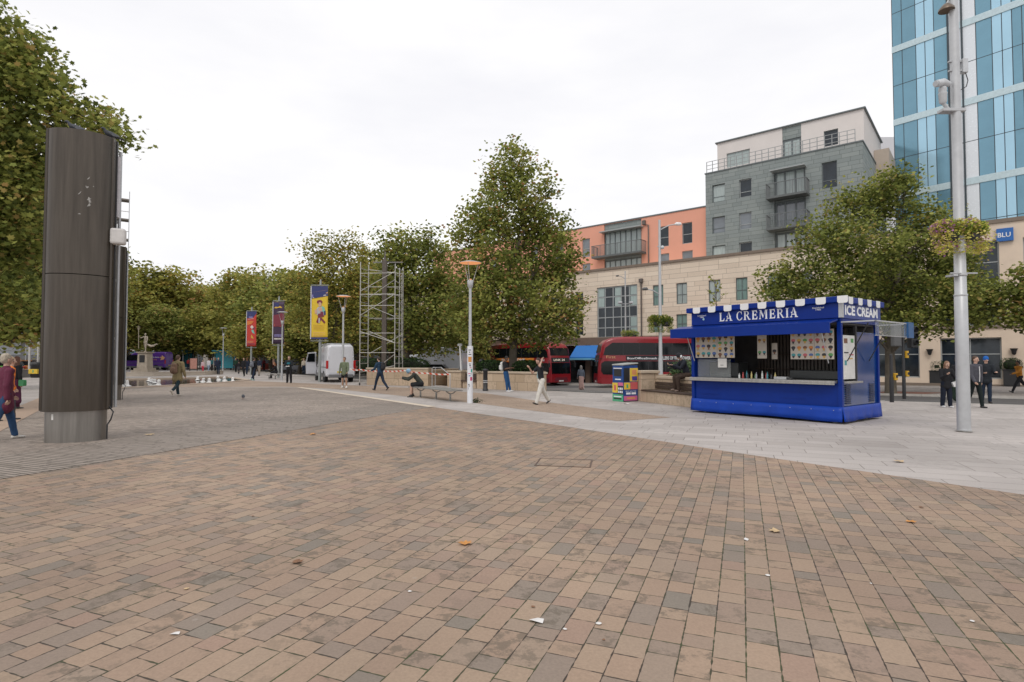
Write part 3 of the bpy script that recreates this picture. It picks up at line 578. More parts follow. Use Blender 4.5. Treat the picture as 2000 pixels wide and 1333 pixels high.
def tree(name, label, base, lobes, height, m, seed, clumps, per, size, tr=.22, shape='hex', group=None, spread=.34, cat='tree', limbs=True, shell=.35, tb=.42, base_r=None):
    """lobes: world (cx,cy,cz,rx,ry,rz); crown of leaf clumps, tapered trunk with limbs reaching into the lobes"""
    rng = np.random.default_rng(seed); rnd = random.Random(seed)
    th = thing(name, label, cat, base, group=group); B0 = np.array(base); lb = np.array(lobes, float); lb[:, :3] -= B0
    vol = lb[:, 3]*lb[:, 4]*lb[:, 5]; pr = vol**.75; pr /= pr.sum()
    ix = rng.choice(len(lb), clumps, p=pr); d = rng.normal(size=(clumps, 3)); d /= np.linalg.norm(d, axis=1)[:, None]
    r = shell+(1.04-shell)*rng.uniform(0, 1, clumps)**.6
    wob = 1+.15*np.sin(d[:, 0]*5+ix*2.1)+.13*np.sin(d[:, 2]*7+ix)+.1*np.sin(d[:, 1]*9+ix*1.3)
    cc = lb[ix, :3]+d*lb[ix, 3:6]*(r*wob)[:, None]
    ct = tb+.2*rng.normal(size=clumps)                      # tint of each clump
    cs = spread*rng.uniform(.6, 1.35, clumps)
    cen = np.repeat(cc, per, 0)+np.clip(rng.normal(size=(clumps*per, 3)), -1.9, 1.9)*np.repeat(cs, per)[:, None]*np.array([1, 1, .62])
    tint = np.repeat(ct, per)+.13*rng.normal(size=clumps*per)
    tint[rng.uniform(size=len(tint)) < .03] = .97
    leaves('crown', cen, size, tint, m, th, shape, rng)
    mb = MB(); top = max(l[2] for l in lb); H = max(height*.8, 2.); wig = [Vector((rnd.uniform(-.12, .12)*i, rnd.uniform(-.12, .12)*i, H*i/6)) for i in range(7)]
    wig[0] = Vector((0, 0, -.25)); mb.tube(wig, [tr*1.25, tr, tr*.9, tr*.75, tr*.55, tr*.35, tr*.12], 10)
    if limbs:
        for q in lb:
            for kk in range(2):
                z0 = min(max(q[2]-rnd.uniform(.25, .5)*abs(height)*.3-q[5]*.4, height*.18), H*.92); i = z0/H*6; k = min(int(i), 5); st_ = wig[k].lerp(wig[k+1], i-k)
                e = Vector(q[:3])+Vector((rnd.uniform(-.5, .5)*q[3], rnd.uniform(-.5, .5)*q[4], rnd.uniform(-.1, .5)*q[5])); mid = st_.lerp(e, .5)+Vector((0, 0, -.08*(e-st_).length))
                r0 = tr*.38*(1-.6*i/6); mb.tube([st_, st_.lerp(mid, .6)+Vector((0, 0, .1)), mid, e], [r0, r0*.75, r0*.5, r0*.15], 6)
                for _ in range(3):
                    a = mid.lerp(e, rnd.uniform(.1, .9)); b = a+Vector((rnd.uniform(-1, 1)*q[3]*.5, rnd.uniform(-1, 1)*q[4]*.5, rnd.uniform(0, .8)*q[5])); mb.tube([a, a.lerp(b, .5)+Vector((0, 0, .1)), b], [r0*.35, r0*.22, r0*.06], 5)
    P('trunk', mb, bark, th); return th
def lob(Y, items, dy=1.):
    out = []
    for it in items:
        u, v, ru, rv = it[:4]; Yy = Y+(it[4] if len(it) > 4 else 0); p = AT(u, v, Yy); s = Yy/F
        out.append((p.x, p.y, p.z, ru*s, (ru+rv)/2*s*dy, rv*s))
    return out
tree('plane_tree', 'tall pointed plane tree in the stone planter behind the near street lamp', XY(1003, 33), lob(33, [
    (1008, 310, 38, 40), (985, 360, 52, 40, 1), (1040, 365, 42, 40, -1), (945, 420, 48, 50, -1), (1005, 430, 70, 55, 1), (1062, 440, 48, 50), (915, 480, 38, 55, 1), (965, 520, 60, 60, -2), (1050, 520, 70, 60, 1),
    (1095, 500, 38, 42, -1), (925, 580, 55, 55), (1000, 590, 85, 58, -2), (1085, 580, 55, 55, 1), (1040, 642, 75, 34, 0), (950, 640, 70, 34, -1), (1108, 625, 34, 38, -1), (900, 612, 40, 38, 1), (1128, 592, 20, 12, -1)]), 13.5, leafA, 3, 1250, 26, .185, .24, group='plane trees around the square', tb=.36)
tree('plane_tree', 'broad plane tree with wide olive crown growing behind the blue kiosk', XY(1738, 30), lob(30, [
    (1735, 380, 56, 46), (1762, 350, 26, 22), (1672, 412, 58, 52, 1), (1850, 440, 30, 30), (1800, 440, 42, 48, -1), (1605, 480, 55, 52), (1700, 490, 80, 62, -1.5), (1790, 520, 70, 60, 1), (1855, 500, 38, 48), (1540, 548, 48, 40, 1), (1625, 560, 80, 60, -1), (1730, 580, 90, 55, 1.5),
    (1830, 580, 70, 55, -1), (1900, 580, 58, 52, 0), (1945, 605, 34, 42, -1), (1865, 530, 40, 40, 1), (1690, 625, 60, 28), (1790, 632, 55, 28, -1), (1870, 618, 60, 26, -1), (1515, 580, 30, 18)]), 10.5, leafA, 5, 1600, 25, .165, .24, group='plane trees around the square', tb=.43)
tree('plane_tree', 'plane tree with its leaves hanging in from the right edge beside the hotel sign', XY(2075, 27), lob(27, [(2060, 560, 50, 60), (2005, 580, 20, 45), (2060, 610, 65, 40), (1988, 615, 18, 25)]), 8, leafA, 6, 330, 26, .18, .2, group='plane trees around the square', tb=.4)
tree('plane_tree', 'plane tree with bare lower trunk standing right behind the scaffold tower', XY(797, 42), lob(42, [
    (788, 478, 44, 38), (842, 492, 36, 32), (765, 520, 30, 40), (815, 540, 60, 50), (868, 560, 45, 42), (775, 590, 48, 50), (850, 620, 58, 45, -1), (800, 645, 55, 38), (890, 650, 45, 35, 1), (840, 680, 50, 14)]), 11, leafA, 8, 850, 20, .24, .24, group='plane trees around the square', tb=.47, spread=.5)
tree('plane_tree', 'loose-crowned plane tree rising behind the yellow banner and white van', XY(655, 52), lob(52, [
    (628, 488, 38, 30), (672, 480, 30, 28), (655, 530, 60, 40), (615, 560, 42, 40), (705, 540, 36, 42), (650, 590, 70, 45), (715, 600, 42, 50), (600, 625, 45, 40), (670, 650, 75, 38), (740, 560, 26, 50, 2), (740, 640, 34, 45)]), 13, leafB, 9, 900, 19, .24, .28, group='plane trees around the square', tb=.45, spread=.6)
tree('plane_tree', 'nearest plane tree on the left with large leaves reaching over the first steel column', Vector((-20.5, 17.0, 0)), lob(17, [
    (0, 55, 62, 55), (45, 130, 72, 70), (-20, 170, 90, 90), (100, 190, 50, 40), (150, 235, 52, 35), (208, 232, 34, 30, 1), (238, 268, 20, 20, .5), (60, 270, 80, 70), (-10, 330, 90, 90), (60, 380, 42, 70), (20, 470, 70, 80, 1), (-50, 420, 90, 90), (40, 590, 50, 45, 1), (-30, 580, 80, 60), (-120, 250, 110, 140), (-150, 480, 110, 110), (190, 268, 40, 22)]), 12, leafA, 10, 1350, 20, .175, .3, shape='star', group='plane trees around the square', tb=.45, spread=.33, shell=.25)
tree('plane_tree', 'dark plane tree filling the gap between left edge and first steel column', XY(-40, 30), lob(30, [
    (20, 300, 60, 60), (60, 380, 50, 70), (0, 450, 80, 80), (60, 500, 45, 60), (30, 590, 70, 60), (70, 640, 40, 28), (-60, 600, 80, 60), (0, 650, 60, 22), (100, 560, 30, 40)]), 11, leafA, 11, 1000, 26, .22, .28, group='plane trees around the square', tb=.34, spread=.5)
tree('plane_tree', 'plane tree whose leaves show right of the steel columns against the scaffolded building', XY(200, 46), lob(46, [(215, 510, 34, 26), (235, 545, 20, 30), (195, 560, 50, 60), (150, 520, 60, 60), (170, 620, 70, 50), (110, 600, 60, 60)]), 9, leafA, 12, 420, 24, .22, .26, group='plane trees around the square', tb=.45, spread=.5)
# rows running away down both sides of the square
def proto(seed, m, tb):
    lb = [(0, 0, 11.2, 2.6, 2.6, 1.7), (-1.8, .4, 9.6, 2.6, 2.4, 2.0), (2.0, -.3, 9.2, 2.5, 2.6, 2.2), (.3, 1.5, 8.2, 3.2, 2.8, 2.2), (-2.8, 0, 6.9, 2.6, 2.6, 2.2), (2.9, .6, 6.4, 2.6, 2.6, 2.3), (0, -2, 6.5, 3.2, 2.5, 2.4), (-1.5, 0, 4.4, 3.2, 3., 1.6), (2, 0, 4.2, 3., 3., 1.5), (0, 2, 4.4, 3.2, 3., 1.5)]
    rnd = random.Random(seed); lb = [(a+rnd.uniform(-.7, .7), b+rnd.uniform(-.7, .7), c+rnd.uniform(-.5, .5), d*rnd.uniform(.8, 1.2), e, f*rnd.uniform(.85, 1.15)) for a, b, c, d, e, f in lb]
    return tree('plane_tree', 'x', (0, 0, 0), lb, 11, m, seed, 620, 21, .36, .25, group='plane trees lining the far end of the square', tb=tb, spread=.62, shape='hex', shell=.3)
pr = [proto(21, leafB, .40), proto(22, leafA, .55), proto(23, leafB, .52)]
rows = [(600, 70, 523, 1.1, 0, 'yellowish plane tree behind the gap between the dark banner and yellow banner'), (556, 78, 515, 1.15, 1, 'plane tree rising directly behind the dark purple banner'), (503, 84, 524, 1.1, 2, 'plane tree rising directly behind the red banner'),
        (470, 90, 524, 1.0, 0, 'plane tree just left of the red banner'), (446, 98, 545, 1.1, 1, 'plane tree over the teal shelter behind the thin lamp'), (412, 112, 553, 1.2, 2, 'farthest plane tree in the dip of the treeline'),
        (380, 106, 546, 1.15, 1, 'plane tree left of the dip of the treeline'), (345, 100, 528, 1.1, 2, 'tall plane tree behind the person in the khaki jacket'), (291, 96, 513, 1.25, 0, 'large autumn-tinted plane tree behind the statue'),
        (247, 92, 527, 1.05, 2, 'plane tree immediately right of the steel columns above the purple van'), (325, 90, 590, 1.0, 1, 'lower plane tree in front of the left row, right of the statue'), (425, 92, 590, 1.0, 0, 'lower bushy plane tree above the group of people in the distance'),
        (530, 76, 590, 1.05, 2, 'lower plane tree between the red and dark banners'), (150, 60, 560, 1.1, 0, 'plane tree hidden mostly behind the steel column'), (700, 68, 505, 1.0, 1, 'plane tree seen through the left ladder of the scaffold'), (585, 66, 590, 1.0, 1, 'lower plane tree left of the yellow banner'),
        (905, 58, 560, 1.0, 1, 'plane tree across the road behind the white van and first bus'), (745, 60, 530, 1., 0, 'plane tree seen through the scaffold tower')]
for i, (u, Y, vt, ws, k, lab) in enumerate(rows):
    first = i in (0, 1, 2); k = (0, 1, 2)[i] if first else k
    o = pr[k] if first else copy_tree(pr[k]); p = XY(u, Y); z1 = AT(u, vt, Y).z; s = (z1-p.z)/13.2
    o.location = p; o.scale = (s*ws if vt < 590 else s*ws*1.35, s*ws if vt < 590 else s*ws*1.35, s); o.rotation_euler = (0, 0, i*2.4); o['label'] = lab
for k, (u, Y, vt) in enumerate([(708, 85, 478), (729, 85, 484)]):
    p = XY(u, Y); z1 = AT(u, vt, Y).z; lb = [(p.x, p.y, 4+i*(z1-6)/7, 1.5-.12*i, 1.5, 1.9) for i in range(8)]
    tree('poplar', ['narrow pointed tree showing behind the scaffold, left of its mast', 'narrow pointed tree showing behind the scaffold, close to its mast'][k], p, lb, z1*.9, leafB, 40+k, 260, 20, .34, .18, tb=.42, spread=.4, limbs=False, group='narrow trees behind the scaffold')
# a sapling rising behind the kiosk roof
p = XY(1400, 26); mb = MB(); th = thing('sapling', 'thin sparse sapling with few leaves poking above the blue kiosk roof', 'tree', p); rng = np.random.default_rng(4); cen = []
topz = AT(1400, 548, 26).z-p.z; mb.tube([(0, 0, -.2), (.05, 0, topz*.5), (0, .05, topz)], [.04, .03, .008], 6)
for i in range(13):
    z = topz*(.55+.45*i/13); a = i*2.4; L_ = .95-.05*i; e = Vector((cos(a)*L_, sin(a)*L_*.5, z+.35)); mb.tube([(0, 0, z-.1), e*.5+Vector((0, 0, z*.5)), e], [.014, .01, .004], 5)
    for k in range(7): q = Vector((0, 0, z)).lerp(e, .3+.7*k/7); cen.append(q+Vector(rng.normal(size=3)*.05))
leaves('crown', np.array(cen), .15, rng.uniform(.2, .9, len(cen)), leafA, th, 'hex', rng); P('trunk', mb, bark, th)
# ============================================================ PLANTERS, HEDGES
hedge_m = leafmat('dark box hedge', [(0, (.012, .028, .010)), (.5, (.03, .06, .02)), (1, (.06, .10, .03))], .1)
shrub_m = leafmat('grey green shrub', [(0, (.04, .075, .035)), (.5, (.09, .15, .065)), (1, (.16, .23, .10))], .15)
def bush(name, label, cat, base, boxes, m, size, n, seed=1, group=None, shape='quad', rough=.1):
    """boxes: local ellipsoid-ish (cx,cy,cz,rx,ry,rz); leaves spread through a superellipsoid"""
    rng = np.random.default_rng(seed); th = thing(name, label, cat, base, group=group); cen = []
    for b in boxes:
        d = rng.normal(size=(n, 3)); d /= (np.abs(d)**3.2).sum(1)[:, None]**(1/3.2); r = rng.uniform(.75, 1.0, n)**.5; d *= r[:, None]; d += rng.normal(size=(n, 3))*rough*.5
        cen.append(np.array(b[:3])+d*np.array(b[3:]))
    cen = np.vstack(cen); leaves('foliage', cen, size, .5+.25*rng.normal(size=len(cen))+.12*cen[:, 2]/max(.1, cen[:, 2].max()), m, th, shape, rng)
    mb = MB()
    for b in boxes: mb.ball(b[:3], (b[3]*.8, b[4]*.8, b[5]*.8)); mb.tube([(b[0], b[1], b[2]-b[5]-.3), (b[0], b[1], b[2])], .03, 5)
    P('stems', mb, mat('dark twigs', (.018, .022, .012), .9), th); return th
stone_w = courses('buff planter stone', 0, .42, .75, [(0, (.40, .30, .20, 1)), (.5, (.50, .385, .275, 1)), (1, (.55, .43, .31, 1))], (.22, .17, .12, 1), .012, plane='xyz', obj=True, stain=.35, stcol=(.2, .15, .1, 1), bump=.3, big=.12)
wood = mat('dark weathered wood', (.07, .045, .032), .65, var=.35, scale=3, bump=.2)
soil = mat('planter soil', (.045, .035, .026), .95, var=.4)
# central planter (raised bed with the tall tree)
def frame_at(a, b):
    a = Vector(a[:2]); b = Vector(b[:2]); d = (b-a); return Matrix.Translation((a.x, a.y, 0)) @ Matrix.Rotation(atan2(d.y, d.x), 4, 'Z'), d.length
A_, B_ = G(874, 757), G(1058, 765.5)
M, Lp = frame_at(A_, B_); zb = min(A_.z, B_.z)
cp = thing('stone_planter', 'long buff stone planter with a built-in bench around the tall plane tree', 'planter', (A_.x, A_.y, zb), atan2((B_-A_).y, (B_-A_).x))
h = .86; rx0, rx1 = Lp*.16, Lp*.34
can = atan2((B_-A_).y, (B_-A_).x); wl = lambda x, y: (x*cos(can)+y*sin(can), -x*sin(can)+y*cos(can))   # world direction -> planter's own axes
dl, dr = Vector(wl(-.12, 1)), Vector(wl(.06, 1)); O_, E2 = Vector((0, 0)), Vector((Lp, 0))
def lwall(a, b, t_, z0, z1): n_ = Vector((-(b-a).y, (b-a).x)).normalized()*t_; return [(*a, z1), (*b, z1), (*(b+n_), z1), (*(a+n_), z1)], (0, 0, z0-z1)
mb = MB(); mb.box(0, rx0, 0, .4, -.3, h); mb.box(rx1, Lp, 0, .4, -.3, h); mb.box(rx0, rx1, .42, .6, -.3, h); mb.slab(*lwall(E2+dr*.45, E2+dr*7, .4, -.8, h)); mb.slab(*lwall(O_+dl*.45, O_+dl*7, -.4, -.8, h)); mb.slab(*lwall(O_+dl*7.02, E2+dr*7.02, .4, -.8, h)); P('wall', mb, stone_w, cp, bev=.015)
mb = MB(); mb.box(-.04, rx0+.02, -.05, .45, h, h+.1); mb.box(rx1-.02, Lp+.04, -.05, .45, h, h+.1); mb.box(rx0, rx1, .4, .65, h+.003, h+.1); P('coping', mb, mat('planter coping stone', (.50, .41, .31), .7, var=.12, scale=2), cp, bev=.02)
mb = MB(); mb.box(rx0+.03, rx1-.03, -.02, .38, .36, .44); mb.box(rx0+.03, rx1-.03, .34, .41, .5, .8); P('seat', mb, wood, cp); mb = MB(); mb.box(rx0+.1, rx1-.1, .05, .36, -.3, .355); P('seat_base', mb, stone_w, cp)
mb = MB(); q_ = [Vector((.45, .62)), Vector((Lp-.45, .62)), E2+dr*6.9+Vector((-.3, 0)), O_+dl*6.9+Vector((.3, 0))]; mb.slab([(*a, h-.12) for a in q_], (0, 0, -.6)); P('soil', mb, soil, cp)
for k, (u0, u1, lab) in enumerate([(931, 988, 'clipped dark hedge in the stone planter left of the man reading his phone'), (1002, 1058, 'clipped dark hedge in the stone planter behind the woman in white trousers')]):
    p = XY((u0+u1)/2, 31.3); ww = (u1-u0)/2*31.3/F; bush('hedge', lab, 'hedge', (p.x, p.y, zb+h-.1), [(0, 0, .36, ww, .8, .42)], hedge_m, .08, 4200, 50+k, 'clipped hedges in the planters')
# planter behind the scaffold
A_, B_ = G(716, 752.5), G(836, 754.5)
cp2 = thing('stone_planter', 'low brown stone planter behind the scaffold tower', 'planter', A_, atan2((B_-A_).y, (B_-A_).x)); Lp2 = (B_-A_).length
mb = MB(); mb.box(0, Lp2, 0, .4, -.3, .98); mb.box(Lp2-.4, Lp2, .41, 4.5, -.3, .98); mb.box(0, .4, .41, 4.5, -.3, .98); P('wall', mb, stone_w, cp2, bev=.015); mb = MB(); mb.box(.4, Lp2-.4, .41, 4.4, .2, .82); P('soil', mb, soil, cp2)
mb = MB(); mb.box(-.04, Lp2+.04, -.05, .45, .98, 1.08); P('coping', mb, MATS['planter coping stone'], cp2, bev=.02)
for k, (u0, u1, lab) in enumerate([(757, 838, 'dark dome-shaped hedge in the planter behind the seated man in the blue cap'), (700, 752, 'low dark hedge seen through the scaffold tower')]):
    p = XY((u0+u1)/2, 37.5); ww = (u1-u0)/2*37.5/F; bush('hedge', lab, 'hedge', (p.x, p.y, .8), [(0, 0, .35, ww, .9, .5)], hedge_m, .08, 3600, 52+k, 'clipped hedges in the planters')
# planter beside the kiosk: pier, bench, back wall
A_, B_ = G(1243, 783.5), G(1352, 797)
an = atan2((B_-A_).y, (B_-A_).x); kp = thing('stone_planter', 'buff stone planter with wooden bench between the litter bin and the kiosk', 'planter', A_, an); Lk = (B_-A_).length
mb = MB(); mb.box(-.1, .36, -.02, .75, -.3, 1.06); P('pier', mb, stone_w, kp, bev=.02); mb = MB(); mb.box(-.14, .42, -.07, .8, 1.063, 1.17); P('pier_cap', mb, MATS['planter coping stone'], kp, bev=.02)
mb = MB(); mb.box(.361, Lk+2.2, 0, .4, -.3, .40); P('seat_base', mb, stone_w, kp, bev=.012)
mb = MB(); [mb.box(.38, Lk+2.2, -.05+.145*k, .07+.145*k, .41, .46) for k in range(4)]; P('seat', mb, wood, kp, bev=.008)
mb = MB(); [mb.box(.42, Lk+2.2, .56, .6, .5+.14*k, .61+.14*k) for k in range(2)]; P('backrest', mb, wood, kp, bev=.006)
mb = MB(); mb.box(.362, Lk+2.2, .62, .95, -.3, .86); mb.box(-.1, .25, .76, 3.6, -.3, 1.0); mb.box(.26, Lk+2.2, 3.3, 3.6, -.3, .9); P('wall', mb, stone_w, kp, bev=.012); mb = MB(); mb.box(.43, Lk+2.2, .6, 1.0, .863, .97); P('coping', mb, MATS['planter coping stone'], kp, bev=.015)
mb = MB(); mb.box(.26, Lk+2.2, .96, 3.3, .2, .8); P('soil', mb, soil, kp)
Mk = Matrix.Translation(A_) @ Matrix.Rotation(an, 4, 'Z')
for k, (x, y, rx, rz, lab) in enumerate([(.9, 1.75, .62, .42, 'rounded grey-green shrub at the left end of the kiosk planter'), (2.0, 1.8, .75, .44, 'bushy grey-green shrub beside the seated person in the kiosk planter'), (2.3, 2.6, .5, .75, 'taller pale green shrub at the back of the kiosk planter')]):
    p = Mk @ Vector((x, y, .75)); bush('shrub', lab, 'shrub', p, [(0, 0, rz*.8, rx, .6, rz)], shrub_m, .075, 2300, 60+k, 'shrubs in the kiosk planter', rough=.25)
# hotel tubs
for k, (u, Y, lab) in enumerate([(1829, 39.0, 'square dark tub with a clipped bush at the hotel wall, left of the big pole'), (1974, 36.2, 'square dark tub with a clipped bush at the hotel wall by the striding person')]):
    p = XY(u, Y); s = H.root.location; p = Vector((p.x, p.y, AT(u, 754, Y).z)); t = thing('planter_tub', lab, 'planter', p, radians(-40), 'tubs by the hotel wall'); mb = MB(); mb.box(-.4, .4, -.4, .4, 0, 1.05); P('tub', mb, dark, t, bev=.02); mb = MB(); mb.box(-.43, .43, -.43, .43, 1.0, 1.04); P('rim', mb, dark, t)
    bush('tub_bush', ['clipped dark bush growing in the left hotel tub', 'clipped dark bush growing in the right hotel tub'][k], 'bush', p+Vector((0, 0, 1.0)), [(0, 0, .32, .5, .5, .45)], hedge_m, .06, 1500, 70+k, 'bushes in the hotel tubs')
# weed tuft at the lamp base
p = G(929, 787); rng = np.random.default_rng(3); th = thing('weed', 'small green weed tuft at the foot of the stickered lamp post', 'weed', p); cen = rng.normal(size=(160, 3))*np.array([.1, .06, .05])+np.array([0, 0, .06]); leaves('foliage', cen, .06, rng.uniform(.2, .7, 160), hedge_m, th, 'quad', rng)
# ============================================================ distant backdrop beyond the trees
def block(name, label, u0, u1, Y, ztop, m, glassm=None, fl=3.2, d=12, rot=0, sh=True):
    a = (u0-1000)/F*Y; b = (u1-1000)/F*Y; th = thing(name, label, 'building', (a, Y, 0), rot); W = b-a; n = max(1, int(W/4)); st = W/n; ops = []
    z = 3.6
    while z+2 < ztop: ops += [(st*i+st*.2, st*i+st*.8, z, z+1.9) for i in range(n)]; z += fl
    ops0 = [(st*i+.3, st*(i+1)-.3, .1, 2.9) for i in range(n)]
    P('wall', wall_mb(0, W, -1.5, ztop, 0, ops+ops0, D=d), m, th); mb = MB()
    for o in ops+ops0: mb.box(o[0]+.01, o[1]-.01, .1, .14, o[2]+.01, o[3]-.01)
    P('window', mb, dglass, th); mb = MB(); mb.box(-.2, W+.2, -.25, d+.2, ztop, ztop+.3); P('roof', mb, coping, th)
    if sh: mb = MB(); mb.box(0, W, -.12, -.003, 2.95, 3.45); P('shop_sign', mb, mat('shop fascia teal', (.03, .12, .14), .5), th)
    return th
block('shop_row', 'row of brick shops half hidden behind the far trees, left of the columns', -120, 60, 85, 9, mat('brown brick', (.24, .14, .10), .85, var=.2, scale=1))
block('shop_row', 'row of pale shops behind the purple van and statue', 220, 400, 130, 10, mat('pale render far', (.42, .38, .33), .8))
block('shop_row', 'row of dark brick shops closing the far end of the square', 402, 600, 150, 12, mat('brown brick', (.24, .14, .10), .85))
block('shop_row', 'row of cream shops behind the white van and scaffold', 604, 800, 96, 9, mat('cream brick far', (.5, .42, .32), .85))
# scaffolded office block on the left
sb = thing('scaffolded_building', 'tall office block wrapped in scaffold platforms, right of the first steel column', 'building', (AT(251, 500, 70).x, 70, 0), radians(36)); mb = MB(); mb.box(-22, -3.2, 1.5, 16, -1, AT(250, 395, 70).z); P('wall', mb, mat('grey concrete', (.33, .33, .34), .8), sb)
for k in range(8):
    zz = 4+2.45*k; mb = MB(); [mb.box(-21.5+2.4*i, -19.6+2.4*i, 1.44, 1.497, zz-1.9, zz-.3) for i in range(8)]; P('window', mb, mat('pale blind', (.55, .58, .62), .3), sb)
zT = AT(250, 392, 70).z
mb = MB()
for k in range(9): z = 1.5+(zT-1.5)*k/8; mb.box(-22, 0, 0, 1.4, z, z+.16); mb.box(-22, 0, -.03, .01, z+1, z+1.06) if k < 8 else None
mb.box(-20, -1.2, .3, 1.2, zT+.2, zT+.9); P('platform', mb, mat('scaffold boards', (.22, .2, .18), .8), sb)
mb = MB()
for i in range(8): x = -22+i*3.14; mb.tube([(x, 0, -1), (x, 0, zT+1.1)], .05, 6)
P('scaffold_pole', mb, galv, sb)
# ============================================================ KIOSK
blue = mat('gloss blue paint', (.002, .026, .22), .36, var=.12, scale=1.6, coat=.0, spec=.22, bump=.03, bscale=3)
blue2 = mat('blue tarpaulin skirt', (.003, .045, .35), .42, spec=.3, var=.15, scale=3, bump=.35, bscale=7)
blued = mat('dark blue side panel', (.006, .05, .21), .10, var=.35, scale=1.2, coat=.5, spec=.7)
KN, KL_ = G(1646, 829.5), G(1352, 806.5)
ka = radians(-52); ex = Vector((cos(ka), sin(ka))); LK = 4.28; DK = 2.4
ko = Vector((KN.x, KN.y))-ex*LK
kiosk = thing('ice_cream_kiosk', 'bright blue ice cream kiosk with white scalloped roof trim and white lettering', 'kiosk', (ko.x, ko.y, 0), ka)
k = kiosk; e = .05
mb = MB()   # lower walls
mb.box(.08, LK-.08, e, e+.04, .3, 1.0); mb.box(.08, LK-.08, DK-e-.04, DK-e, .3, 2.6); mb.box(e, e+.04, .1, DK-.1, .3, 1.0); mb.box(e, e+.04, .1, DK-.1, 1.0, 2.6)
P('front_panel', mb, blue, k, bev=.006)
mb = MB(); mb.box(LK-e-.04, LK-e, .1, DK-.1, .3, 1.0); mb.box(LK-e-.04, LK-e, .98, DK-.1, 1.0, 2.3); P('side_panel', mb, blued, k, bev=.006)
for x, y in ((0, 0), (LK-.1, 0), (0, DK-.1), (LK-.1, DK-.1)):
    mb = MB(); mb.box(x, x+.1, y, y+.1, .12, 2.62); P('corner_post', mb, blue, k, bev=.008)
# loose skirt at the bottom
mb = MB(); n = 60
def skirt(x0, y0, x1, y1, ox, oy):
    vs = []; m_ = 40
    for i in range(m_+1):
        t = i/m_; x = x0+(x1-x0)*t; y = y0+(y1-y0)*t; wv = .012*sin(t*31)+.01*sin(t*13+1)
        for j, (z, o) in enumerate(((.42, .0), (.3, .012), (.17, .022+wv*.5), (.06, .03+wv), )): vs.append((x+ox*o, y+oy*o, z+.012*sin(t*9+j)*(j > 1)))
    mb.add(vs, [(i*4+j, (i+1)*4+j, (i+1)*4+j+1, i*4+j+1) for i in range(m_) for j in range(3)], True)
skirt(-.005, -.008, LK+.005, -.008, 0, -1); skirt(LK+.008, -.005, LK+.008, DK, 1, 0); skirt(-.008, -.005, -.008, DK, -1, 0); skirt(0, DK+.01, LK, DK+.01, 0, 1)
o = P('skirt', mb, blue2, k); sd = o.modifiers.new('s', 'SOLIDIFY'); sd.thickness = .006
mb = MB(); mb.box(.12, LK-.12, .12, DK-.12, .1, .3); P('chassis', mb, dark, k)
for x in (.3, LK-.3):
    for y in (.3, DK-.3): mb = MB(); mb.lathe([(.09, -.01), (.09, .02), (.035, .03), (.035, .12)], 10, (x, y, 0)); P('foot', mb, galv, k)
for i in range(8): mb = MB(); mb.ball((.3+i*.54, -.018, .33), .011, 6, 4); P('bolt', mb, galv, k)
# counter
mb = MB(); mb.box(.02, LK-.12, -.14, .5, 1.0, 1.06); mb.box(.02, LK-.12, -.142, -.11, .96, 1.0); P('counter', mb, steel, k, bev=.008)
mb = MB(); mb.box(LK-.1, LK+.12, .1, .96, 1.0, 1.05); P('side_counter', mb, steel, k, bev=.006)
# floor, ceiling, interior
inn = mat('dim kiosk lining', (.10, .095, .09), .6, var=.2); mb = MB(); mb.box(.1, LK-.1, .1, DK-.1, .3, .34); mb.box(.1, LK-.1, .1, DK-.1, 2.48, 2.52); mb.box(.1, LK-.1, DK-.15, DK-.1, .35, 2.47); P('lining', mb, inn, k)
mb = MB(); [mb.box(1.1+.1*i, 1.16+.1*i, DK-.5, DK-.46, 1.05, 2.45) for i in range(26)]; P('strip_curtain', mb, mat('brown strip curtain', (.085, .065, .05), .4, var=.3), k)
mb = MB(); mb.box(1.15, 2.2, DK-.75, DK-.52, 1.72, 1.75); mb.box(1.15, 2.2, DK-.75, DK-.52, 1.3, 1.33); P('shelf', mb, wood, k)
mb = MB(); mb.box(.15, 1.1, .75, 1.3, 1.06, 1.5); P('ice_cream_cabinet', mb, mat('grey cabinet', (.06, .065, .065), .3, .2), k, bev=.02); mb = MB(); mb.box(2.6, 3.9, .8, 1.4, 1.06, 1.3); P('ice_cream_cabinet', mb, mat('grey cabinet', (.06, .065, .065), .3, .2), k, bev=.02)
mb = MB(); mb.box(.16, 1.24, .1, .108, 1.07, 1.6); P('screen', mb, mat('clear acrylic', (.75, .8, .8), .05, alpha=.12), k)
# fascia box and scalloped trim
mb = MB(); mb.box(.0, LK, .0, DK, 2.52, 2.62); P('header', mb, blue, k, bev=.01)
mb = MB(); mb.box(.04, LK-.04, -.03, DK+.03, 2.622, 3.0); P('fascia', mb, blue, k, bev=.008)
mb = MB(); mb.box(LK-.04, LK+.035, -.03, .1, 2.63, 2.99); P('corner_trim', mb, galv, k)
mb = MB(); mb.box(LK-.038, LK+.03, .11, DK+.03, 2.622, 3.0); P('side_fascia', mb, mat('deep blue sign panel', (.012, .045, .24), .3, var=.1), k)
mb = MB(); mb.box(-.09, LK+.1, -.12, DK+.12, 3.0, 3.15); P('roof_trim', mb, blue, k, bev=.02)
def rr(x0, x1, z0, z1, r, y, ax='x'):
    pts = [(x0, z1), (x0, z0+r)]+[(x0+r-r*cos(a), z0+r-r*sin(a)) for a in (pi/6, pi/3)]+[(x0+r, z0), (x1-r, z0)]+[(x1-r+r*sin(a), z0+r-r*cos(a)) for a in (pi/6, pi/3)]+[(x1, z0+r), (x1, z1)]
    return [(p, y, q) for p, q in pts] if ax == 'x' else [(y, p, q) for p, q in pts]
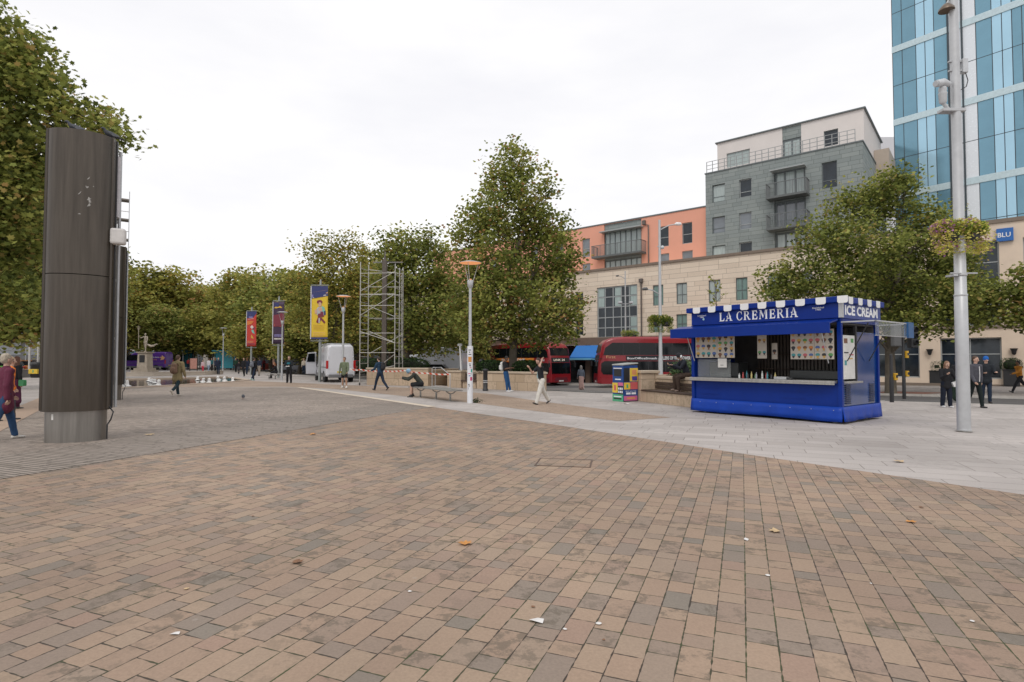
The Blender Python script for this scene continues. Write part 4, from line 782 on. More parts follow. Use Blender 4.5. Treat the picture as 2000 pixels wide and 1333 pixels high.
for i in range(9): x = .06+i*.512; mb = MB(); mb.slab(rr(x+.1, x+.345, 2.975, 3.153, .05, -.125), (0, -.006, 0)); P('scallop', mb, white, k)
for i in range(4): y = .2+i*.58; mb = MB(); mb.slab(rr(y, y+.26, 2.975, 3.153, .05, LK+.105, 'y'), (.006, 0, 0)); P('scallop', mb, white, k)
# hand drawn serif letters
def glyph(ch):
    S_ = []; T = .2; t = .085
    st = lambda x, a=0, b=1, w_=T: [(x, a), (x+w_, a), (x+w_, b), (x, b)]
    sf = lambda x, y, w_=.36: [(x-w_/2, y), (x+w_/2, y), (x+w_/2-.06, y+.09 if y < .5 else y-.09), (x-w_/2+.06, y+.09 if y < .5 else y-.09)]
    if ch == 'L': S_ += [st(.1), sf(.2, 0), sf(.2, 1), [(.3, 0), (.72, 0), (.76, .34), (.7, .34), (.6, .13), (.3, .11)]]; w_ = .8
    elif ch == 'I': S_ += [st(.08), sf(.18, 0), sf(.18, 1)]; w_ = .38
    elif ch == 'E': S_ += [st(.1), sf(.2, 0), sf(.2, 1), [(.3, 0), (.72, 0), (.76, .32), (.7, .32), (.6, .12), (.3, .1)], [(.3, 1), (.68, 1), (.72, .7), (.66, .7), (.57, .88), (.3, .9)], [(.3, .45), (.5, .45), (.56, .36), (.6, .36), (.6, .66), (.56, .66), (.5, .55), (.3, .55)]]; w_ = .8
    elif ch == 'R': S_ += [st(.1), sf(.2, 0), sf(.2, 1)]; S_ += arcs(.42, .745, .3, .255, -90, 90, .16); S_ += [[(.3, 1), (.43, 1), (.43, .9), (.3, .9)], [(.3, .5), (.43, .5), (.43, .59), (.3, .59)], [(.38, .52), (.56, .52), (.84, .08), (.96, .1), (.94, 0), (.7, 0)]]; w_ = .96
    elif ch == 'A': S_ += [[(.36, 1.04), (.52, 1.04), (.86, 0), (.64, 0)], [(.4, .98), (.34, .86), (.1, 0), (.02, 0), (.02, .02)][:0] or [(.34, .84), (.41, .98), (.19, .0), (.1, .0)], [(.22, .27), (.6, .27), (.58, .36), (.25, .36)], sf(.14, 0, .34), sf(.76, 0, .42), [(.12, .5), (.24, .42), (.28, .55), (.18, .6)], [(.78, .5), (.66, .42), (.62, .55), (.72, .6)]]; w_ = .94
    elif ch == 'M': S_ += [[(.12, 0), (.2, 0), (.26, .95), (.17, .95)], st(.86, 0, 1, .2), [(.12, 1), (.34, 1), (.62, .3), (.54, .1)], [(.54, .1), (.6, .34), (.84, 1), (.92, 1)], sf(.16, 0, .3), sf(.96, 0), sf(.22, 1, .32), sf(.96, 1)]; w_ = 1.2
    elif ch == 'C': S_ += arcs(.46, .5, .42, .52, 45, 315, .17, True); S_ += [[(.68, .98), (.76, .98), (.78, .66), (.72, .66)], [(.74, .3), (.82, .34), (.8, .1), (.72, .08)]]; w_ = .86
    return S_, w_
def arcs(cx, cy, rx, ry, a0, a1, t, thin=False):
    out = []; n = 14
    for i in range(n):
        p = []
        for a, rr_ in ((i, 1), (i+1, 1), (i+1, 0), (i, 0)):
            an = radians(a0+(a1-a0)*a/n); th_ = t*(.45+.55*abs(cos(an))); q = 0 if rr_ else 1; p.append((cx+(rx-q*th_)*cos(an), cy+(ry-q*th_*.8)*sin(an)))
        out.append(p)
    return out
def serif(word, par, x0, z0, w_, h, y, m):
    tot = 0; G_ = []
    for c in word:
        if c == ' ': tot += .42; continue
        s_, a = glyph(c); G_.append((tot, s_)); tot += a+.12
    s = w_/tot
    for ox, polys in G_:
        mb = MB()
        for i, p in enumerate(polys): mb.poly([(x0+(ox+a)*s, y-.0004*i, z0+b*h) for a, b in p])
        P('letter', mb, m, par)
lw = mat('white sign lettering', (.82, .83, .85), .4, var=.03)
serif('LA CREMERIA', k, .98, 2.70, 2.3, .25, -.036, lw)
text('ICE CREAM', lw, k, (LK+.033, .16, 2.70), (0, 1, 0), DK-.34, .25, ext=.002, off=.04)
for x in (.26, 3.62): text('Established', lw, k, (x, -.032, 2.885), (1, 0, 0), .28, .04, ext=.002, off=.01); text('1985', lw, k, (x+.08, -.032, 2.835), (1, 0, 0), .13, .04, ext=.002, off=.01)
mb = MB(); mb.lathe([(.0001, 0), (.035, 0.001)], 12); mb.xf(Matrix.Translation((.46, -.034, 2.795)) @ Matrix.Rotation(pi/2, 4, 'X')); P('emblem', mb, mat('pale blue emblem', (.3, .5, .6), .4), k)
# raised front flap, side flap, struts
mb = MB(); mb.slab([(-.35, -.02, 2.60), (-.35, -.5, 2.50), (-.35, -.5, 2.46), (-.35, -.02, 2.56)], (LK+.3, 0, 0)); mb.box(-.36, LK-.04, -.55, -.505, 2.235, 2.505); mb.box(-.35, -.32, -.504, -.02, 2.3, 2.5); P('front_flap', mb, blue, k, bev=.006)
mb = MB(); mb.box(-.62, -.1, .0, .04, 2.26, 2.42); mb.box(-.62, -.58, .041, DK-.3, 2.26, 2.42); mb.slab([(-.09, .05, 2.46), (-.6, .05, 2.43), (-.6, .05, 2.40), (-.09, .05, 2.43)], (0, DK-.4, 0)); P('end_flap', mb, blue, k, bev=.006)
mb = MB(); mb.box(LK+.74, LK+.78, -.0, DK-.05, 2.5, 2.53); mb.box(LK+.74, LK+.78, 0, DK-.05, 2.16, 2.175); mb.box(LK, LK+.78, 0, .03, 2.5, 2.53); mb.box(LK, LK+.78, DK-.1, DK-.07, 2.5, 2.53); P('side_flap_frame', mb, galv, k)
mb = MB(); mb.slab([(LK+.01, .03, 2.53), (LK+.73, .03, 2.525), (LK+.73, .03, 2.515), (LK+.01, .03, 2.52)], (0, DK-.15, 0)); mb.box(LK+.745, LK+.775, .03, DK-.42, 2.18, 2.495); P('side_flap', mb, mat('clear acrylic', (.75, .8, .8), .05, alpha=.12), k)
mb = MB(); mb.box(LK+.72, LK+.82, DK-.42, DK-.04, 2.15, 2.55); P('flap_end_box', mb, mat('dusty blue plastic', (.02, .10, .26), .4), k)
for x, a, b in ((.12, 1.55, 2.36), (LK-.3, 1.5, 2.36)): mb = MB(); mb.tube([(x, -.01, a), (x, -.42, b)], .014, 6); P('gas_strut', mb, galv, k)
for y in (.3, DK-.75): mb = MB(); mb.tube([(LK+.01, y, 1.55), (LK+.5, y, 2.49)], .013, 6); P('gas_strut', mb, dark, k)
# vents on the side
for y in (.28, DK-.62):
    mb = MB(); [mb.slab([(LK-.048, y, .48+.045*i), (LK-.02, y, .475+.045*i), (LK-.02, y, .5+.045*i), (LK-.048, y, .507+.045*i)], (0, .3, 0)) for i in range(11)]; P('vent', mb, mat('vent louvre', (.006, .02, .08), .4), k)
for z in (.55, .72):
    for x in (.3, 2.75): mb = MB(); [mb.box(x, x+.62, e-.006, e, z+.03*i, z+.012+.03*i) for i in range(2)]; P('louvre', mb, blue, k)
# menu boards and posters
paper = mat('menu board', (.52, .47, .40), .45, var=.05); inks = [mat('ink '+n_, c, .5, var=.1) for n_, c in (('brown', (.20, .09, .05)), ('pink', (.50, .12, .14)), ('gold', (.55, .33, .08)), ('teal', (.06, .28, .30)), ('green', (.10, .30, .10)), ('black', (.03, .03, .035)), ('blue', (.08, .14, .35)), ('orange', (.6, .22, .05)))]
def board(x0, x1, z0, z1, y, cells, seed, nm='menu_board'):
    r = random.Random(seed); mb = MB(); mb.box(x0, x1, y, y+.012, z0, z1); b = P(nm, mb, paper, k); W = x1-x0
    nx, nz = cells; bx = [MB() for _ in inks]
    for i in range(nx):
        for j in range(nz):
            cx = x0+W*(i+.5)/nx; cz = z0+(z1-z0)*(j+.45)/nz; s = min(W/nx, (z1-z0)/nz)*.47; c = bx[r.randrange(len(inks))]; c2 = bx[r.choice((0, 2, 5))]
            c.poly([(cx+s*cos(a)*.8, y-.003, cz+s*.35+s*.6*sin(a)) for a in [2*pi*q/9 for q in range(9)]])
            c2.poly([(cx-s*.55, y-.004, cz), (cx+s*.55, y-.004, cz), (cx+s*.2, y-.004, cz-s*.85), (cx-s*.2, y-.004, cz-s*.85)])
            if r.random() < .4: bx[5].poly([(cx-s*.8, y-.003, cz-s*1.0), (cx+s*.8, y-.003, cz-s*1.0), (cx+s*.8, y-.003, cz-s*.92), (cx-s*.8, y-.003, cz-s*.92)])
    for c, m in zip(bx, inks):
        if c.v: P('picture', c, m, b)
board(.14, .86, 1.64, 2.3, .02, (4, 3), 1); board(.87, 1.42, 1.64, 2.3, .02, (3, 4), 2); board(3.02, 3.62, 1.6, 2.36, .02, (4, 4), 3); board(3.63, 4.1, 1.6, 2.36, .02, (3, 4), 4)
board(1.95, 2.22, 1.62, 2.3, .3, (2, 2), 5, 'poster'); board(2.26, 2.42, 1.6, 2.05, .5, (1, 1), 7, 'poster')
mb = MB(); mb.box(.9, 1.18, .0, .01, 1.36, 1.62); b_ = P('notice', mb, mat('white paper', (.68, .67, .64), .6), k); mb = MB(); mb.box(.98, 1.08, -.004, -.001, 1.42, 1.435); P('picture', mb, inks[5], b_)
mb = MB(); mb.box(LK-.03, LK-.02, .14, .84, 1.1, 2.2); b_ = P('side_poster', mb, MATS['white paper'], k)
for i, (y0, z0, w_, h_) in enumerate([(.2, 2.0, .2, .12), (.5, 1.7, .25, .03), (.5, 1.6, .2, .03), (.22, 1.45, .12, .12), (.6, 2.02, .16, .1), (.2, 1.75, .25, .03)]): mb = MB(); mb.box(LK-.018, LK-.015, y0, y0+w_, z0, z0+h_); P('picture', mb, inks[i % 8], b_)
mb = MB(); mb.box(LK-.06, LK+.0, .86, .93, 1.05, 2.45); P('window_frame', mb, dark, k)
# a few things standing on the counter
bc = [(.7, .72, .7), (.45, .07, .07), (.05, .25, .3), (.05, .05, .06), (.6, .5, .2), (.1, .25, .1), (.35, .35, .4)]
Mki = Matrix.Translation((ko.x, ko.y, 0)) @ Matrix.Rotation(ka, 4, 'Z')
for i in range(12):
    x = 1.5+i*.085+(.06 if i > 6 else 0); hh = .14+.07*((i*37) % 5)/4; mb = MB(); mb.lathe([(.026, 0), (.026, hh*.6), (.011, hh*.78), (.011, hh)], 10); o = P('sauce_bottle', mb, mat('bottle colour %d' % (i % 7), bc[i % 7], .3), None); o.location = Mki @ Vector((x, .12+.05*(i % 3), 1.061)); tag(o, '%s sauce bottle, %s from the left in the row on the kiosk counter' % (('white', 'red', 'teal', 'black', 'yellow', 'green', 'grey')[i % 7], ('first', 'second', 'third', 'fourth', 'fifth', 'sixth', 'seventh', 'eighth', 'ninth', 'tenth', 'eleventh', 'twelfth')[i]), 'bottle', 'bottles on the kiosk counter')
mb = MB(); mb.box(-.17, .17, -.09, .09, 0, .07); o = P('napkin_box', mb, galv, None, bev=.006); o.location = Mki @ Vector((2.72, .12, 1.061)); o.rotation_euler = (0, 0, ka); tag(o, 'flat silver napkin box on the kiosk counter right of the bottles', 'box')
mb = MB(); mb.lathe([(.07, 0), (.09, .05), (.085, .05)], 14); o = P('tip_dish', mb, dark, None); o.location = Mki @ Vector((3.0, .02, 1.061)); tag(o, 'small dark dish at the front edge of the kiosk counter', 'dish')
# ============================================================ STEEL COLUMNS (left)
csteel = mat('stained steel cladding', (.082, .069, .056), .3, .65, var=.3, scale=1.8, streak=True, bump=.04)
csteel2 = mat('brushed steel plinth', (.26, .245, .225), .36, .8, var=.3, scale=1.6, streak=True)
def lens(w_, d_, n=18, p=2.3):
    return [(w_/2*(abs(cos(a))**(2/p))*(1 if cos(a) >= 0 else -1), d_/2*(abs(sin(a))**(2/p))*(1 if sin(a) >= 0 else -1)) for a in [2*pi*i/n for i in range(n)]]
def column(loc, rot, label, h=6.05, first=False):
    t = thing('steel_column', label, 'column', loc, rot, 'steel columns beside the plaza'); pr_ = lens(.99, .72, 48, 2.1)
    mb = MB(); mb.shell(pr_, 0, .66); P('plinth', mb, csteel2, t)
    for z0, z1 in ((.60, 3.23), (3.245, h)):
        mb = MB(); q = lens(1.13, .86, 48, 2.1); mb.shell(q, z0, z1); P('shaft_shell', mb, csteel, t)
    for sx in (-1, 1):
        mb = MB(); mb.box(.552*sx-.03, .552*sx+.03, -.05, .05, .62, h-.01); P('slot', mb, dark, t)
        mb = MB(); mb.box(.525*sx-.02, .525*sx+.02, -.19, -.15, .62, h+.01); P('edge_trim', mb, csteel, t)
    mb = MB(); mb.tube([(.6, .2, .62), (.6, .2, h-.15)], .03); [mb.box(.5, .6, .18, .22, z, z+.05) for z in (.8, 2, 3.2, 4.4, 5.5)]; P('side_pipe', mb, galv, t)
    mb = MB(); mb.tube([(.54, -.12, .66), (.62, -.15, .55), (.58, -.15, .4), (.53, -.2, .3), (.53, -.2, .02)], .014, 6); P('cable', mb, dark, t)
    return t
col1 = column((-8.58, 11.25, 0), radians(27), 'nearest tall stained steel column with curved faces at the left of the plaza')
mb = MB(); mb.box(-.055, .055, -.004, .001, -.055, .055); o = P('sticker', mb, MATS['white paper'], col1); o.location = (-.28, -.29, .5); o.rotation_euler = (0, 0, radians(-8))
rs = random.Random(12)
for i in range(22):
    a = -radians(rs.uniform(60, 88)) if i < 15 else -radians(rs.uniform(38, 75)); zq = rs.uniform(4.35, 5.25) if i < 15 else rs.uniform(4.9, 5.5); cx_, cy_ = .565*cos(a)*1.0, .43*sin(a)
    mb = MB(); w_, hq = rs.uniform(.006, .03), rs.uniform(.01, .05); T_ = Matrix.Translation((cx_, cy_, zq)) @ Matrix.Rotation(atan2(cy_/.43**2, cx_/.565**2)+pi/2, 4, 'Z') @ Matrix.Rotation(rs.uniform(-.6, .6), 4, 'Y'); mb.slab([T_ @ Vector(v) for v in ((-w_, 0, -hq), (w_*.6, 0, -hq*.4), (w_, 0, hq*.2), (0, 0, hq), (-w_*.5, 0, hq*.1))], T_.to_3x3() @ Vector((0, -.004, 0))); P('dropping', mb, mat('dried dropping', (.36, .35, .33), .8), col1)
tag(col1, col1['label'], 'column')
bannerw = MB(); bannerw.box(.58, .61, .0, .3, 4.5, 5.75); P('torn_sheet', bannerw, mat('torn white sheet', (.55, .53, .55), .6, var=.3), col1)
p2 = G(207, 782); col2 = column((p2.x, p2.y, 0), radians(34), 'second steel column, its right edge showing just behind the nearest one')
p3 = G(212, 762); col3 = column((p3.x-.3, p3.y, 0), radians(34), 'third steel column, a thin dark edge behind the second one')
for (u, v, Y, s, lab) in ((231, 463, 11.4, 1, 'large white box floodlight fixed to the side of the nearest steel column'), (234, 587, 23, .85, 'small white floodlight fixed to the second steel column')):
    p = AT(u, v, Y); t = thing('floodlight', lab, 'floodlight', p, radians(25)); mb = MB(); mb.box(-.13*s, .13*s, -.1*s, .1*s, -.16*s, .16*s); P('housing', mb, mat('off-white housing', (.6, .58, .56), .5), t, bev=.04*s); mb = MB(); mb.tube([(-.28*s, .03, .02), (-.1*s, 0, 0)], .025*s, 6); P('bracket', mb, galv, t)
# ============================================================ birds
pg = mat('pigeon feathers', (.045, .05, .062), .6, var=.4, scale=20); pg2 = mat('pigeon neck', (.03, .06, .055), .35)
def pigeon(p, rot, label, down=False):
    t = thing('pigeon', label, 'pigeon', p, rot, 'pigeons'); zb = .0
    prof = [((-.16, .085), .012), ((-.11, .095), .03), ((-.05, .11), .056), ((.02, .125), .062), ((.07, .14), .05), ((.1, .17 if not down else .12), .032), ((.115, .2 if not down else .09), .025), ((.135, .215 if not down else .07), .026), ((.16, .212 if not down else .05), .016), ((.182, .205 if not down else .035), .004)]
    mb = MB(); mb.tube([(a, 0, b) for (a, b), r in prof], [r for _, r in prof], 12); P('body', mb, pg, t)
    mb = MB(); mb.slab([(-.15, .055, .1), (-.02, .066, .08), (.06, .058, .13), (0, .055, .165), (-.12, .045, .13)], (0, -.008, 0)); mb.slab([(-.15, -.055, .1), (-.02, -.066, .08), (.06, -.058, .13), (0, -.055, .165), (-.12, -.045, .13)], (0, .008, 0)); P('wings', mb, mat('pigeon wing', (.09, .095, .105), .6, var=.3, scale=25), t)
    mb = MB(); mb.slab([(-.1, -.025, .095), (-.24, -.035, .075), (-.24, .035, .075), (-.1, .025, .095)], (0, 0, .01)); P('tail', mb, pg, t)
    for s in (-.02, .02): mb = MB(); mb.tube([(.015, s, .08), (.02, s, .01), (.05, s, .004)], .005, 5); P('leg', mb, mat('pigeon leg', (.3, .08, .07), .6), t)
p = G(475, 780); pigeon(p, radians(120), 'dark pigeon walking alone on the grey setts', True)
pigeon(Vector((-8.62, 11.1, 6.05)), radians(215), 'dark pigeon perched on top of the nearest steel column, left one'); pigeon(Vector((-8.17, 11.45, 6.05)), radians(232), 'dark pigeon perched at the right edge of the nearest column top')
# ============================================================ STREET LAMPS with disc reflectors
lampglow = mat('lit amber reflector', (.9, .38, .15), .5, var=.05, emit=.42); lampoff = mat('unlit reflector disc', (.55, .52, .48), .4, .2)
def disc_lamp(p, label, H=5.15, lit=True, R_=.41):
    t = thing('street_lamp', label, 'street lamp', p, random.uniform(0, 3), 'disc-topped street lamps')
    mb = MB(); mb.lathe([(.075, -.1), (.075, .9), (.065, .95), (.05, H-.95), (.05, H-.9)], 16); P('pole', mb, galv, t)
    mb = MB(); mb.lathe([(.052, H-.95), (.10, H-.88), (.115, H-.68), (.09, H-.64), (.02, H-.63)], 16); P('lamp_head', mb, galv, t)
    for a in (.3, 2.4, 4.5): mb = MB(); mb.tube([(.09*cos(a), .09*sin(a), H-.75), (.2*cos(a), .2*sin(a), H-.35), (.3*cos(a), .3*sin(a), H-.03)], .012, 6); P('arm', mb, galv, t)
    mb = MB(); mb.lathe([(.001, H+.05), (R_*.6, H+.045), (R_, H+.0), (R_, H-.012)], 28, cap=False); P('disc', mb, galv, t)
    mb = MB(); mb.lathe([(.001, H+.035), (R_*.6, H+.028), (R_*.97, H-.008)], 28, cap=False); P('reflector', mb, lampglow if lit else lampoff, t)
    if lit: mb = MB(); mb.lathe([(.001, H-.622), (.05, H-.62), (.05, H-.6), (.001, H-.6)], 12); P('bulb', mb, lampglow, t)
    return t
l1 = disc_lamp(G(918, 787.5), 'nearest disc street lamp with orange glowing reflector and white poster wrap on its pole')
disc_lamp(XY(670, 32), 'disc street lamp with orange glowing reflector in front of the white van'); disc_lamp(XY(551, 43), 'disc street lamp overlapping the dark banner', lit=False); disc_lamp(XY(436, 65), 'thin far disc street lamp left of the red banner', lit=False)
mb = MB(); mb.shell([(.105*cos(a), .105*sin(a)) for a in [2*pi*i/20 for i in range(20)]], .0, 2.08); wr = P('poster_wrap', mb, mat('white poster paper', (.72, .73, .76), .6, var=.06), l1); l1.rotation_euler = (0, 0, 0)
def patch(z0, z1, a0, a1, m, par=None):
    mb = MB(); n = 6; A = [radians(a0+(a1-a0)*i/n) for i in range(n+1)]
    for i in range(n): mb.quad(*[(.1075*cos(a), .1075*sin(a), z) for a, z in ((A[i], z0), (A[i+1], z0), (A[i+1], z1), (A[i], z1))])
    P('sticker', mb, m, l1)
stk = [mat('sticker orange', (.62, .27, .06), .5), mat('sticker pink', (.52, .06, .16), .5), mat('sticker teal', (.03, .36, .28), .5), inks[5], inks[6]]
for z0, z1, a0, a1, c in ((1.50, 1.69, -125, -55, 0), (.82, .95, -85, -40, 1), (1.12, 1.24, -70, -40, 2), (1.92, 1.95, -120, -70, 3), (1.84, 1.87, -110, -85, 3), (1.76, 1.79, -120, -65, 3), (1.42, 1.44, -110, -70, 3), (1.34, 1.40, -100, -75, 3), (1.28, 1.30, -95, -60, 1), (1.06, 1.09, -125, -90, 1), (1.05, 1.08, -80, -60, 3), (.98, 1.01, -115, -75, 4), (.66, .69, -125, -95, 3), (.58, .67, -112, -104, 3), (.6, .65, -95, -88, 3), (.5, .57, -125, -118, 3)): patch(z0, z1, a0, a1, stk[c])
# ============================================================ tall poles on the right
bp = G(1883, 843.5)
flow = leafmat('trailing flowers', [(0, (.07, .13, .03)), (.35, (.20, .32, .06)), (.55, (.5, .5, .1)), (.78, (.78, .70, .2)), (.88, (.42, .15, .38)), (1, (.5, .25, .45))], .35)
flow2 = leafmat('trailing purple flowers', [(0, (.05, .09, .02)), (.45, (.17, .24, .05)), (.62, (.36, .36, .08)), (.82, (.5, .42, .1)), (1, (.32, .14, .24))], .2)
bigp = thing('lamp_mast', 'thick pale grey mast standing alone on the slabs right of the kiosk, with cameras', 'pole', bp)
mb = MB(); mb.lathe([(.128, -.1), (.126, 1.6), (.122, 3.0), (.113, 3.01), (.107, 4.6), (.10, 4.62), (.095, 7), (.082, 11.5), (.075, 12.5)], 28); P('mast', mb, galv, bigp)
for z in (.02, 3.0, 3.45): mb = MB(); mb.lathe([(.126, z), (.131, z+.01), (.131, z+.035), (.126, z+.045)], 28); P('band', mb, galv, bigp)
mb = MB(); mb.lathe([(.13, 0), (.135, 0), (.15, .02), (.17, .021)], 24); P('base_collar', mb, mat('crumbled mortar', (.42, .4, .37), .9, var=.3, scale=12), bigp)
mb = MB(); mb.tube([(-.3, -.1, 3.5), (.3, -.1, 3.5)], .018, 6); mb.box(-.24, -.14, -.12, .12, 3.44, 3.48); P('bracket', mb, galv, bigp)
zc_ = AT(1860, 180, 12.6).z
cm = mat('camera white plastic', (.52, .54, .56), .45); cc_ = thing('security_camera', 'large white security camera on an arm on the left of the mast', 'camera', (bp.x-.12, bp.y, zc_)); mb = MB(); mb.tube([(-.06, 0, -.38), (-.18, -.04, -.28), (-.2, -.04, -.1)], .04, 8); P('arm', mb, cm, cc_)
mb = MB(); mb.lathe([(.045, -.28), (.075, -.24), (.085, -.06), (.09, -.05), (.07, .0), (.085, .03), (.07, .1)], 14, (-.2, -.04, .0)); P('neck', mb, cm, cc_); mb = MB(); mb.tube([(-.05, -.03, .17), (-.2, -.06, .2), (-.4, -.12, .14)], [.06, .085, .075], 14); mb.tube([(-.4, -.12, .14), (-.43, -.13, .132)], .06, 12); P('housing', mb, cm, cc_, bev=.01)
mb = MB(); mb.box(-.24, .28, -.1, .1, -.46, -.39); P('clamp', mb, galv, cc_, bev=.01)
zz = AT(1890, 128, 12.6).z; jb = thing('junction_box', 'small white box with looping black cable on the right of the mast', 'box', (bp.x+.2, bp.y, zz)); mb = MB(); mb.box(-.06, .06, -.06, .06, -.17, .15); P('housing', mb, cm, jb, bev=.012)
mb = MB(); mb.tube([(.02, -.02, -.17), (.07, -.02, -.34), (.03, -.02, -.48), (-.1, -.02, -.56)], .01, 6); P('cable', mb, dark, jb); mb = MB(); [mb.box(-.34, -.061, -.03, .03, z, z+.03) for z in (.08, -.13)]; P('bracket', mb, galv, jb)
zz = AT(1862, 16, 12.6).z; bl = thing('bell_lamp', 'small dark bell-shaped lamp high on the left of the mast', 'lamp', (bp.x-.16, bp.y, zz)); mb = MB(); mb.lathe([(.16, -.05), (.15, .0), (.06, .1), (.02, .12)], 16); P('shade', mb, mat('bronze shade', (.16, .12, .09), .4, .4), bl); mb = MB(); mb.tube([(0, 0, .1), (.05, 0, .2), (.14, 0, .2)], .015, 6); P('arm', mb, galv, bl)
def basket(loc, label, s, m, seed, trail=True, n=2600):
    t = thing('flower_basket', label, 'flower basket', loc, 0, 'hanging flower baskets'); rng = np.random.default_rng(seed)
    for sx in (-1, 1): mb = MB(); mb.lathe([(.001, -.26*s), (.2*s, -.24*s), (.27*s, .02*s), (.25*s, .02*s)], 14, (.32*s*sx, -.02, 0)); P('tub', mb, dark, t)
    mb = MB(); mb.box(-.34*s, .34*s, -.05, .05, -.02*s, .01*s); P('bracket', mb, galv, t)
    d = rng.normal(size=(n, 3)); d /= np.linalg.norm(d, axis=1)[:, None]; r = rng.uniform(.3, 1., n)**.4; cl = rng.integers(0, 9, n); cx = np.linspace(-.5, .5, 9)[cl]
    c = d*r[:, None]*np.array([.26, .42, .26])*s; c[:, 0] += cx*s*1.05; c[:, 2] += (.16+.07*np.sin(cl*2.3))*s
    tint = .42+.3*rng.normal(size=n)*.6+.25*((cl % 3) == 0)
    if trail:
        k_ = n//4; tr_ = np.stack([rng.choice([-.62, -.5, -.15, .1, .52, .64], k_)*s+rng.normal(size=k_)*.07*s, rng.normal(size=k_)*.2*s-.05, -rng.uniform(0, .62, k_)*s], 1); c = np.vstack([c, tr_]); tint = np.concatenate([tint, .62+.12*rng.normal(size=k_)])
    leaves('flowers', c, .06*s**.5, tint, m, t, 'hex', rng); return t
basket((bp.x, bp.y, AT(1880, 452, 12.6).z-.05), 'large flower basket of yellow and purple blooms around the near mast', .74, flow, 5, n=5200)
def street_pole(p, H, label, arms, d=.09):
    t = thing('lamp_post', label, 'lamp post', p, 0, 'tall road lamp posts'); mb = MB(); mb.lathe([(d*1.25, -.3), (d*1.2, 1.6), (d, 1.7), (d*.6, H)], 14); P('pole', mb, galv, t)
    for z, L_, hd, m_ in arms:
        mb = MB(); mb.tube([(0, 0, z-.25), (L_*.45, -.1, z-.04), (L_*.8, -.15, z)], .028, 6); P('arm', mb, galv, t); s = 1 if L_ > 0 else -1
        mb = MB(); mb.tube([(L_*.72, -.14, z), (L_*.8, -.15, z+.02), (L_, -.2, z), (L_+.05*s, -.2, z-.02)], [.03, .08, .07, .02], 10); P('luminaire', mb, m_, t)
    return t
pp = G(1291, 770); Yp = 27.; pp = XY(1290, Yp); lum = mat('dark luminaire', (.1, .1, .1), .4)
street_pole(pp, AT(1290, 430, Yp).z-pp.z, 'tall lamp post rising from the planter left of the kiosk, with a flower basket', [(AT(1290, 440, Yp).z-pp.z, .95, 0, white), (AT(1290, 566, Yp).z-pp.z, -.85, 0, lum)])
t = thing('traffic_camera', 'small white camera halfway up the tall lamp post by the planter', 'camera', (pp.x, pp.y, AT(1290, 484, Yp).z)); mb = MB(); mb.ball((.12, -.05, 0), .09); P('housing', mb, cm, t); mb = MB(); mb.box(-.1, .1, -.03, .03, .03, .08); P('bracket', mb, galv, t)
basket((pp.x, pp.y, AT(1290, 630, Yp).z), 'round green and yellow flower basket on the tall lamp post by the planter', .8, flow2, 8, n=4200)
Yp = 52.; pp = XY(1222, Yp); street_pole(pp, AT(1222, 530, Yp).z-pp.z, 'thin lamp post in front of the big stair window', [(AT(1222, 540, Yp).z-pp.z, -.85, 0, lum)], .085)
t = thing('road_camera', 'twin white cameras on the thin lamp post by the stair window', 'camera', (pp.x, pp.y, AT(1222, 594, Yp).z)); mb = MB(); mb.box(-.6, .6, -.03, .03, -.02, .03); P('bracket', mb, galv, t)
for x in (-.5, .5): mb = MB(); mb.box(x-.18, x+.18, -.2, .1, .03, .22); P('camera_head', mb, cm, t, bev=.04)
basket((pp.x+.4, pp.y, AT(1222, 655, Yp).z), 'flower basket showing over the roof of the right-hand red bus', 1.1, flow, 9, n=2500)
# dark wall lantern, crossing posts
yel = mat('yellow push-button box', (.62, .36, .03), .5)
def cross_post(u, v, H, label, zb_, rot):
    p = G(u, v); t = thing('crossing_post', label, 'post', p, rot, 'pedestrian crossing posts'); mb = MB(); mb.lathe([(.07, -.1), (.07, .9), (.055, .95), (.055, H), (.05, H+.03), (.001, H+.05)], 14); P('post', mb, dark, t)
    for z, s in zb_: mb = MB(); mb.box(.05, .17, -.13, .06, z-.13*s, z+.13*s); b = P('button_box', mb, yel, t, bev=.015); mb = MB(); mb.box(.07, .15, -.14, -.131, z-.04, z+.07); P('button', mb, dark, b)
    return t
cross_post(1742, 786, 1.75, 'short dark crossing post with yellow box, nearest the kiosk side', [(.95, 1)], .3)
cp_ = cross_post(1766, 775, 3.0, 'taller dark crossing post carrying two yellow boxes and the signal head', [(1.0, 1), (1.85, 1.2)], .3)
mb = MB(); mb.box(.25, .6, -.22, .02, 2.15, 3.1); P('signal_head', mb, dark, cp_, bev=.03); mb = MB(); [mb.lathe([(.001, 0), (.1, .01)], 14, (0, 0, 0)) for _ in range(1)]
for j in range(3): mb = MB(); mb.tube([(.42, -.22, 2.94-.29*j), (.42, -.32, 2.95-.29*j)], .11, 12, False); P('hood', mb, dark, cp_)
mb = MB(); mb.box(.0, .3, -.02, .02, 2.6, 2.66); P('bracket', mb, dark, cp_)
mb = MB(); mb.box(-.62, -.18, -.1, .1, 2.2, 3.15); P('signal_back', mb, mat('grey signal backing', (.10, .10, .10), .5), cp_, bev=.04)
p = XY(1738, 27); mb = MB()
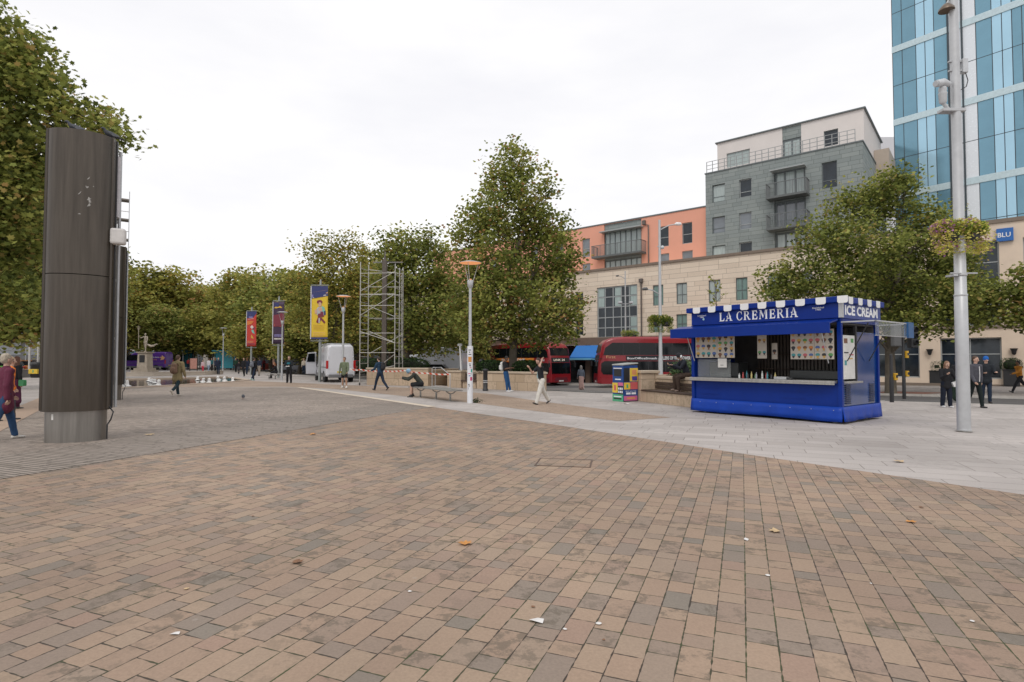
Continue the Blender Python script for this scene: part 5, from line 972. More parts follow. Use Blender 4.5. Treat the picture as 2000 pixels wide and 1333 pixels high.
# ============================================================ BANNER POLES
mast = mat('banner mast steel', (.33, .35, .34), .4, .4, var=.1)
inkd = {n_: mat('print '+n_, c, .55, var=.06) for n_, c in (('yellow', (.74, .52, .035)), ('navy', (.035, .045, .16)), ('peach', (.72, .42, .2)), ('lilac', (.3, .27, .55)), ('skin', (.6, .38, .27)), ('maroon', (.20, .03, .05)), ('grey', (.45, .45, .47)), ('redp', (.55, .05, .035)), ('orange', (.68, .2, .05)), ('purple', (.05, .025, .06)), ('gold', (.65, .42, .06)), ('mint', (.2, .5, .42)), ('cream', (.7, .66, .6)), ('violet', (.16, .07, .13)))}
def banner_pole(u, Y, v0, v1, u0, u1, label, ground, art, blab=None):
    p = XY(u, Y); z0, z1 = AT(u, v1, Y).z-p.z, AT(u, v0, Y).z-p.z; a, b = (u0-u)/F*Y, (u1-u)/F*Y
    t = thing('banner_pole', label, 'banner', p, 0, 'printed banners on poles along the square'); mb = MB(); mb.lathe([(.11, -.2), (.1, 2), (.07, z1+.35), (.03, z1+.5)], 12); P('pole', mb, mast, t)
    mb = MB(); mb.box(a-.03, b+.05, -.16, -.1, z1+.05, z1+.1); mb.box(a-.03, b+.05, -.16, -.1, z0-.14, z0-.1); mb.box(-.03, .03, -.12, 0, z1+.05, z1+.1); mb.box(-.03, .03, -.12, 0, z0-.14, z0-.1); P('banner_arm', mb, mast, t)
    mb = MB(); mb.tube([(a-.02, -.13, z0), (a-.02, -.13, z1)], .045, 8); P('banner_tube', mb, mat('pale banner tube', (.6, .6, .62), .4), t)
    mb = MB(); n = 12; m_ = 8; W = b-a; Hh = z1-z0
    wav = lambda s, q: -.14+.03*sin(s*3.1+q*2)*s
    vs = [(a+W*i/m_, wav(i/m_, j/n), z0+Hh*j/n) for j in range(n+1) for i in range(m_+1)]
    mb.add(vs, [(j*(m_+1)+i, j*(m_+1)+i+1, (j+1)*(m_+1)+i+1, (j+1)*(m_+1)+i) for j in range(n) for i in range(m_)], True); bn = P('banner', mb, inkd[ground], t); bn.modifiers.new('s', 'SOLIDIFY').thickness = .006
    for i, (c, pts) in enumerate(art):
        if isinstance(pts, str):
            continue
        mb = MB(); mb.poly([(a+W*x, wav(x, y)-.012-.0015*i, z0+Hh*y) for x, y in pts]); P('print', mb, inkd[c], bn)
    return t, bn
R_ = lambda x0, x1, y0, y1: [(x0, y0), (x1, y0), (x1, y1), (x0, y1)]
E_ = lambda cx, cy, rx, ry: [(cx+rx*cos(a), cy+ry*sin(a)) for a in [2*pi*i/12 for i in range(12)]]
def lines(x0, x1, ys, h, c, ragged=1):
    out = []
    for i, y in enumerate(ys):
        x = x0; r = random.Random(i*7+int(y*100))
        while x < x1-(i*.05 % .2): w_ = r.uniform(.04, .1); out.append((c, R_(x, min(x+w_, x1), y, y+h))); x += w_+.025
    return out
banner_pole(625, 40, 560, 663, 608.5, 641, 'yellow banner with navy slanted headline and a printed figure', 'yellow', [('navy', [(0, .765), (1, .815), (1, 1), (0, 1)]), ('peach', [(.02, .88), (.95, .93), (.3, .885), (.02, .86)]), ('peach', [(.5, .83), (1, .87), (1, .885), (.5, .85)]), ('lilac', [(.05, .79), (.42, .805), (.42, .855), (.05, .84)]), ('cream', [(.45, .8), (.9, .825), (.9, .84), (.45, .815)]), ('cream', [(.08, .778), (.38, .785), (.38, .795), (.08, .788)]),
    ('navy', R_(0, 1, 0, .035)), ('maroon', E_(.5, .70, .17, .04)), ('skin', E_(.52, .655, .1, .045)), ('grey', [(.42, .61), (.62, .6), (.82, .57), (.8, .45), (.35, .45), (.3, .56)]), ('mint', [(.62, .63), (.8, .6), (.84, .52), (.7, .5)]), ('maroon', [(.42, .52), (.72, .52), (.78, .42), (.4, .42)]), ('skin', [(.2, .54), (.34, .57), (.36, .49), (.24, .47)]), ('skin', E_(.55, .56, .12, .03)), ('navy', [(.76, .52), (.86, .54), (.88, .46), (.78, .45)]), ('maroon', [(.3, .32), (.42, .42), (.62, .41), (.86, .32), (.8, .29), (.6, .36), (.42, .3)]), ('grey', [(.45, .4), (.55, .4), (.52, .3), (.44, .31)])]+lines(.14, .82, (.255, .22, .185), .016, 'gold')+lines(.14, .86, (.12, .09, .055), .009, 'peach'))
banner_pole(544, 49, 590, 672, 534, 556, 'dark purple banner with gold lettering and a fiery picture band', 'purple', [('navy', R_(.1, .5, .88, .97)), ('gold', [(.1, .86), (.25, .89), (.4, .87), (.6, .9), (.8, .865), (.78, .845), (.5, .855), (.3, .84), (.12, .845)]), ('maroon', [(0, .4), (1, .42), (1, .72), (0, .68)]), ('orange', [(.2, .42), (.7, .4), (.6, .55), (.5, .62), (.35, .52)]), ('gold', [(.45, .5), (.62, .5), (.56, .7), (.42, .68)]), ('maroon', [(.62, .62), (.8, .6), (.82, .72), (.64, .74)]), ('skin', [(.1, .5), (.25, .45), (.28, .6), (.14, .62)]), ('orange', [(.1, .43), (.3, .41), (.28, .47), (.12, .48)])]+lines(.15, .9, (.20, .17), .022, 'lilac')+lines(.12, .95, (.115, .1), .02, 'cream'))
banner_pole(491, 58, 609, 677, 482.5, 501.5, 'red banner with blue top, the farthest of the printed banners', 'redp', [('navy', [(0, .8), (.65, .82), (1, .94), (1, 1), (0, 1)]), ('violet', R_(.08, .6, .88, .93)), ('lilac', R_(.08, .6, .82, .85)), ('cream', [(.1, .77), (.7, .79), (.7, .8), (.1, .78)]), ('orange', [(0, .6), (.5, .64), (.75, .72), (.4, .73), (0, .72)]), ('cream', [(.35, .55), (.55, .5), (.72, .55), (.55, .61)]), ('mint', [(.5, .44), (.62, .38), (.85, .36), (.7, .47), (.5, .48)]), ('gold', [(.45, .24), (.75, .22), (.6, .3), (.5, .34)]), ('violet', [(.6, .5), (.8, .48), (.85, .56)])]+lines(.1, .7, (.14, .11), .012, 'peach')+lines(.12, .9, (.06,), .02, 'violet'))
# ============================================================ SCAFFOLD TOWER, mast, tape
p0 = XY(710, 35.4); sc_ = thing('scaffold_tower', 'tall aluminium ladder-frame scaffold tower around a dark mast', 'scaffold', (p0.x, p0.y, 0)); alu = mat('aluminium tube', (.50, .49, .46), .4, .3, var=.1)
x = lambda u, Y: (u-1000)/F*Y-p0.x
HT = AT(710, 514, 35.4).z
fr = [((x(703, 35.0), -.4), (x(719, 36.1), .7), HT), ((x(771, 34.8), -.6), (x(786.5, 36.2), .8), HT-.15), ((x(779, 35.4), .1), (x(784, 37.6), 2.2), HT-.3)]
for (a, b), (c, d), hh in fr:
    mb = MB(); mb.tube([(a, b, .15), (a, b, hh)], .03, 7); mb.tube([(c, d, .15), (c, d, hh)], .03, 7); z = .5
    while z < hh-.05: mb.tube([(a, b, z), (c, d, z)], .024, 6); z += .42
    f_ = P('ladder_frame', mb, alu, sc_)
    for q in ((a, b), (c, d)): mb = MB(); mb.tube([(q[0]-.025, q[1], .09), (q[0]+.025, q[1], .09)], .09, 14); P('castor', mb, dark, f_)
L0, L1 = fr[0], fr[1]
for z0, z1, s in ((.8, 1.2, 0), (2.0, 2.0, 0), (1.9, 3.2, 1), (3.2, 3.2, 0), (3.3, 2.6, 0), (4.2, 4.2, 1), (4.3, 5.6, 0), (5.6, 5.6, 0), (5.7, 5.7, 1), (4.9, 4.9, 0), (5.8, 7.0, 0), (6.9, 6.9, 0), (7.3, 7.05, 1), (6.2, 6.2, 1)):
    a, b = (L0[s], L1[s]); mb = MB(); mb.tube([(a[0], a[1], z0), (b[0], b[1], z1)], .022, 6); P('brace', mb, alu, sc_)
for z0, z1 in ((1.9, .6), (2.6, 3.4), (4.2, 5.0), (6.5, 5.5)): mb = MB(); mb.tube([(L1[0][0], L1[0][1], z0), (L0[1][0], L0[1][1], z1)], .02, 6); P('brace', mb, alu, sc_)
p = XY(750.5, 36.2); mt = thing('mast', 'dark square mast with a crossbar standing inside the scaffold tower', 'pole', p); zt_ = AT(750, 503, 36.2).z; mb = MB(); mb.box(-.14, .14, -.14, .14, -.1, zt_-.2); mb.lathe([(.1, zt_-.2), (.05, zt_+.1), (.02, zt_+.5)], 8); P('shaft', mb, mat('weathered bronze mast', (.12, .10, .085), .5, .3, var=.2), mt, bev=.01)
mb = MB(); mb.box(-.75, 1.15, -.03, .03, zt_-.36, zt_-.29); mb.box(-.65, .55, -.03, .03, 4.1, 4.16); P('crossbar', mb, mat('dull steel bar', (.2, .19, .18), .5, .4), mt)
# tape
tm = bpy.data.materials.new('red and white tape'); tm.use_nodes = True; nt = tm.node_tree; bs = nt.nodes['Principled BSDF']; tcn = N(nt, 'ShaderNodeTexCoord'); sx = N(nt, 'ShaderNodeSeparateXYZ'); nt.links.new(tcn.outputs['Object'], sx.inputs[0]); f_ = MA(nt, 'GREATER_THAN', MA(nt, 'FRACT', MA(nt, 'ADD', MA(nt, 'MULTIPLY', sx.outputs[0], 3.1), MA(nt, 'MULTIPLY', sx.outputs[2], 3.))), .5); mxn = N(nt, 'ShaderNodeMix', data_type='RGBA'); nt.links.new(f_, mxn.inputs[0]); mxn.inputs[6].default_value = (.7, .66, .62, 1); mxn.inputs[7].default_value = (.55, .07, .03, 1); nt.links.new(mxn.outputs[2], bs.inputs['Base Color'])
pts = [AT(683, 721, 35), AT(703, 722, 34.9), AT(740, 724.5, 34), AT(790, 723.5, 32), AT(835, 729, 31), AT(880, 730.5, 30.3)]; mb = MB(); q = []
for i in range(len(pts)-1):
    for j in range(6): s = j/6; pp_ = pts[i].lerp(pts[i+1], s); pp_.z -= .12*sin(pi*s)*.5; q.append(pp_)
q.append(pts[-1]); n = len(q); mb.add([tuple(a+Vector((0, 0, dz+.01*sin(i)))) for dz in (-.04, .04) for i, a in enumerate(q)], [(i, i+1, n+i+1, n+i) for i in range(n-1)], False)
o = P('barrier_tape', mb, tm); o.modifiers.new('s', 'SOLIDIFY').thickness = .002; tag(o, 'red and white striped barrier tape strung between the scaffold and planter', 'tape')
# ============================================================ BENCHES
bst = mat('bench steel', (.36, .35, .33), .38, .65, var=.15, scale=4)
def bench(p, rot, Lb, label, nleg=3, curve=0.):
    t = thing('steel_bench', label, 'bench', p, rot, 'curved steel benches'); n = 16; mb = MB(); vs = []
    for i in range(n+1):
        s = i/n; x_ = Lb*s; y0 = curve*sin(pi*s)
        for yy, zz in ((-.3, .40), (-.31, .435), (-.2, .46), (0, .44), (.2, .46), (.31, .435), (.3, .40), (0, .41)): vs.append((x_, y0+yy, zz))
    mb.add(vs, [(i*8+j, (i+1)*8+j, (i+1)*8+(j+1) % 8, i*8+(j+1) % 8) for i in range(n) for j in range(8)]); mb.add(vs[:8], [tuple(range(8))]); mb.add(vs[-8:], [tuple(range(8))]); P('seat', mb, bst, t)
    for i in range(nleg):
        s = (i+.35)/(nleg-.25); x_ = Lb*s; y0 = curve*sin(pi*s); mb = MB(); mb.lathe([(.1, 0), (.1, .012), (.035, .015), (.035, .28)], 12, (x_, y0, 0)); l_ = P('leg', mb, bst, t); mb = MB(); mb.tube([(x_-.42, y0, .4), (x_-.25, y0, .32), (x_, y0, .275), (x_+.25, y0, .32), (x_+.42, y0, .4)], .022, 6); P('support_bow', mb, bst, t)
    return t
ba, bb = G(816, 776), G(890, 786); bench(ba-(bb-ba).normalized()*.3, atan2(bb.y-ba.y, bb.x-ba.x), (bb-ba).length+.3, 'curved three-legged steel bench with a capped man at its left end', curve=.12)
p = G(521, 741); bench(p, radians(-8), 1.5, 'short steel bench in the distance with a dark seated person', 3)
# ============================================================ LITTER BIN with graphics
ba, bb, bc_ = G(1196.5, 783.5), G(1221, 785.5), G(1243.5, 783.5); an = atan2(bb.y-ba.y, bb.x-ba.x)-.12; wf = .62
bn = thing('litter_bin', 'tall solar litter bin covered in bright blue, yellow and pink graphics', 'litter bin', ba, an); hb = 1.36; green = mat('bin green', (.08, .38, .2), .5); 
mb = MB(); mb.box(0, wf, 0, .72, .03, hb); P('body', mb, mat('bin navy', (.01, .06, .24), .4, var=.1), bn, bev=.015); mb = MB(); mb.slab([(-.02, -.02, hb), (wf+.02, -.02, hb), (wf+.02, .3, hb+.1), (wf+.02, .74, hb+.1), (-.02, .74, hb+.1), (-.02, .3, hb+.1)][:2]+[(wf+.02, .74, hb+.06), (-.02, .74, hb+.06)], (0, 0, .05)); P('lid', mb, mat('bin grey lid', (.35, .36, .34), .4), bn, bev=.02)
def fp(x0, x1, z0, z1, c, side=0, nm='graphic', k_=0):
    mb = MB(); y = .004+.002*k_
    if side == 0: mb.box(x0*wf, x1*wf, -y, -.0005, z0*hb, z1*hb)
    else: mb.box(wf+.0005, wf+y, x0*.72, x1*.72, z0*hb, z1*hb)
    P(nm, mb, c, bn)
pk = mat('bin pink', (.62, .14, .3), .5); by = mat('bin yellow', (.75, .52, .06), .5); bo = mat('bin coral', (.6, .12, .12), .5)
fp(.15, .85, .70, .90, dark, nm='opening_hood'); fp(.1, .9, .91, .935, white); fp(.25, .8, .60, .63, lw); fp(.0, .5, .24, .52, by); fp(.55, 1, .44, .53, pk); fp(.52, 1, .2, .43, dark); fp(.0, 1, .0, .2, green); fp(.12, .85, .12, .15, lw, k_=1); fp(.12, .85, .06, .10, dark, k_=1)
fp(.16, .34, .30, .45, bo, k_=1); [fp(.56+.15*i, .66+.15*i, .24+.09*j, .30+.09*j, lw, k_=1) for i in range(3) for j in range(2)]
fp(.45, 1, .56, .93, by, 1); fp(.05, .42, .55, .93, dark, 1); fp(.6, .95, .58, .7, mat('bin violet', (.07, .05, .3), .5), 1, k_=1); fp(.6, .9, .74, .88, mat('bin peach', (.7, .3, .12), .5), 1, k_=1); fp(.05, .48, .34, .53, by, 1); fp(.5, .98, .34, .54, bo, 1); fp(.22, .34, .38, .48, green, 1, k_=1); fp(.05, .95, .03, .16, pk, 1); fp(.25, .8, .07, .12, MATS['bin peach'], 1, k_=1)
text('SAY NO TO', lw, bn, (wf+.003, .12, .275*hb), (0, 1, 0), .5, .03*hb, ext=.002, off=.01); [fp(a, a+.3, .2, .255, lw, 1) for a in (.2, .56)]
# bollard, hand rail, sign posts
p = G(948, 764); t = thing('bollard', 'black cast bollard bin with white bands in front of the central planter', 'bollard', p); mb = MB(); mb.lathe([(.14, 0), (.14, .1), (.115, .12), (.115, .98), (.15, 1.0), (.15, 1.08), (.1, 1.12), (.001, 1.14)], 18); P('body', mb, dark, t)
for z in (.42, .5): mb = MB(); mb.lathe([(.117, z), (.119, z), (.119, z+.025), (.117, z+.025)], 18); P('band', mb, white, t)
p = XY(940.5, 31.5); t = thing('cowl_post', 'slim black post with curved pale neck rising behind the bollard', 'post', (p.x, p.y, zb)); mb = MB(); mb.lathe([(.14, .6), (.15, 1.45), (.16, 1.5), (.10, 1.62), (.001, 1.64)], 14); P('cowl', mb, dark, t); mb = MB(); mb.tube([(.2, -.1, .8), (.22, -.1, 1.2), (.17, -.1, 1.5)], .03, 8); P('neck', mb, galv, t)
for (ua, va, ub, vb, h_, lab) in ((844, 757, 879, 759, 1.05, 'galvanised handrail loop beside the central planter'),):
    a, b = G(ua, va), G(ub, vb); t = thing('handrail', lab, 'handrail', a, atan2(b.y-a.y, b.x-a.x)); L_ = (b-a).length; mb = MB(); mb.tube([(0, 0, 0), (0, 0, h_), (.08, 0, h_+.08), (.42, .3, h_+.08), (L_, 0, .72), (L_, 0, 0)], .025, 8); P('rail', mb, galv, t); mb = MB(); mb.tube([(.22, .05, 0), (.22, .05, h_+.05)], .02, 6); mb.tube([(.05, 0, .06), (L_, 0, .06)], .018, 6); P('upright', mb, galv, t)
p = XY(903, 33); t = thing('sign_post', 'leaning white post with a small square head above the planter', 'post', (p.x, p.y, .3)); mb = MB(); mb.tube([(0, 0, -.3), (-.14, 0, 2.1)], [.07, .05], 10); P('post', mb, white, t); mb = MB(); mb.box(-.28, .0, -.05, .05, 2.05, 2.2); P('head', mb, cm, t, bev=.03)
p = G(75, 738); t = thing('litter_bin', 'dark round litter bin with yellow panel at the far left, under the trees', 'litter bin', p, radians(0)); mb = MB(); mb.lathe([(.5, 0), (.55, .1), (.55, 1.0), (.6, 1.08), (.6, 1.25), (.5, 1.35), (.001, 1.38)], 18); P('body', mb, dark, t); mb = MB(); mb.box(-.4, .35, -.56, -.38, .35, .75); P('panel', mb, by, t); mb = MB(); mb.box(-.06, .04, -.565, -.56, .45, .68); P('emblem', mb, green, t)
wallrun('low_wall', [g(-60, 745), g(72, 736)], 0, .6, .4, mat('grey stone far', (.2, .19, .18), .8), 'low grey stone wall at the far left behind the round bin', 'low wall', cap=.08)
# teal shelters, signs and poles in the far square
for (u, Y, w_, h_, col_, lab) in ((437, 82, 3.0, 2.9, (.03, .22, .28), 'teal glass shelter behind the people in the distance'), (362, 90, 1.6, 3.1, (.02, .14, .18), 'dark teal kiosk board right of the purple van'), (335, 100, 3, 3.0, (.02, .09, .12), 'dark teal shelter beside the purple van')):
    p = XY(u, Y); t = thing('shelter', lab, 'shelter', p, random.uniform(-.2, .2)); mb = MB(); mb.box(-w_/2, w_/2, -.3, .9, h_-.18, h_); P('roof', mb, mat('teal roof %s' % u, col_, .4), t); mb = MB(); mb.box(-w_/2, w_/2, .86, .9, .3, h_-.2); P('panel', mb, mat('teal panel %s' % u, tuple(c*1.5 for c in col_), .2), t); mb = MB(); [mb.box(a-.05, a+.05, b-.05, b+.05, 0, h_-.18) for a in (-w_/2+.1, w_/2-.1) for b in (-.2, .82)]; P('post', mb, dark, t)
for (u, Y, h_, lab) in ((344, 92, 4.6, 'slim pale post with twin flood heads between the statue and shelter'), (253, 95, 4.2, 'thin pale post just left of the purple van'), (391, 100, 3.6, 'thin pole far behind the pool, left of the people'), (75, 50, 5.2, 'thin white pole seen left of the first steel column'), (58, 55, 4.4, 'thinner white pole at the far left')):
    p = XY(u, Y); t = thing('thin_pole', lab, 'pole', p); mb = MB(); mb.lathe([(.09, 0), (.07, h_)], 10); P('pole', mb, mat('pale pole paint', (.5, .48, .45), .5), t); mb = MB(); mb.box(-.4, .4, -.12, .12, h_, h_+.16); P('head', mb, mat('pale pole paint', (.5, .48, .45), .5), t, bev=.03)
for (u, v, lab) in ((378, 725, 'small pinkish framed board standing by the pool'),): p = G(u, v); t = thing('notice_board', lab, 'board', p); mb = MB(); mb.box(-.45, .45, -.03, .03, .3, 1.7); P('board', mb, mat('faded pink board', (.5, .25, .2), .6), t); mb = MB(); [mb.box(s-.04, s+.04, -.04, .04, 0, 1.75) for s in (-.5, .5)]; P('post', mb, wood, t)
# ============================================================ STATUE
p = G(283, 727.5); st_ = thing('statue', 'stone statue of a bearded sea god with a trident on a tapering pedestal', 'statue', p, radians(180)); stn = mat('pale weathered stone', (.42, .36, .29), .8, var=.25, scale=3, bump=.3)
mb = MB()
for z0, z1, a, b in ((0, .25, 1.05, 1.05), (.25, .5, .85, .85), (.5, 2.35, .62, .55), (2.35, 2.5, .68, .72)): mb.add([(s*x_*1., q*x_, z) for z, x_ in ((z0, a), (z1, b)) for s, q in ((-1, -1), (1, -1), (1, 1), (-1, 1))], [(0, 1, 2, 3), (4, 5, 6, 7), (0, 1, 5, 4), (1, 2, 6, 5), (2, 3, 7, 6), (3, 0, 4, 7)])
P('pedestal', mb, stn, st_, bev=.02); mb = MB(); mb.box(-.32, .32, .575, .61, 1.2, 2.1); P('plaque', mb, dark, st_)
# ============================================================ small litter, leaves, cover
p = G(1102, 905); t = thing('inspection_cover', 'rectangular inset paving cover with thin metal frame in the brown paving', 'cover', (p.x, p.y, .006), GA-pi/2+.2); mb = MB()
for a, b, c, d in ((-.42, .42, -.32, -.3), (-.42, .42, .3, .32), (-.42, -.4, -.3, .3), (.4, .42, -.3, .3)): mb.box(a, b, c, d, 0, .006)
P('frame', mb, mat('rusty frame', (.12, .08, .06), .7), t); mb = MB(); mb.box(-.395, .395, -.295, .295, -.002, .003); P('tray', mb, brick_m, t)
lf = [mat('fallen leaf amber', (.55, .24, .05), .6, var=.25, scale=20), mat('fallen leaf pale', (.5, .36, .2), .6, var=.2, scale=20), mat('fallen leaf brown', (.2, .10, .05), .7, var=.3, scale=20), mat('paper scrap', (.7, .68, .66), .6)]
for i, (u, v, s, c, lab) in enumerate([(909, 1064, .065, 0, 'curled amber leaf lying on the foreground bricks, left of centre'), (1512, 1040, .06, 1, 'pale tan leaf on the bricks below the kiosk corner'), (1780, 1022, .05, 0, 'small amber leaf on the bricks below the tall mast'), (1800, 993, .03, 2, 'tiny dark red leaf on the bricks above the amber one'), (1754, 903, .09, 1, 'pale leaf on the grey slabs beneath the mast'), (611, 850, .075, 0, 'amber leaf near the ribbed paving edge'), (293, 851, .10, 1, 'yellowish leaf on ribbed setts beside the first steel column'), (1050, 1216, .05, 3, 'crumpled white paper scrap in the centre foreground'), (1458, 1056, .035, 3, 'tiny white scrap on the bricks left of the tan leaf'), (1224, 790, .12, 3, 'pinkish white litter on the slabs in front of the bin'), (582, 1101, .05, 2, 'dark twig-like leaf left of the amber leaf'), (343, 1241, .03, 3, 'white speck of litter at lower left')]):
    p = G(u, v); mb = MB(); n = 12; sh = LEAF['star']; r = random.Random(i)
    if c == 3: pts = [(-.5, -.2, .02), (-.1, -.3, .15), (.45, -.1, .03), (.3, .25, .2), (-.2, .3, .05)]
    else: pts = [(x_, y_, .25*abs(x_)+.15*r.random()) for x_, y_ in sh]
    mb.add([(0, 0, .12*s+.003)]+[(x_*s*2, y_*s*2, z_*s*1.3+.003) for x_, y_, z_ in pts], [(0, j+1, (j+1) % len(pts)+1) for j in range(len(pts))])
    o = P('paper_scrap' if c == 3 else 'fallen_leaf', mb, lf[c]); o.location = (p.x, p.y, .006); o.rotation_euler = (0, 0, i*1.7); tag(o, lab, 'litter' if c == 3 else 'leaf')
rng = random.Random(3)
for i in range(18):
    u, v = rng.uniform(30, 1980), 720+rng.uniform(.12, .95)**1.3*600; p = G(u, v)
    if p.y > 24 or 80 < u < 230: continue
    s = rng.uniform(.008, .018)+.0008*p.y; mb = MB(); mb.add([(0, 0, .004)]+[(s*cos(a)*rng.uniform(.6, 1.2), s*sin(a)*rng.uniform(.6, 1.2), .001) for a in [2*pi*j/6 for j in range(6)]], [(0, j+1, (j+1) % 6+1) for j in range(6)]); c = rng.choice((1, 2, 3, 3)); o = P('litter_speck', mb, lf[c]); o.location = (p.x, p.y, .010); tag(o, 'tiny scrap of litter trodden on the paving', 'litter', 'tiny scraps on the paving')
# ============================================================ VEHICLES
glass_v = mat('vehicle glass', (.006, .008, .010), .05, var=.3, scale=.7, spec=.35)
redlens = mat('red lamp lens', (.45, .015, .015), .2); clear = mat('headlamp lens', (.65, .67, .7), .12); rim_m = mat('wheel rim', (.35, .35, .36), .35, .6)
def wheel(par, x, y, r, w_=.24, rimc=None):
    s = 1 if x > 0 else -1; mb = MB(); c = Matrix.Translation((x, y, r)) @ Matrix.Rotation(pi/2, 4, 'Y')
    mb.lathe([(r*.62, -w_/2), (r*.93, -w_/2), (r, -w_/2+.03), (r, w_/2-.03), (r*.93, w_/2), (r*.62, w_/2)], 24); mb.xf(c); wl_ = P('wheel', mb, rubber, par)
    mb = MB(); mb.lathe([(.001, w_*.32), (r*.2, w_*.34), (r*.24, w_*.28), (r*.5, w_*.3), (r*.62, w_*.42), (r*.63, w_*.3)], 20); mb.lathe([(.001, -w_*.32), (r*.2, -w_*.34), (r*.5, -w_*.3), (r*.62, -w_*.42)], 20); mb.xf(c); P('rim', mb, rimc or rim_m, wl_)
def side_plate(par, nm, pts, x, m, t=.006, par2=None):
    """pts (y,z) polygon laid on both or one side at x"""
    mb = MB(); s = 1 if x > 0 else -1; mb.slab([(x, a, b) for a, b in pts], (s*t, 0, 0)); return P(nm, mb, m, par)
def rnd_poly(y0, y1, z0, z1, r=.06):
    out = []
    for cx, cy, a0 in ((y1-r, z1-r, 0), (y0+r, z1-r, 90), (y0+r, z0+r, 180), (y1-r, z0+r, 270)):
        for k in range(4): a = radians(a0+30*k); out.append((cx+r*cos(a), cy+r*sin(a)))
    return out
def van(name, label, p, rot, paint, L_=5.8, W=1.0, H_=2.62, openx=False, lower=None):
    """front towards +y"""
    t = thing(name, label, 'van', p, rot); f = L_
    mb = MB(); mb.loft([(0, W*.93, .45, H_*.94, .22, W*.84), (.05, W*.97, .42, H_*.98, .25, W*.87), (.3, W, .4, H_, .28, W*.9), (f*.55, W, .4, H_, .28, W*.9), (f*.66, W, .4, H_*.985, .3, W*.88), (f*.72, W, .4, H_*.93, .3, W*.85), (f*.80, W, .4, H_*.73, .28, W*.84), (f*.865, W*.99, .38, H_*.53, .2, W*.86), (f*.93, W*.96, .36, H_*.46, .15, W*.86), (f*.975, W*.9, .36, H_*.40, .15, W*.82), (f, W*.8, .4, H_*.32, .12, W*.76)], n=5); P('body', mb, paint, t)
    for s in (-1, 1):
        X = s*(W-.02); cz = H_*.53
        # side glass follows the taper of the upper body
        mb = MB(); pts = [(f*.55, cz), (f*.845, cz), (f*.745, H_*.83), (f*.57, H_*.84)]
        mb.add([(s*(W*.935+ .02-.075*(b-cz)), a, b) for a, b in pts]+[(s*(W*.935+.035-.075*(b-cz)), a, b) for a, b in pts], [(0, 1, 2, 3), (4, 5, 6, 7), (0, 1, 5, 4), (1, 2, 6, 5), (2, 3, 7, 6), (3, 0, 4, 7)]); P('side_window', mb, glass_v, t)
        side_plate(t, 'sill', [(.35, .38), (f*.9, .38), (f*.9, .62), (.35, .62)], s*(W+.002), mat('grey bumper', (.16, .16, .165), .6), .012)
        side_plate(t, 'rub_strip', [(.2, 1.02), (f*.78, 1.02), (f*.78, 1.07), (.2, 1.07)], s*(W-.002), MATS['grey bumper'] if lower is None else lower, .012)
        mb = MB(); mb.box(s*(W+.02)-.01, s*(W+.02)+.12*s, f*.79, f*.83, H_*.53, H_*.66); P('mirror', mb, dark, t, bev=.02)
        side_plate(t, 'handle', [(f*.53, 1.18), (f*.50, 1.18), (f*.50, 1.22), (f*.53, 1.22)], s*(W-.0), dark, .02)
        for y in (f*.19, f*.84): wheel(t, s*(W-.14), y, .35); mb = MB(); mb.tube([(s*(W-.08), y, .37), (s*(W+.006), y, .37)], .42, 20); P('wheel_arch', mb, dark, t)
        mb = MB(); mb.box(s*W*.93-.08, s*W*.93+.08, -.03, .08, .95, 1.5); P('tail_lamp', mb, redlens, t, bev=.02)
        mb = MB(); mb.box(s*W*.72-.16, s*W*.72+.16, f*.93, f*.985, .85, 1.05); P('headlight', mb, clear, t, bev=.03)
    # wind screen
    mb = MB(); mb.slab([(-W*.8, f*.852, H_*.60), (W*.8, f*.852, H_*.60), (W*.72, f*.735, H_*.90), (-W*.72, f*.735, H_*.90)], (0, .03, .02)); P('windscreen', mb, glass_v, t)
    # rear doors
    for s in (-1, 1):
        mb = MB(); mb.slab([(s*.012, -.012, .62), (s*W*.80, -.012, .62), (s*W*.80, -.012, 1.0), (s*W*.78, -.012, H_*.80), (s*W*.70, -.012, H_*.9), (s*.012, -.012, H_*.92)], (0, .014, 0)); d = P('rear_door', mb, paint, t, bev=.004)
        mb = MB(); [mb.box(s*W*.78, s*W*.86, -.03, -.01, z, z+.12) for z in (.9, 1.7)]; P('hinge', mb, paint, d)
    mb = MB(); mb.box(-W*.84, W*.84, -.14, .02, .34, .56); P('rear_bumper', mb, MATS['grey bumper'], t, bev=.03)
    mb = MB(); mb.box(-.26, .26, -.03, -.014, .66, .78); P('number_plate', mb, mat('yellow plate', (.62, .48, .08), .4), t)
    mb = MB(); mb.box(.03, .09, -.04, -.01, 1.18, 1.32); P('handle', mb, dark, t); mb = MB(); mb.box(-W*.75, W*.75, f*.985, f+.03, .36, .62); P('front_bumper', mb, MATS['grey bumper'], t, bev=.04)
    return t
vwhite = mat('van white paint', (.66, .67, .71), .3, var=.04, coat=.5)
rl = XY(640.5, 38.6); rr_ = XY(686.5, 39.2); rc = (rl+rr_)/2; an = atan2(rr_.y-rl.y, rr_.x-rl.x)
fl_ = XY(604.5, 44.0); dv = (fl_-rl).normalized(); an2 = atan2(dv.y, dv.x)-pi/2
wv = van('white_van', 'white panel van seen from behind with its passenger-side front door open', rc+Vector((-.0, .3, 0)), (an+an2)/2+.0, vwhite, L_=6.0, W=.98, H_=2.62)
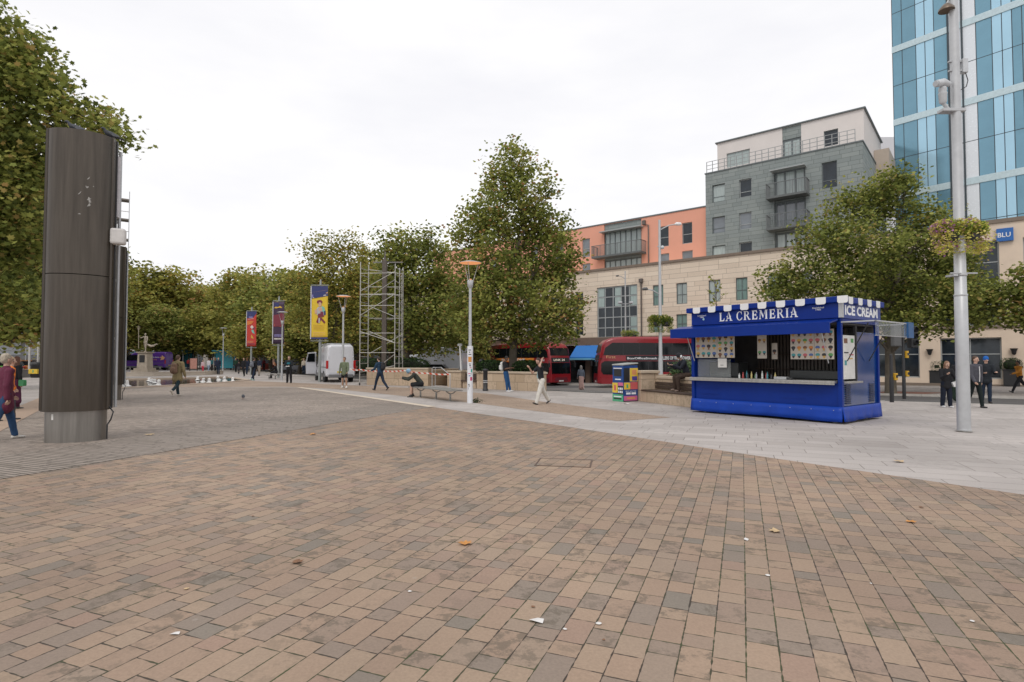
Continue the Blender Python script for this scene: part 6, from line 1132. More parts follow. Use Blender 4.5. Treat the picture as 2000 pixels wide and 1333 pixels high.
mb = MB(); mb.slab([(-1.0, 4.75, .5), (-1.75, 4.55, .5), (-1.78, 4.5, 1.35), (-1.62, 4.56, 2.1), (-1.0, 4.75, 2.15)], (.02, .06, 0)); d = P('open_front_door', mb, vwhite, wv, bev=.01); mb = MB(); mb.slab([(-1.1, 4.70, 1.4), (-1.68, 4.53, 1.4), (-1.58, 4.55, 2.0), (-1.1, 4.70, 2.05)], (.0, -.02, 0)); P('door_window', mb, glass_v, d)
mb = MB(); [mb.box(-.8, .8, 1+k*1.2, 1.05+k*1.2, 2.66, 2.72) for k in range(3)]; [mb.box(s*.8-.03, s*.8+.03, .9, 3.6, 2.6, 2.66) for s in (-1, 1)]; P('roof_bar', mb, galv, wv)
pw = XY(331, 83); purple = mat('purple van paint', (.10, .025, .28), .35, var=.06, coat=.4)
pv = van('purple_van', 'purple delivery van with white and orange lettering parked behind the statue', (pw.x, pw.y, gz(pw.x, pw.y)), radians(90), purple, L_=6.9, W=1.0, H_=2.65)
pv.location.x += 0
text('Get big city deals', lw, pv, (-1.012, 2.75, 1.74), (0, -1, 0), 1.85, .24, ext=.004, off=.01); text('delivered today', mat('orange lettering', (.75, .30, .12), .5), pv, (-1.012, 2.75, 1.42), (0, -1, 0), 1.6, .22, ext=.004, off=.01)
mb = MB(); mb.slab([(-1.0, .2+a, 1.75+b) for a, b in ((0, -.2), (.5, -.3), (.35, .0), (.7, .12), (.3, .2), (.25, .42), (0, .2), (-.2, .1))], (-.01, 0, 0)); P('decal', mb, MATS['print peach'], pv)
def car(label, p, rot, paint, L_=4.2, tall=1.46):
    t = thing('parked_car', label, 'car', p, rot, 'cars beyond the square'); W = .88; f = L_
    mb = MB(); mb.loft([(0, W*.8, .3, .78, .12, W*.72), (.08, W*.93, .25, .92, .14, W*.8), (.5, W, .22, .96, .14, W*.86), (f*.62, W, .22, .96, .14, W*.86), (f*.75, W, .22, .92, .16, W*.84), (f*.93, W*.95, .24, .80, .16, W*.78), (f, W*.8, .3, .6, .12, W*.7)], n=4); P('body', mb, paint, t)
    mb = MB(); mb.loft([(.12, W*.8, .85, .95, .05, W*.76), (.55, W*.86, .85, tall-.08, .12, W*.66), (1.0, W*.87, .85, tall, .14, W*.68), (f*.5, W*.87, .85, tall-.01, .14, W*.68), (f*.6, W*.86, .85, tall-.13, .12, W*.66), (f*.76, W*.82, .85, .93, .04, W*.76)], n=4); P('cabin_glass', mb, glass_v, t)
    mb = MB(); mb.loft([(.6, W*.66, tall-.06, tall+.0, .03), (1.0, W*.68, tall-.05, tall+.02, .03), (f*.5, W*.68, tall-.05, tall+.01, .03), (f*.58, W*.64, tall-.1, tall-.07, .03)], n=3); P('roof', mb, paint, t)
    for s in (-1, 1):
        for y in (f*.19, f*.81): wheel(t, s*(W-.1), y, .31, .2)
        mb = MB(); mb.box(s*W*.75-.13, s*W*.75+.13, -.01, .07, .68, .84); P('tail_lamp', mb, redlens, t, bev=.02); mb = MB(); mb.box(s*W*.7-.15, s*W*.7+.15, f*.95, f*.99, .56, .7); P('headlight', mb, clear, t, bev=.02)
    return t
silver = mat('silver car paint', (.42, .42, .46), .28, .4, var=.04, coat=.6)
car('silver hatchback parked behind the handrail by the central planter', XY(882, 43.5), radians(84), silver)
wb = thing('white_lorry', 'white box lorry with a purple-tinted side parked beyond the planter hedges', 'lorry', XY(866, 47.5), radians(82)); mb = MB(); mb.box(-1.15, 1.15, -1.9, 1.6, .9, 2.75); P('box_body', mb, vwhite, wb, bev=.06); mb = MB(); mb.loft([(1.65, 1.05, .45, 2.2, .15), (2.6, 1.05, .45, 2.15, .2), (3.2, 1.0, .45, 1.5, .2, .95), (3.5, .95, .45, 1.1, .15)], n=4); P('cab', mb, vwhite, wb); side_plate(wb, 'side_window', rnd_poly(1.9, 2.7, 1.3, 1.95), -1.05, glass_v)
mb = MB(); mb.box(-1.0, 1.0, -1.85, 1.6, .5, .89); P('chassis', mb, dark, wb)
for s in (-1, 1):
    for y in (-1.1, 2.5): wheel(wb, s*.98, y, .42)
for i, (u, Y, r, c, lab) in enumerate([(62, 62, 80, (.5, .18, .03), 'orange and white vehicle glimpsed under the trees at far left'), (38, 60, 95, (.35, .36, .38), 'pale grey car glimpsed under the trees at far left'), (12, 58, 88, (.10, .4, .05), 'bright green vehicle glimpsed at the left edge under the trees'), (605, 70, 80, (.10, .10, .12), 'dark car beyond the square behind the open van door'), (725, 66, 84, (.32, .03, .035), 'dark red car seen through the scaffold ladder')]):
    car(lab, XY(u, Y), radians(r), mat('far car paint %d' % i, c, .35, coat=.4))
for (u, Y, lab) in ((530, 88, 'small market stall with a blue roof and yellow trim in the distance'), (40, 72, 'market stall with green canopy at far left')):
    p = XY(u, Y); t = thing('market_stall', lab, 'stall', p); mb = MB(); mb.slab([(-2.4, -1.2, 2.5), (2.4, -1.2, 2.5), (2.4, 0, 3.1), (-2.4, 0, 3.1)], (0, 0, .05)); mb.slab([(-2.4, 1.2, 2.5), (2.4, 1.2, 2.5), (2.4, 0, 3.1), (-2.4, 0, 3.1)], (0, 0, .05)); P('canopy', mb, mat('stall roof %d' % u, (.03, .08, .3) if u > 100 else (.12, .42, .06), .6), t)
    mb = MB(); mb.box(-2.4, 2.4, -1.24, -1.2, 2.2, 2.5); P('valance', mb, by, t); mb = MB(); mb.box(-2.2, 2.2, -1.1, -.4, 0, .95); P('counter', mb, mat('stall red front', (.42, .05, .03), .6), t); mb = MB(); [mb.box(a-.04, a+.04, b-.04, b+.04, 0, 2.5) for a in (-2.3, 2.3) for b in (-1.1, 1.1)]; P('post', mb, galv, t)
# ---- double-decker buses
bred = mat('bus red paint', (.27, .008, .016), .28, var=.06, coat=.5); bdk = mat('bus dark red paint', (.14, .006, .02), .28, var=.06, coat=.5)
def bus(label, p, rot, skirtm, side, L_=10.9, H_=4.12):
    """front towards +y; side = the side (-1 left, 1 right) whose details face the camera"""
    W = 1.25; f = L_; t = thing('double_decker_bus', label, 'bus', p, rot, 'red double-decker buses')
    mb = MB(); mb.loft([(0, W*.95, .3, H_*.9, .25, W*.85), (.1, W*.985, .28, H_*.955, .3, W*.92), (.5, W, .26, H_, .24, W*.97), (f-2.2, W, .26, H_, .24, W*.97), (f-1.3, W, .26, H_*.985, .25, W*.97), (f-.75, W, .26, H_*.94, .25, W*.97), (f-.4, W*.99, .26, H_*.86, .22, W*.96), (f-.2, W*.98, .27, H_*.66, .3, W*.95), (f-.08, W*.965, .28, H_*.5, .2, W*.95), (f-.02, W*.93, .3, H_*.34, .2, W*.92), (f, W*.88, .34, H_*.24, .2, W*.88)], n=6); P('body', mb, bred, t)
    for s in (-1, 1):
        X = s*(W-.0)
        # upper window band with slanted ends
        n = 7; y0, y1 = .9, f-.75
        side_plate(t, 'upper_windows', [(y0+.5, 2.62), (y1+.28, 2.62), (y1+.12, 3.2), (y1-.45, 3.62), (y0+.05, 3.56), (y0, 3.3)], s*(W-.035), glass_v, .04)
        for i in range(1, n): y = y0+(y1-y0)*i/n; side_plate(t, 'window_pillar', [(y-.035, 2.64), (y+.035, 2.64), (y+.035, 3.55), (y-.035, 3.55)], s*(W+.006), mat('window seal', (.03, .03, .035), .5), .008)
        side_plate(t, 'lower_windows', [(1.5, 1.25), (f-3.2, 1.25), (f-2.6, .95), (f-.45, 1.05), (f-.28, 1.3), (f-.3, 1.95), (f-.55, 2.12), (1.5, 2.12)], s*(W-.012), glass_v, .018)
        for i in range(5): y = 2.6+i*1.4; side_plate(t, 'window_pillar', [(y-.035, 1.3), (y+.035, 1.3), (y+.035, 2.1), (y-.035, 2.1)], s*(W+.006), MATS['window seal'], .008)
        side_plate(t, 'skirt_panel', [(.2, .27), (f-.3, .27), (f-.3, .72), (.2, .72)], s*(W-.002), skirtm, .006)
        for y in (2.4, f-2.6): wheel(t, s*(W-.16), y, .48, .28, mat('bus wheel rim', (.25, .03, .035), .4)); mb = MB(); mb.tube([(s*(W-.1), y, .5), (s*(W+.008), y, .5)], .57, 22); P('wheel_arch', mb, dark, t)
        mb = MB(); mb.tube([(s*(W-.05), f-.35, 2.35), (s*(W+.28), f+.12, 2.3), (s*(W+.28), f+.14, 2.1)], .03, 6); mb.box(s*(W+.28)-.09, s*(W+.28)+.09, f+.08, f+.2, 1.72, 2.12); P('mirror', mb, dark, t)
        mb = MB(); mb.box(s*.92-.2, s*.92+.2, f-.16, f-.035, .62, .86); P('headlight', mb, clear, t, bev=.05); mb = MB(); mb.box(s*1.05-.09, s*1.05+.09, -.02, .06, .9, 1.5); P('tail_lamp', mb, redlens, t, bev=.02)
    mb = MB(); mb.slab([(-1.1, f-.03, 1.12), (1.1, f-.03, 1.12), (1.1, f-.11, 2.14), (-1.1, f-.11, 2.14)], (0, .05, 0)); P('windscreen', mb, glass_v, t, bev=.01)
    mb = MB(); mb.slab([(-1.1, f-.26, 2.8), (1.1, f-.26, 2.8), (1.06, f-.46, 3.5), (-1.06, f-.46, 3.5)], (0, .08, .03)); P('upper_windscreen', mb, glass_v, t)
    mb = MB(); mb.slab([(-1.05, f-.14, 2.2), (1.05, f-.14, 2.2), (1.05, f-.2, 2.62), (-1.05, f-.2, 2.62)], (0, .06, 0)); ds = P('destination_display', mb, dark, t)
    mb = MB(); mb.slab([(-.8, f-.045, .42), (.8, f-.045, .42), (.7, f-.03, .78), (-.7, f-.03, .78)], (0, .045, 0)); P('grille', mb, bdk, t); mb = MB(); mb.box(-.27, .27, f+.0, f+.02, .4, .5); P('number_plate', mb, white, t)
    for s in (-1, 1):
        mb = MB(); mb.tube([(s*.06, f-.02, 1.12), (s*.6, f-.07, 1.75)], .014, 5); P('wiper', mb, dark, t)
    return t, ds, W, f, H_
am = mat('display letters', (.8, .74, .6), .5, emit=.4)
A1 = XY(1075.5, 52.5); th1 = radians(56); hd = Vector((cos(th1), -sin(th1))); side_ = Vector((sin(th1), cos(th1)))   # front-left corner as seen
cen = Vector((A1.x, A1.y))+side_*1.25-hd*10.9
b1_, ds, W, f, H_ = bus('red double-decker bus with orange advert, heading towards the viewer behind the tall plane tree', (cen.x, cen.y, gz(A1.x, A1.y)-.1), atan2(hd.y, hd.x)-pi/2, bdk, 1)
# the side facing the camera is local +x or -x
sg_ = 1
adm = mat('orange advert', (.78, .26, .04), .5)
def bside(b, s, W, y0, y1, z0, z1, m, nm, x=.008):
    mb = MB(); X = s*W; mb.slab([(X, y0, z0), (X, y1, z0), (X, y1, z1), (X, y0, z1)], (s*x, 0, 0)); return P(nm, mb, m, b)
def btext(b, s_, s, W, y0, z0, w_, h_, m, off=.01): return text(s_, m, b, (s*(W+.012), y0, z0), (0, s, 0), w_, h_, ext=.004, off=off)
bside(b1_, 1, W, 1.6, 8.3, 2.2, 2.58, adm, 'advert'); btext(b1_, 'feel good ONE', 1, W, 2.6, 2.26, 4.2, .27, lw, .02); btext(b1_, 'Bristol', 1, W, 9.0, 2.28, .95, .22, lw, .015)
mb = MB(); mb.xf(Matrix.Identity(4)); text('LINK 24', am, b1_, (.85, f-.07, 2.31), (-1, 0, 0), 1.3, .2, ext=.02, off=.0)
A2 = XY(1167.5, 46.2); d2 = Vector((1, -.012)).normalized(); # along the side to the right (towards the rear)
cen = Vector((A2.x, A2.y))+d2*10.9+Vector((0, 1.25)); b2_, ds, W, f, H_ = bus('red double-decker bus with black film advert standing side-on behind the bin and planter', (cen.x, cen.y, gz(A2.x+4, A2.y)-.1), atan2(-d2.y, -d2.x)-pi/2, bred, 1)
blk = mat('black advert', (.012, .014, .02), .5); bside(b2_, -1, W, .9, 8.6, 2.18, 2.56, blk, 'advert')
btext(b2_, 'BoxOfficeSmash', -1, W, 8.5, 2.27, 2.4, .17, lw, .02); btext(b2_, 'KILLERS OF THE FLOWER MOON', -1, W, 5.85, 2.24, 3.2, .27, lw, .02); btext(b2_, 'IN CINEMAS', -1, W, 2.45, 2.38, 1.1, .11, MATS['print gold'], .01); btext(b2_, 'NOW', -1, W, 2.1, 2.23, .6, .11, lw, .01)
btext(b2_, 'First', -1, W, 10.2, 2.35, .75, .22, MATS['print peach'], .0)
bside(b2_, -1, W, .35, .8, 2.35, 2.75, adm, 'orange_panel')
# ============================================================ PEOPLE
def blob(name, prims, vox, m, parent, fold=0., seed=0, smooth=2, fscale=9):
    """overlapping tapered limbs merged by voxel remesh into ONE continuous surface"""
    bm_v = []; bm_f = []
    def ringset(p0, p1, r0, r1, fl=1., fx=1., n=12):
        p0, p1 = Vector(p0), Vector(p1); t = (p1-p0); L_ = t.length; t = t.normalized() if L_ > 1e-6 else Vector((0, 0, 1))
        a = Vector((1, 0, 0)); a = (a-t*a.dot(t)); a = a.normalized() if a.length > .2 else t.orthogonal().normalized(); b = t.cross(a); rings = []
        for k in range(5): an = -pi/2+pi/2*k/4; rings.append((p0+t*sin(an)*r0*min(1, fl), r0*max(cos(an), .02)))
        for k in range(5): an = pi/2*k/4; rings.append((p1+t*sin(an)*r1*min(1, fl), r1*max(cos(an), .02)))
        base = len(bm_v)
        for c, r in rings:
            for j in range(n): an = 2*pi*j/n; bm_v.append(tuple(c+a*cos(an)*r*fx+b*sin(an)*r*fl))
        for i in range(len(rings)-1):
            for j in range(n): bm_f.append((base+i*n+j, base+i*n+(j+1) % n, base+(i+1)*n+(j+1) % n, base+(i+1)*n+j))
        bm_f.append(tuple(base+j for j in range(n-1, -1, -1))); bm_f.append(tuple(base+(len(rings)-1)*n+j for j in range(n)))
    for q in prims: ringset(*q)
    me = bpy.data.meshes.new('t'); me.from_pydata(bm_v, [], bm_f); me.update(); t = bpy.data.objects.new('t', me); C.objects.link(t)
    r = t.modifiers.new('r', 'REMESH'); r.mode = 'VOXEL'; r.voxel_size = vox
    s = t.modifiers.new('s', 'SMOOTH'); s.iterations = smooth; s.factor = .5
    bpy.context.view_layer.update(); out = bpy.data.meshes.new_from_object(t.evaluated_get(bpy.context.evaluated_depsgraph_get())); bpy.data.objects.remove(t); bpy.data.meshes.remove(me)
    if fold:
        nn = [v.normal.copy() for v in out.vertices]
        for v, n in zip(out.vertices, nn): c = v.co*fscale; v.co += n*(fold*(mnoise.noise(Vector((c.x, c.y, c.z*.6+seed)))+.5*mnoise.noise(Vector((c.x*2.3, c.y*2.3, c.z*1.2+seed)))))
    out.name = name; out.polygons.foreach_set('use_smooth', [True]*len(out.polygons)); out.materials.clear(); out.materials.append(m)
    o = bpy.data.objects.new(name, out); C.objects.link(o); o.parent = parent; return o
SK = {'pale': (.52, .33, .25), 'tan': (.42, .25, .17), 'brown': (.16, .085, .05)}
def cloth(name, c, rough=.85): return mat('cloth '+name, c, rough, var=.22, scale=7, bump=.25, bscale=90, spec=.25)
def person(p, face, label, H=1.72, skin='pale', hair=(.05, .03, .02), hl='short', top=('black', (.02, .02, .024)), tlen=.0, sleeve=1., bot=('jeans', (.03, .06, .13)), blen=1., skirt=None, shoes=(.03, .03, .03),
           legs=((12, 8), (-12, 12)), arms=((8, 10, 15), (-8, 10, 15)), lean=2, hpitch=0, hyaw=0, bulk=1., hood=None, hat=None, near=False, seat=None, vox=None, group=None, mono=None, parent=None, z=None, spread=0):
    """face: heading in degrees (90 = away from the camera, -90 = towards it, 0 = right, 180 = left)"""
    k = H/1.75; t = parent or thing('person', label, 'person', p, radians(face-90), group=group)
    if parent is None and group is None: pass
    dist = max(p[1], 8); vox = vox or (.011 if near else (.016 if dist < 36 else .026)); sk = mono or mat('skin '+skin, SK[skin], .5, var=.08, scale=10, spec=.3)
    lt, ls = .245*H, .245*H; J = {}
    for s, (th, kn) in zip((-1, 1), legs):
        a, b = radians(th), radians(th-kn); hip = Vector((.088*k*s, 0, 0)); sp_ = Vector((s*.03*k*spread, 0, 0)); kne = hip+Vector((0, sin(a), -cos(a)))*lt+sp_; ank = kne+Vector((0, sin(b), -cos(b)))*ls+sp_; J[s] = [hip, kne, ank]
    low = min(J[s][2].z for s in (-1, 1)); hz = -low+.075*k
    if seat is not None: hz = seat
    up = Vector((0, 0, hz))
    for s in J: J[s] = [q+up for q in J[s]]
    ln = radians(lean); sd = Vector((0, sin(ln), cos(ln))); pel = up+Vector((0, 0, .01)); chest = pel+sd*.20*H; nb = pel+sd*.305*H
    hp = radians(lean*.6+hpitch); hd_ = Vector((0, sin(hp), cos(hp))); head = nb+hd_*.095*H+Vector((0, .012*k, 0))
    hy = Matrix.Rotation(radians(hyaw), 3, 'Z'); fwd = hy @ Vector((0, cos(hp), -sin(hp))); sidv = hy @ Vector((1, 0, 0))
    shz = nb-sd*.035*H; sw = (.172 if bulk >= 1 else .155)*k*min(bulk, 1.12); AR = {}
    for s, (f_, o_, e_) in zip((-1, 1), arms):
        a, o = radians(f_)+ln*.5, radians(o_); sh = shz+Vector((s*sw, 0, 0)); el = sh+Vector((s*sin(o), sin(a)*cos(o), -cos(a)*cos(o)))*.172*H; b = a+radians(e_); i_ = -.25*min(1, e_/90) if e_ > 25 else .2*sin(o)
        fd = Vector((s*i_, sin(b), -cos(b))).normalized(); wr_ = el+fd*.148*H; AR[s] = [sh, el, wr_, fd]
    body = []
    A = lambda a, b, r0, r1, fl=1., fx=1.: body.append((a, b, r0*k, r1*k, fl, fx))
    A(pel-Vector((0, 0, .02)), chest, .105, .115, .72, 1.15); A(chest, shz, .115, .10, .7, 1.2); A(shz-Vector((sw*.8, 0, 0)), shz+Vector((sw*.8, 0, 0)), .05, .05)
    A(nb-sd*.03, head-hd_*.05*k, .055, .05)
    A(head+hd_*.035*k-fwd*.012*k, head-hd_*.01*k, .080, .078, 1.12, .93); A(head-hd_*.03*k+fwd*.02*k, head-hd_*.065*k+fwd*.032*k, .062, .036, 1., .9)
    A(head-hd_*.0*k+fwd*.085*k, head-hd_*.028*k+fwd*.105*k, .012, .016)      # nose
    for s in (-1, 1): A(head+sidv*s*.074*k+hd_*.0, head+sidv*s*.078*k-hd_*.03*k, .016, .010, 1., .5)
    for s in (-1, 1):
        h_, kn_, an_ = J[s]; A(h_, kn_, .085, .056); A(kn_, an_, .056, .036); A(kn_*.65+an_*.35-Vector((0, .012, 0)), kn_*.5+an_*.5-Vector((0, .01, 0)), .052, .047)
        sh, el, wr_, fd = AR[s]; A(sh, el, .05, .038); A(el, wr_, .038, .026)
        pal = wr_+fd*.05*k; A(wr_+fd*.01, pal, .026, .033, .5, 1.); sx = fd.cross(Vector((0, 0, 1))); sx = sx.normalized() if sx.length > .3 else Vector((0, 1, 0)); 
        if abs(fd.z) > .6: sx = Vector((0, 1, 0))
        cu = fd.cross(sx).normalized()*(-s)
        for j, (off, L_) in enumerate(((-.027, .062), (-.009, .074), (.009, .07), (.026, .055))):
            b0 = pal+fd*.02*k-sx*off*k; m0 = b0+(fd*.85+cu*.3)*L_*.5*k; A(b0, m0, .0095, .0088); A(m0, m0+(fd*.5+cu*.75)*L_*.55*k, .0088, .0075)
        A(wr_+fd*.015*k+sx*.024*k, wr_+fd*.055*k+sx*.05*k+cu*.012, .012, .0095); A(wr_+fd*.055*k+sx*.05*k+cu*.012, wr_+fd*.088*k+sx*.045*k+cu*.03, .0095, .0075)
    bvox = .0075 if near else vox*.8
    if mono:
        for s in (-1, 1): an_ = J[s][2]; A(an_-Vector((0, .02, .03)), an_+Vector((0, .15*k, -.045*k)), .045, .035, 1, .9)
        blob('figure', body, .014, mono, t, .01, 1); return t, J, AR, head
    blob('body', body, bvox, sk, t, smooth=1)
    # clothes
    tp = []; tk = bulk; T_ = lambda a, b, r0, r1, fl=1., fx=1.: tp.append((a, b, r0*k*tk, r1*k*tk, fl, fx))
    T_(pel-sd*.01+Vector((0, 0, .0)), chest, .128, .135, .76, 1.15); T_(chest, shz-sd*.01, .135, .118, .74, 1.18); T_(shz-Vector((sw*.8, 0, 0)), shz+Vector((sw*.8, 0, 0)), .062, .062); T_(nb-sd*.04, nb-sd*.012, .075, .066)
    if tlen: T_(pel, pel-Vector((0, 0, tlen)), .135, .15, .82, 1.15)
    for s in (-1, 1):
        sh, el, wr_, fd = AR[s]
        if sleeve >= .5: T_(sh, el, .064, .054); T_(el, el.lerp(wr_, min(1, (sleeve-.5)*2)*.97+.001), .054, .042)
        else: T_(sh, sh.lerp(el, sleeve*2), .064, .06)
    m_top = cloth(*top); blob('jacket' if sleeve > .6 else 'shirt', tp, vox, m_top, t, .010 if near else .012, seed=p[0], fscale=12)
    bp = []
    Bp = lambda a, b, r0, r1, fl=1., fx=1.: bp.append((a, b, r0*k, r1*k, fl, fx))
    Bp(pel+Vector((0, 0, .02)), pel-Vector((0, 0, .06)), .122, .125, .8, 1.15)
    wide = 1.25 if spread or (blen > .9 and bot[0].startswith('wide')) else 1.
    for s in (-1, 1):
        h_, kn_, an_ = J[s]
        Bp(h_, kn_.lerp(h_, max(0, 1-blen*2)), .098, .07*wide)
        if blen > .5: Bp(kn_, kn_.lerp(an_, (blen-.5)*2*.97), .07*wide, .056*wide)
    if skirt: mid = (J[-1][1]+J[1][1])/2; Bp(pel, pel.lerp(mid, skirt*1.9), .135, .17, .85, 1.1)
    blob('skirt' if skirt else ('trousers' if blen > .6 else 'shorts'), bp, vox, cloth(*bot), t, .008, seed=p[0]+3, fscale=13)
    for s in (-1, 1):
        kn_, an_ = J[s][1:]; sh_dir = (an_-kn_).normalized(); tip = sh_dir.cross(Vector((1, 0, 0))); tip = tip if tip.y > 0 else -tip
        if abs(sh_dir.z) > .97: tip = Vector((0, 1, 0))
        sp_ = []; h0 = an_+sh_dir*.03*k; sp_.append((h0-tip*.045*k+sh_dir*.012*k, h0+tip*.14*k+sh_dir*.018*k, .045*k, .036*k, .75, .95)); sp_.append((an_-sh_dir*.03, h0, .048*k, .05*k, 1., 1.)); blob('shoe', sp_, max(vox*.8, .01), mat('shoe %.2f %.2f' % shoes[:2], shoes, .5, var=.1), t)
    # hair / hat
    hr = []
    hm = mat('hair %.3f %.3f' % hair[:2], hair, .6, var=.35, scale=30, bump=.4, bscale=60)
    if hl: 
        hr.append((head+hd_*.052*k-fwd*.026*k, head+hd_*.0*k-fwd*.034*k, .086*k, .080*k, 1.08, .97))
        if hl in ('long', 'bob'): 
            e_ = .14 if hl == 'bob' else .25; hr.append((head-fwd*.055*k, head-hd_*e_*k-fwd*.05*k, .078*k, .06*k, .6, 1.15)); 
            for s in (-1, 1): hr.append((head+sidv*s*.072*k+hd_*.03*k-fwd*.01*k, head+sidv*s*.08*k-hd_*e_*.8*k-fwd*.01*k, .034*k, .03*k, 1, .8))
        if hl == 'bun': hr.append((head+hd_*.13*k-fwd*.05*k, head+hd_*.14*k-fwd*.05*k, .04*k, .04*k))
        if hl == 'beard': pass
        blob('hair', hr, max(.010, vox*.75), hm, t, .006, fscale=30, smooth=1)
    if hat:
        c, kind = hat; hh = [(head+hd_*.062*k-fwd*.01*k, head+hd_*.028*k-fwd*.012*k, .094*k, .094*k, 1.06, .97)]
        if kind == 'cap': hh.append((head+hd_*.055*k+fwd*.09*k, head+hd_*.045*k+fwd*.15*k, .045*k, .04*k, .25, 1.3))
        blob('hat', hh, .012, cloth('hat %.2f' % c[2], c), t)
    if near and seat is None:
        for s in (-1, 1): mb = MB(); mb.ball(tuple(head+fwd*.083*k+sidv*s*.03*k+hd_*.008*k), .0105*k, 8, 6); P('eye', mb, mat('dark eye', (.02, .015, .012), .2), t)
        mb = MB(); q = head+fwd*.094*k-hd_*.052*k; mb.ball(tuple(q), (.022*k, .008*k, .006*k), 8, 5); P('mouth', mb, mat('lip', (.32, .12, .10), .5), t)
    t['_n'] = 0; del t['_n']
    return t, J, AR, head
def world(t, v): 
    bpy.context.view_layer.update(); return t.matrix_world @ Vector(v)
def backpack(t, label, m, z, y=-.2, s=1., cat='backpack'):
    q = world(t, (0, y, z)); o = blob('backpack', [((0, 0, -.12*s), (0, 0, .12*s), .14*s, .12*s, .62, 1.05), ((0, -.07*s, -.1*s), (0, -.07*s, .0), .09*s, .09*s, .7, 1.1), ((-.09*s, .07*s, .2*s), (-.1*s, .13*s, .1*s), .02, .02), ((.09*s, .07*s, .2*s), (.1*s, .13*s, .1*s), .02, .02)], .016, m, None, .006, fscale=14)
    o.location = q; o.rotation_euler = t.rotation_euler; tag(o, label, cat); return o
def phone(t, v, label):
    q = world(t, v); mb = MB(); mb.box(-.038, .038, -.005, .005, -.07, .07); o = P('phone', mb, dark, None, bev=.003); o.location = q; o.rotation_euler = (radians(-40), 0, t.rotation_euler.z); tag(o, label, 'phone')
BLK = ('black', (.018, .018, .021)); NAVY = ('navy', (.02, .027, .05)); JEAN = ('blue denim', (.03, .07, .15)); DJ = ('dark denim', (.018, .03, .055)); GRY = ('charcoal', (.06, .06, .065))
# 1 maroon coat, left edge
p = G(6, 860); t, *_ = person(p, 60, 'person in a long maroon coat and blue jeans walking away at the left edge', 1.72, hair=(.42, .36, .28), hl='short', top=('maroon coat', (.13, .028, .055)), tlen=.24, bulk=1.22, bot=JEAN, shoes=(.6, .57, .52), near=True, legs=((18, 6), (-16, 20)), arms=((12, 12, 20), (-14, 12, 15)))
p = G(30, 800); t, *_ = person(p, 70, 'person in a dark jacket with a green bag half hidden behind the maroon coat', 1.68, skin='tan', top=BLK, bot=('plum skirt', (.08, .02, .05)), skirt=.8, hair=(.12, .05, .03), hl='long')
q = world(t, (.32, .0, .75)); mb = MB(); mb.loft([(-.06, .08, 0, .2, .03), (.06, .08, 0, .19, .03)]); o = P('shopping_bag', mb, mat('green bag', (.04, .22, .08), .5), None, bev=.01); o.location = q; tag(o, 'small green bag held beside the person in the dark jacket at far left', 'bag')
p = G(17, 822); t, *_ = person(p, 55, 'person in a bright orange top just behind the maroon coat at the left edge', 1.66, hair=(.35, .25, .15), top=('orange', (.75, .2, .03)), bot=GRY)
# 2 khaki jacket with backpack
p = G(346, 774); t, J, AR, hd_ = person(p, 84, 'man in a baggy khaki jacket walking away from the viewer past the pool', 1.78, hair=(.09, .05, .03), top=('khaki', (.24, .19, .10)), bulk=1.3, tlen=.2, bot=('dark teal', (.02, .04, .05)), shoes=(.55, .5, .42), legs=((14, 4), (-12, 42)), arms=((6, 16, 60), (-6, 16, 25)), near=True)
backpack(t, 'brown rucksack on the back of the man in khaki', mat('brown canvas', (.17, .10, .065), .8, var=.2), 1.2, y=-.24, s=1.15)
# 3 far groups
far = [(408, 63, 80, 1.7, 'person in a pale top near the pool in the distance', ('pale grey', (.55, .53, .55)), ('light denim', (.2, .25, .32))), (421, 60, 60, 1.75, 'person in dark clothes, left of a dark pair by the pool', NAVY, BLK), (427, 59, -70, 1.78, 'person in navy clothes, right of a dark pair by the pool', NAVY, DJ), (397, 66, -90, 1.5, 'small figure in a red skirt by the pool', ('pale pink', (.55, .4, .42)), ('red cloth', (.5, .05, .08))),
       (461, 70, -80, 1.74, 'person in dark green standing far behind the banners', ('dark green', (.02, .05, .03)), BLK), (467, 62, 100, 1.4, 'small figure in black left of the walkers in the distance', BLK, GRY), (477, 53, -95, 1.72, 'person in black with a white print walking towards the viewer', BLK, BLK), (483, 60, 90, 1.72, 'person in navy behind the one with the grey rucksack', NAVY, DJ), (507, 55, 80, 1.74, 'person in dark jacket and pale trousers in the distance', NAVY, ('pale khaki', (.3, .25, .2))), (499, 74, -90, 1.7, 'person with ginger hair farther back under the red banner', GRY, BLK), (516, 80, -90, 1.7, 'distant person in maroon under the dark banner', ('wine', (.15, .02, .03)), BLK),
       (452, 84, 90, 1.7, 'small distant person in grey left of the red banner pole', GRY, DJ), (414, 78, -90, 1.72, 'small distant person in teal between the pink board and the lamp', ('teal coat', (.03, .13, .15)), BLK), (594, 60, -80, 1.7, 'distant person in a cream coat left of the open van door', ('cream coat', (.5, .44, .36)), DJ), (577, 72, 95, 1.75, 'distant person in black between the dark banner and the van', BLK, BLK), (368, 86, 90, 1.7, 'distant person in a red top behind the man in khaki', ('red top', (.4, .04, .04)), DJ)]
for i, (u, Y, f, H_, lab, tp_, bt_) in enumerate(far): person(XY(u, Y), f, lab, H_, top=tp_, bot=bt_, hair=((.06, .035, .02), (.15, .07, .03), (.03, .02, .015))[i % 3], hl=('short', 'long', 'short')[i % 3], legs=((14-i, 6), (-12+i, 14)), group=None)
p = G(495, 743.5); t, *_ = person(p, 75, 'person in a long dark coat with a grey rucksack walking away', 1.72, top=BLK, tlen=.45, bulk=1.12, bot=DJ, legs=((10, 4), (-10, 25)), shoes=(.3, .5, .45)); backpack(t, 'grey rucksack on the person in the long dark coat', mat('grey canvas', (.16, .17, .2), .8), 1.22, s=1.15)
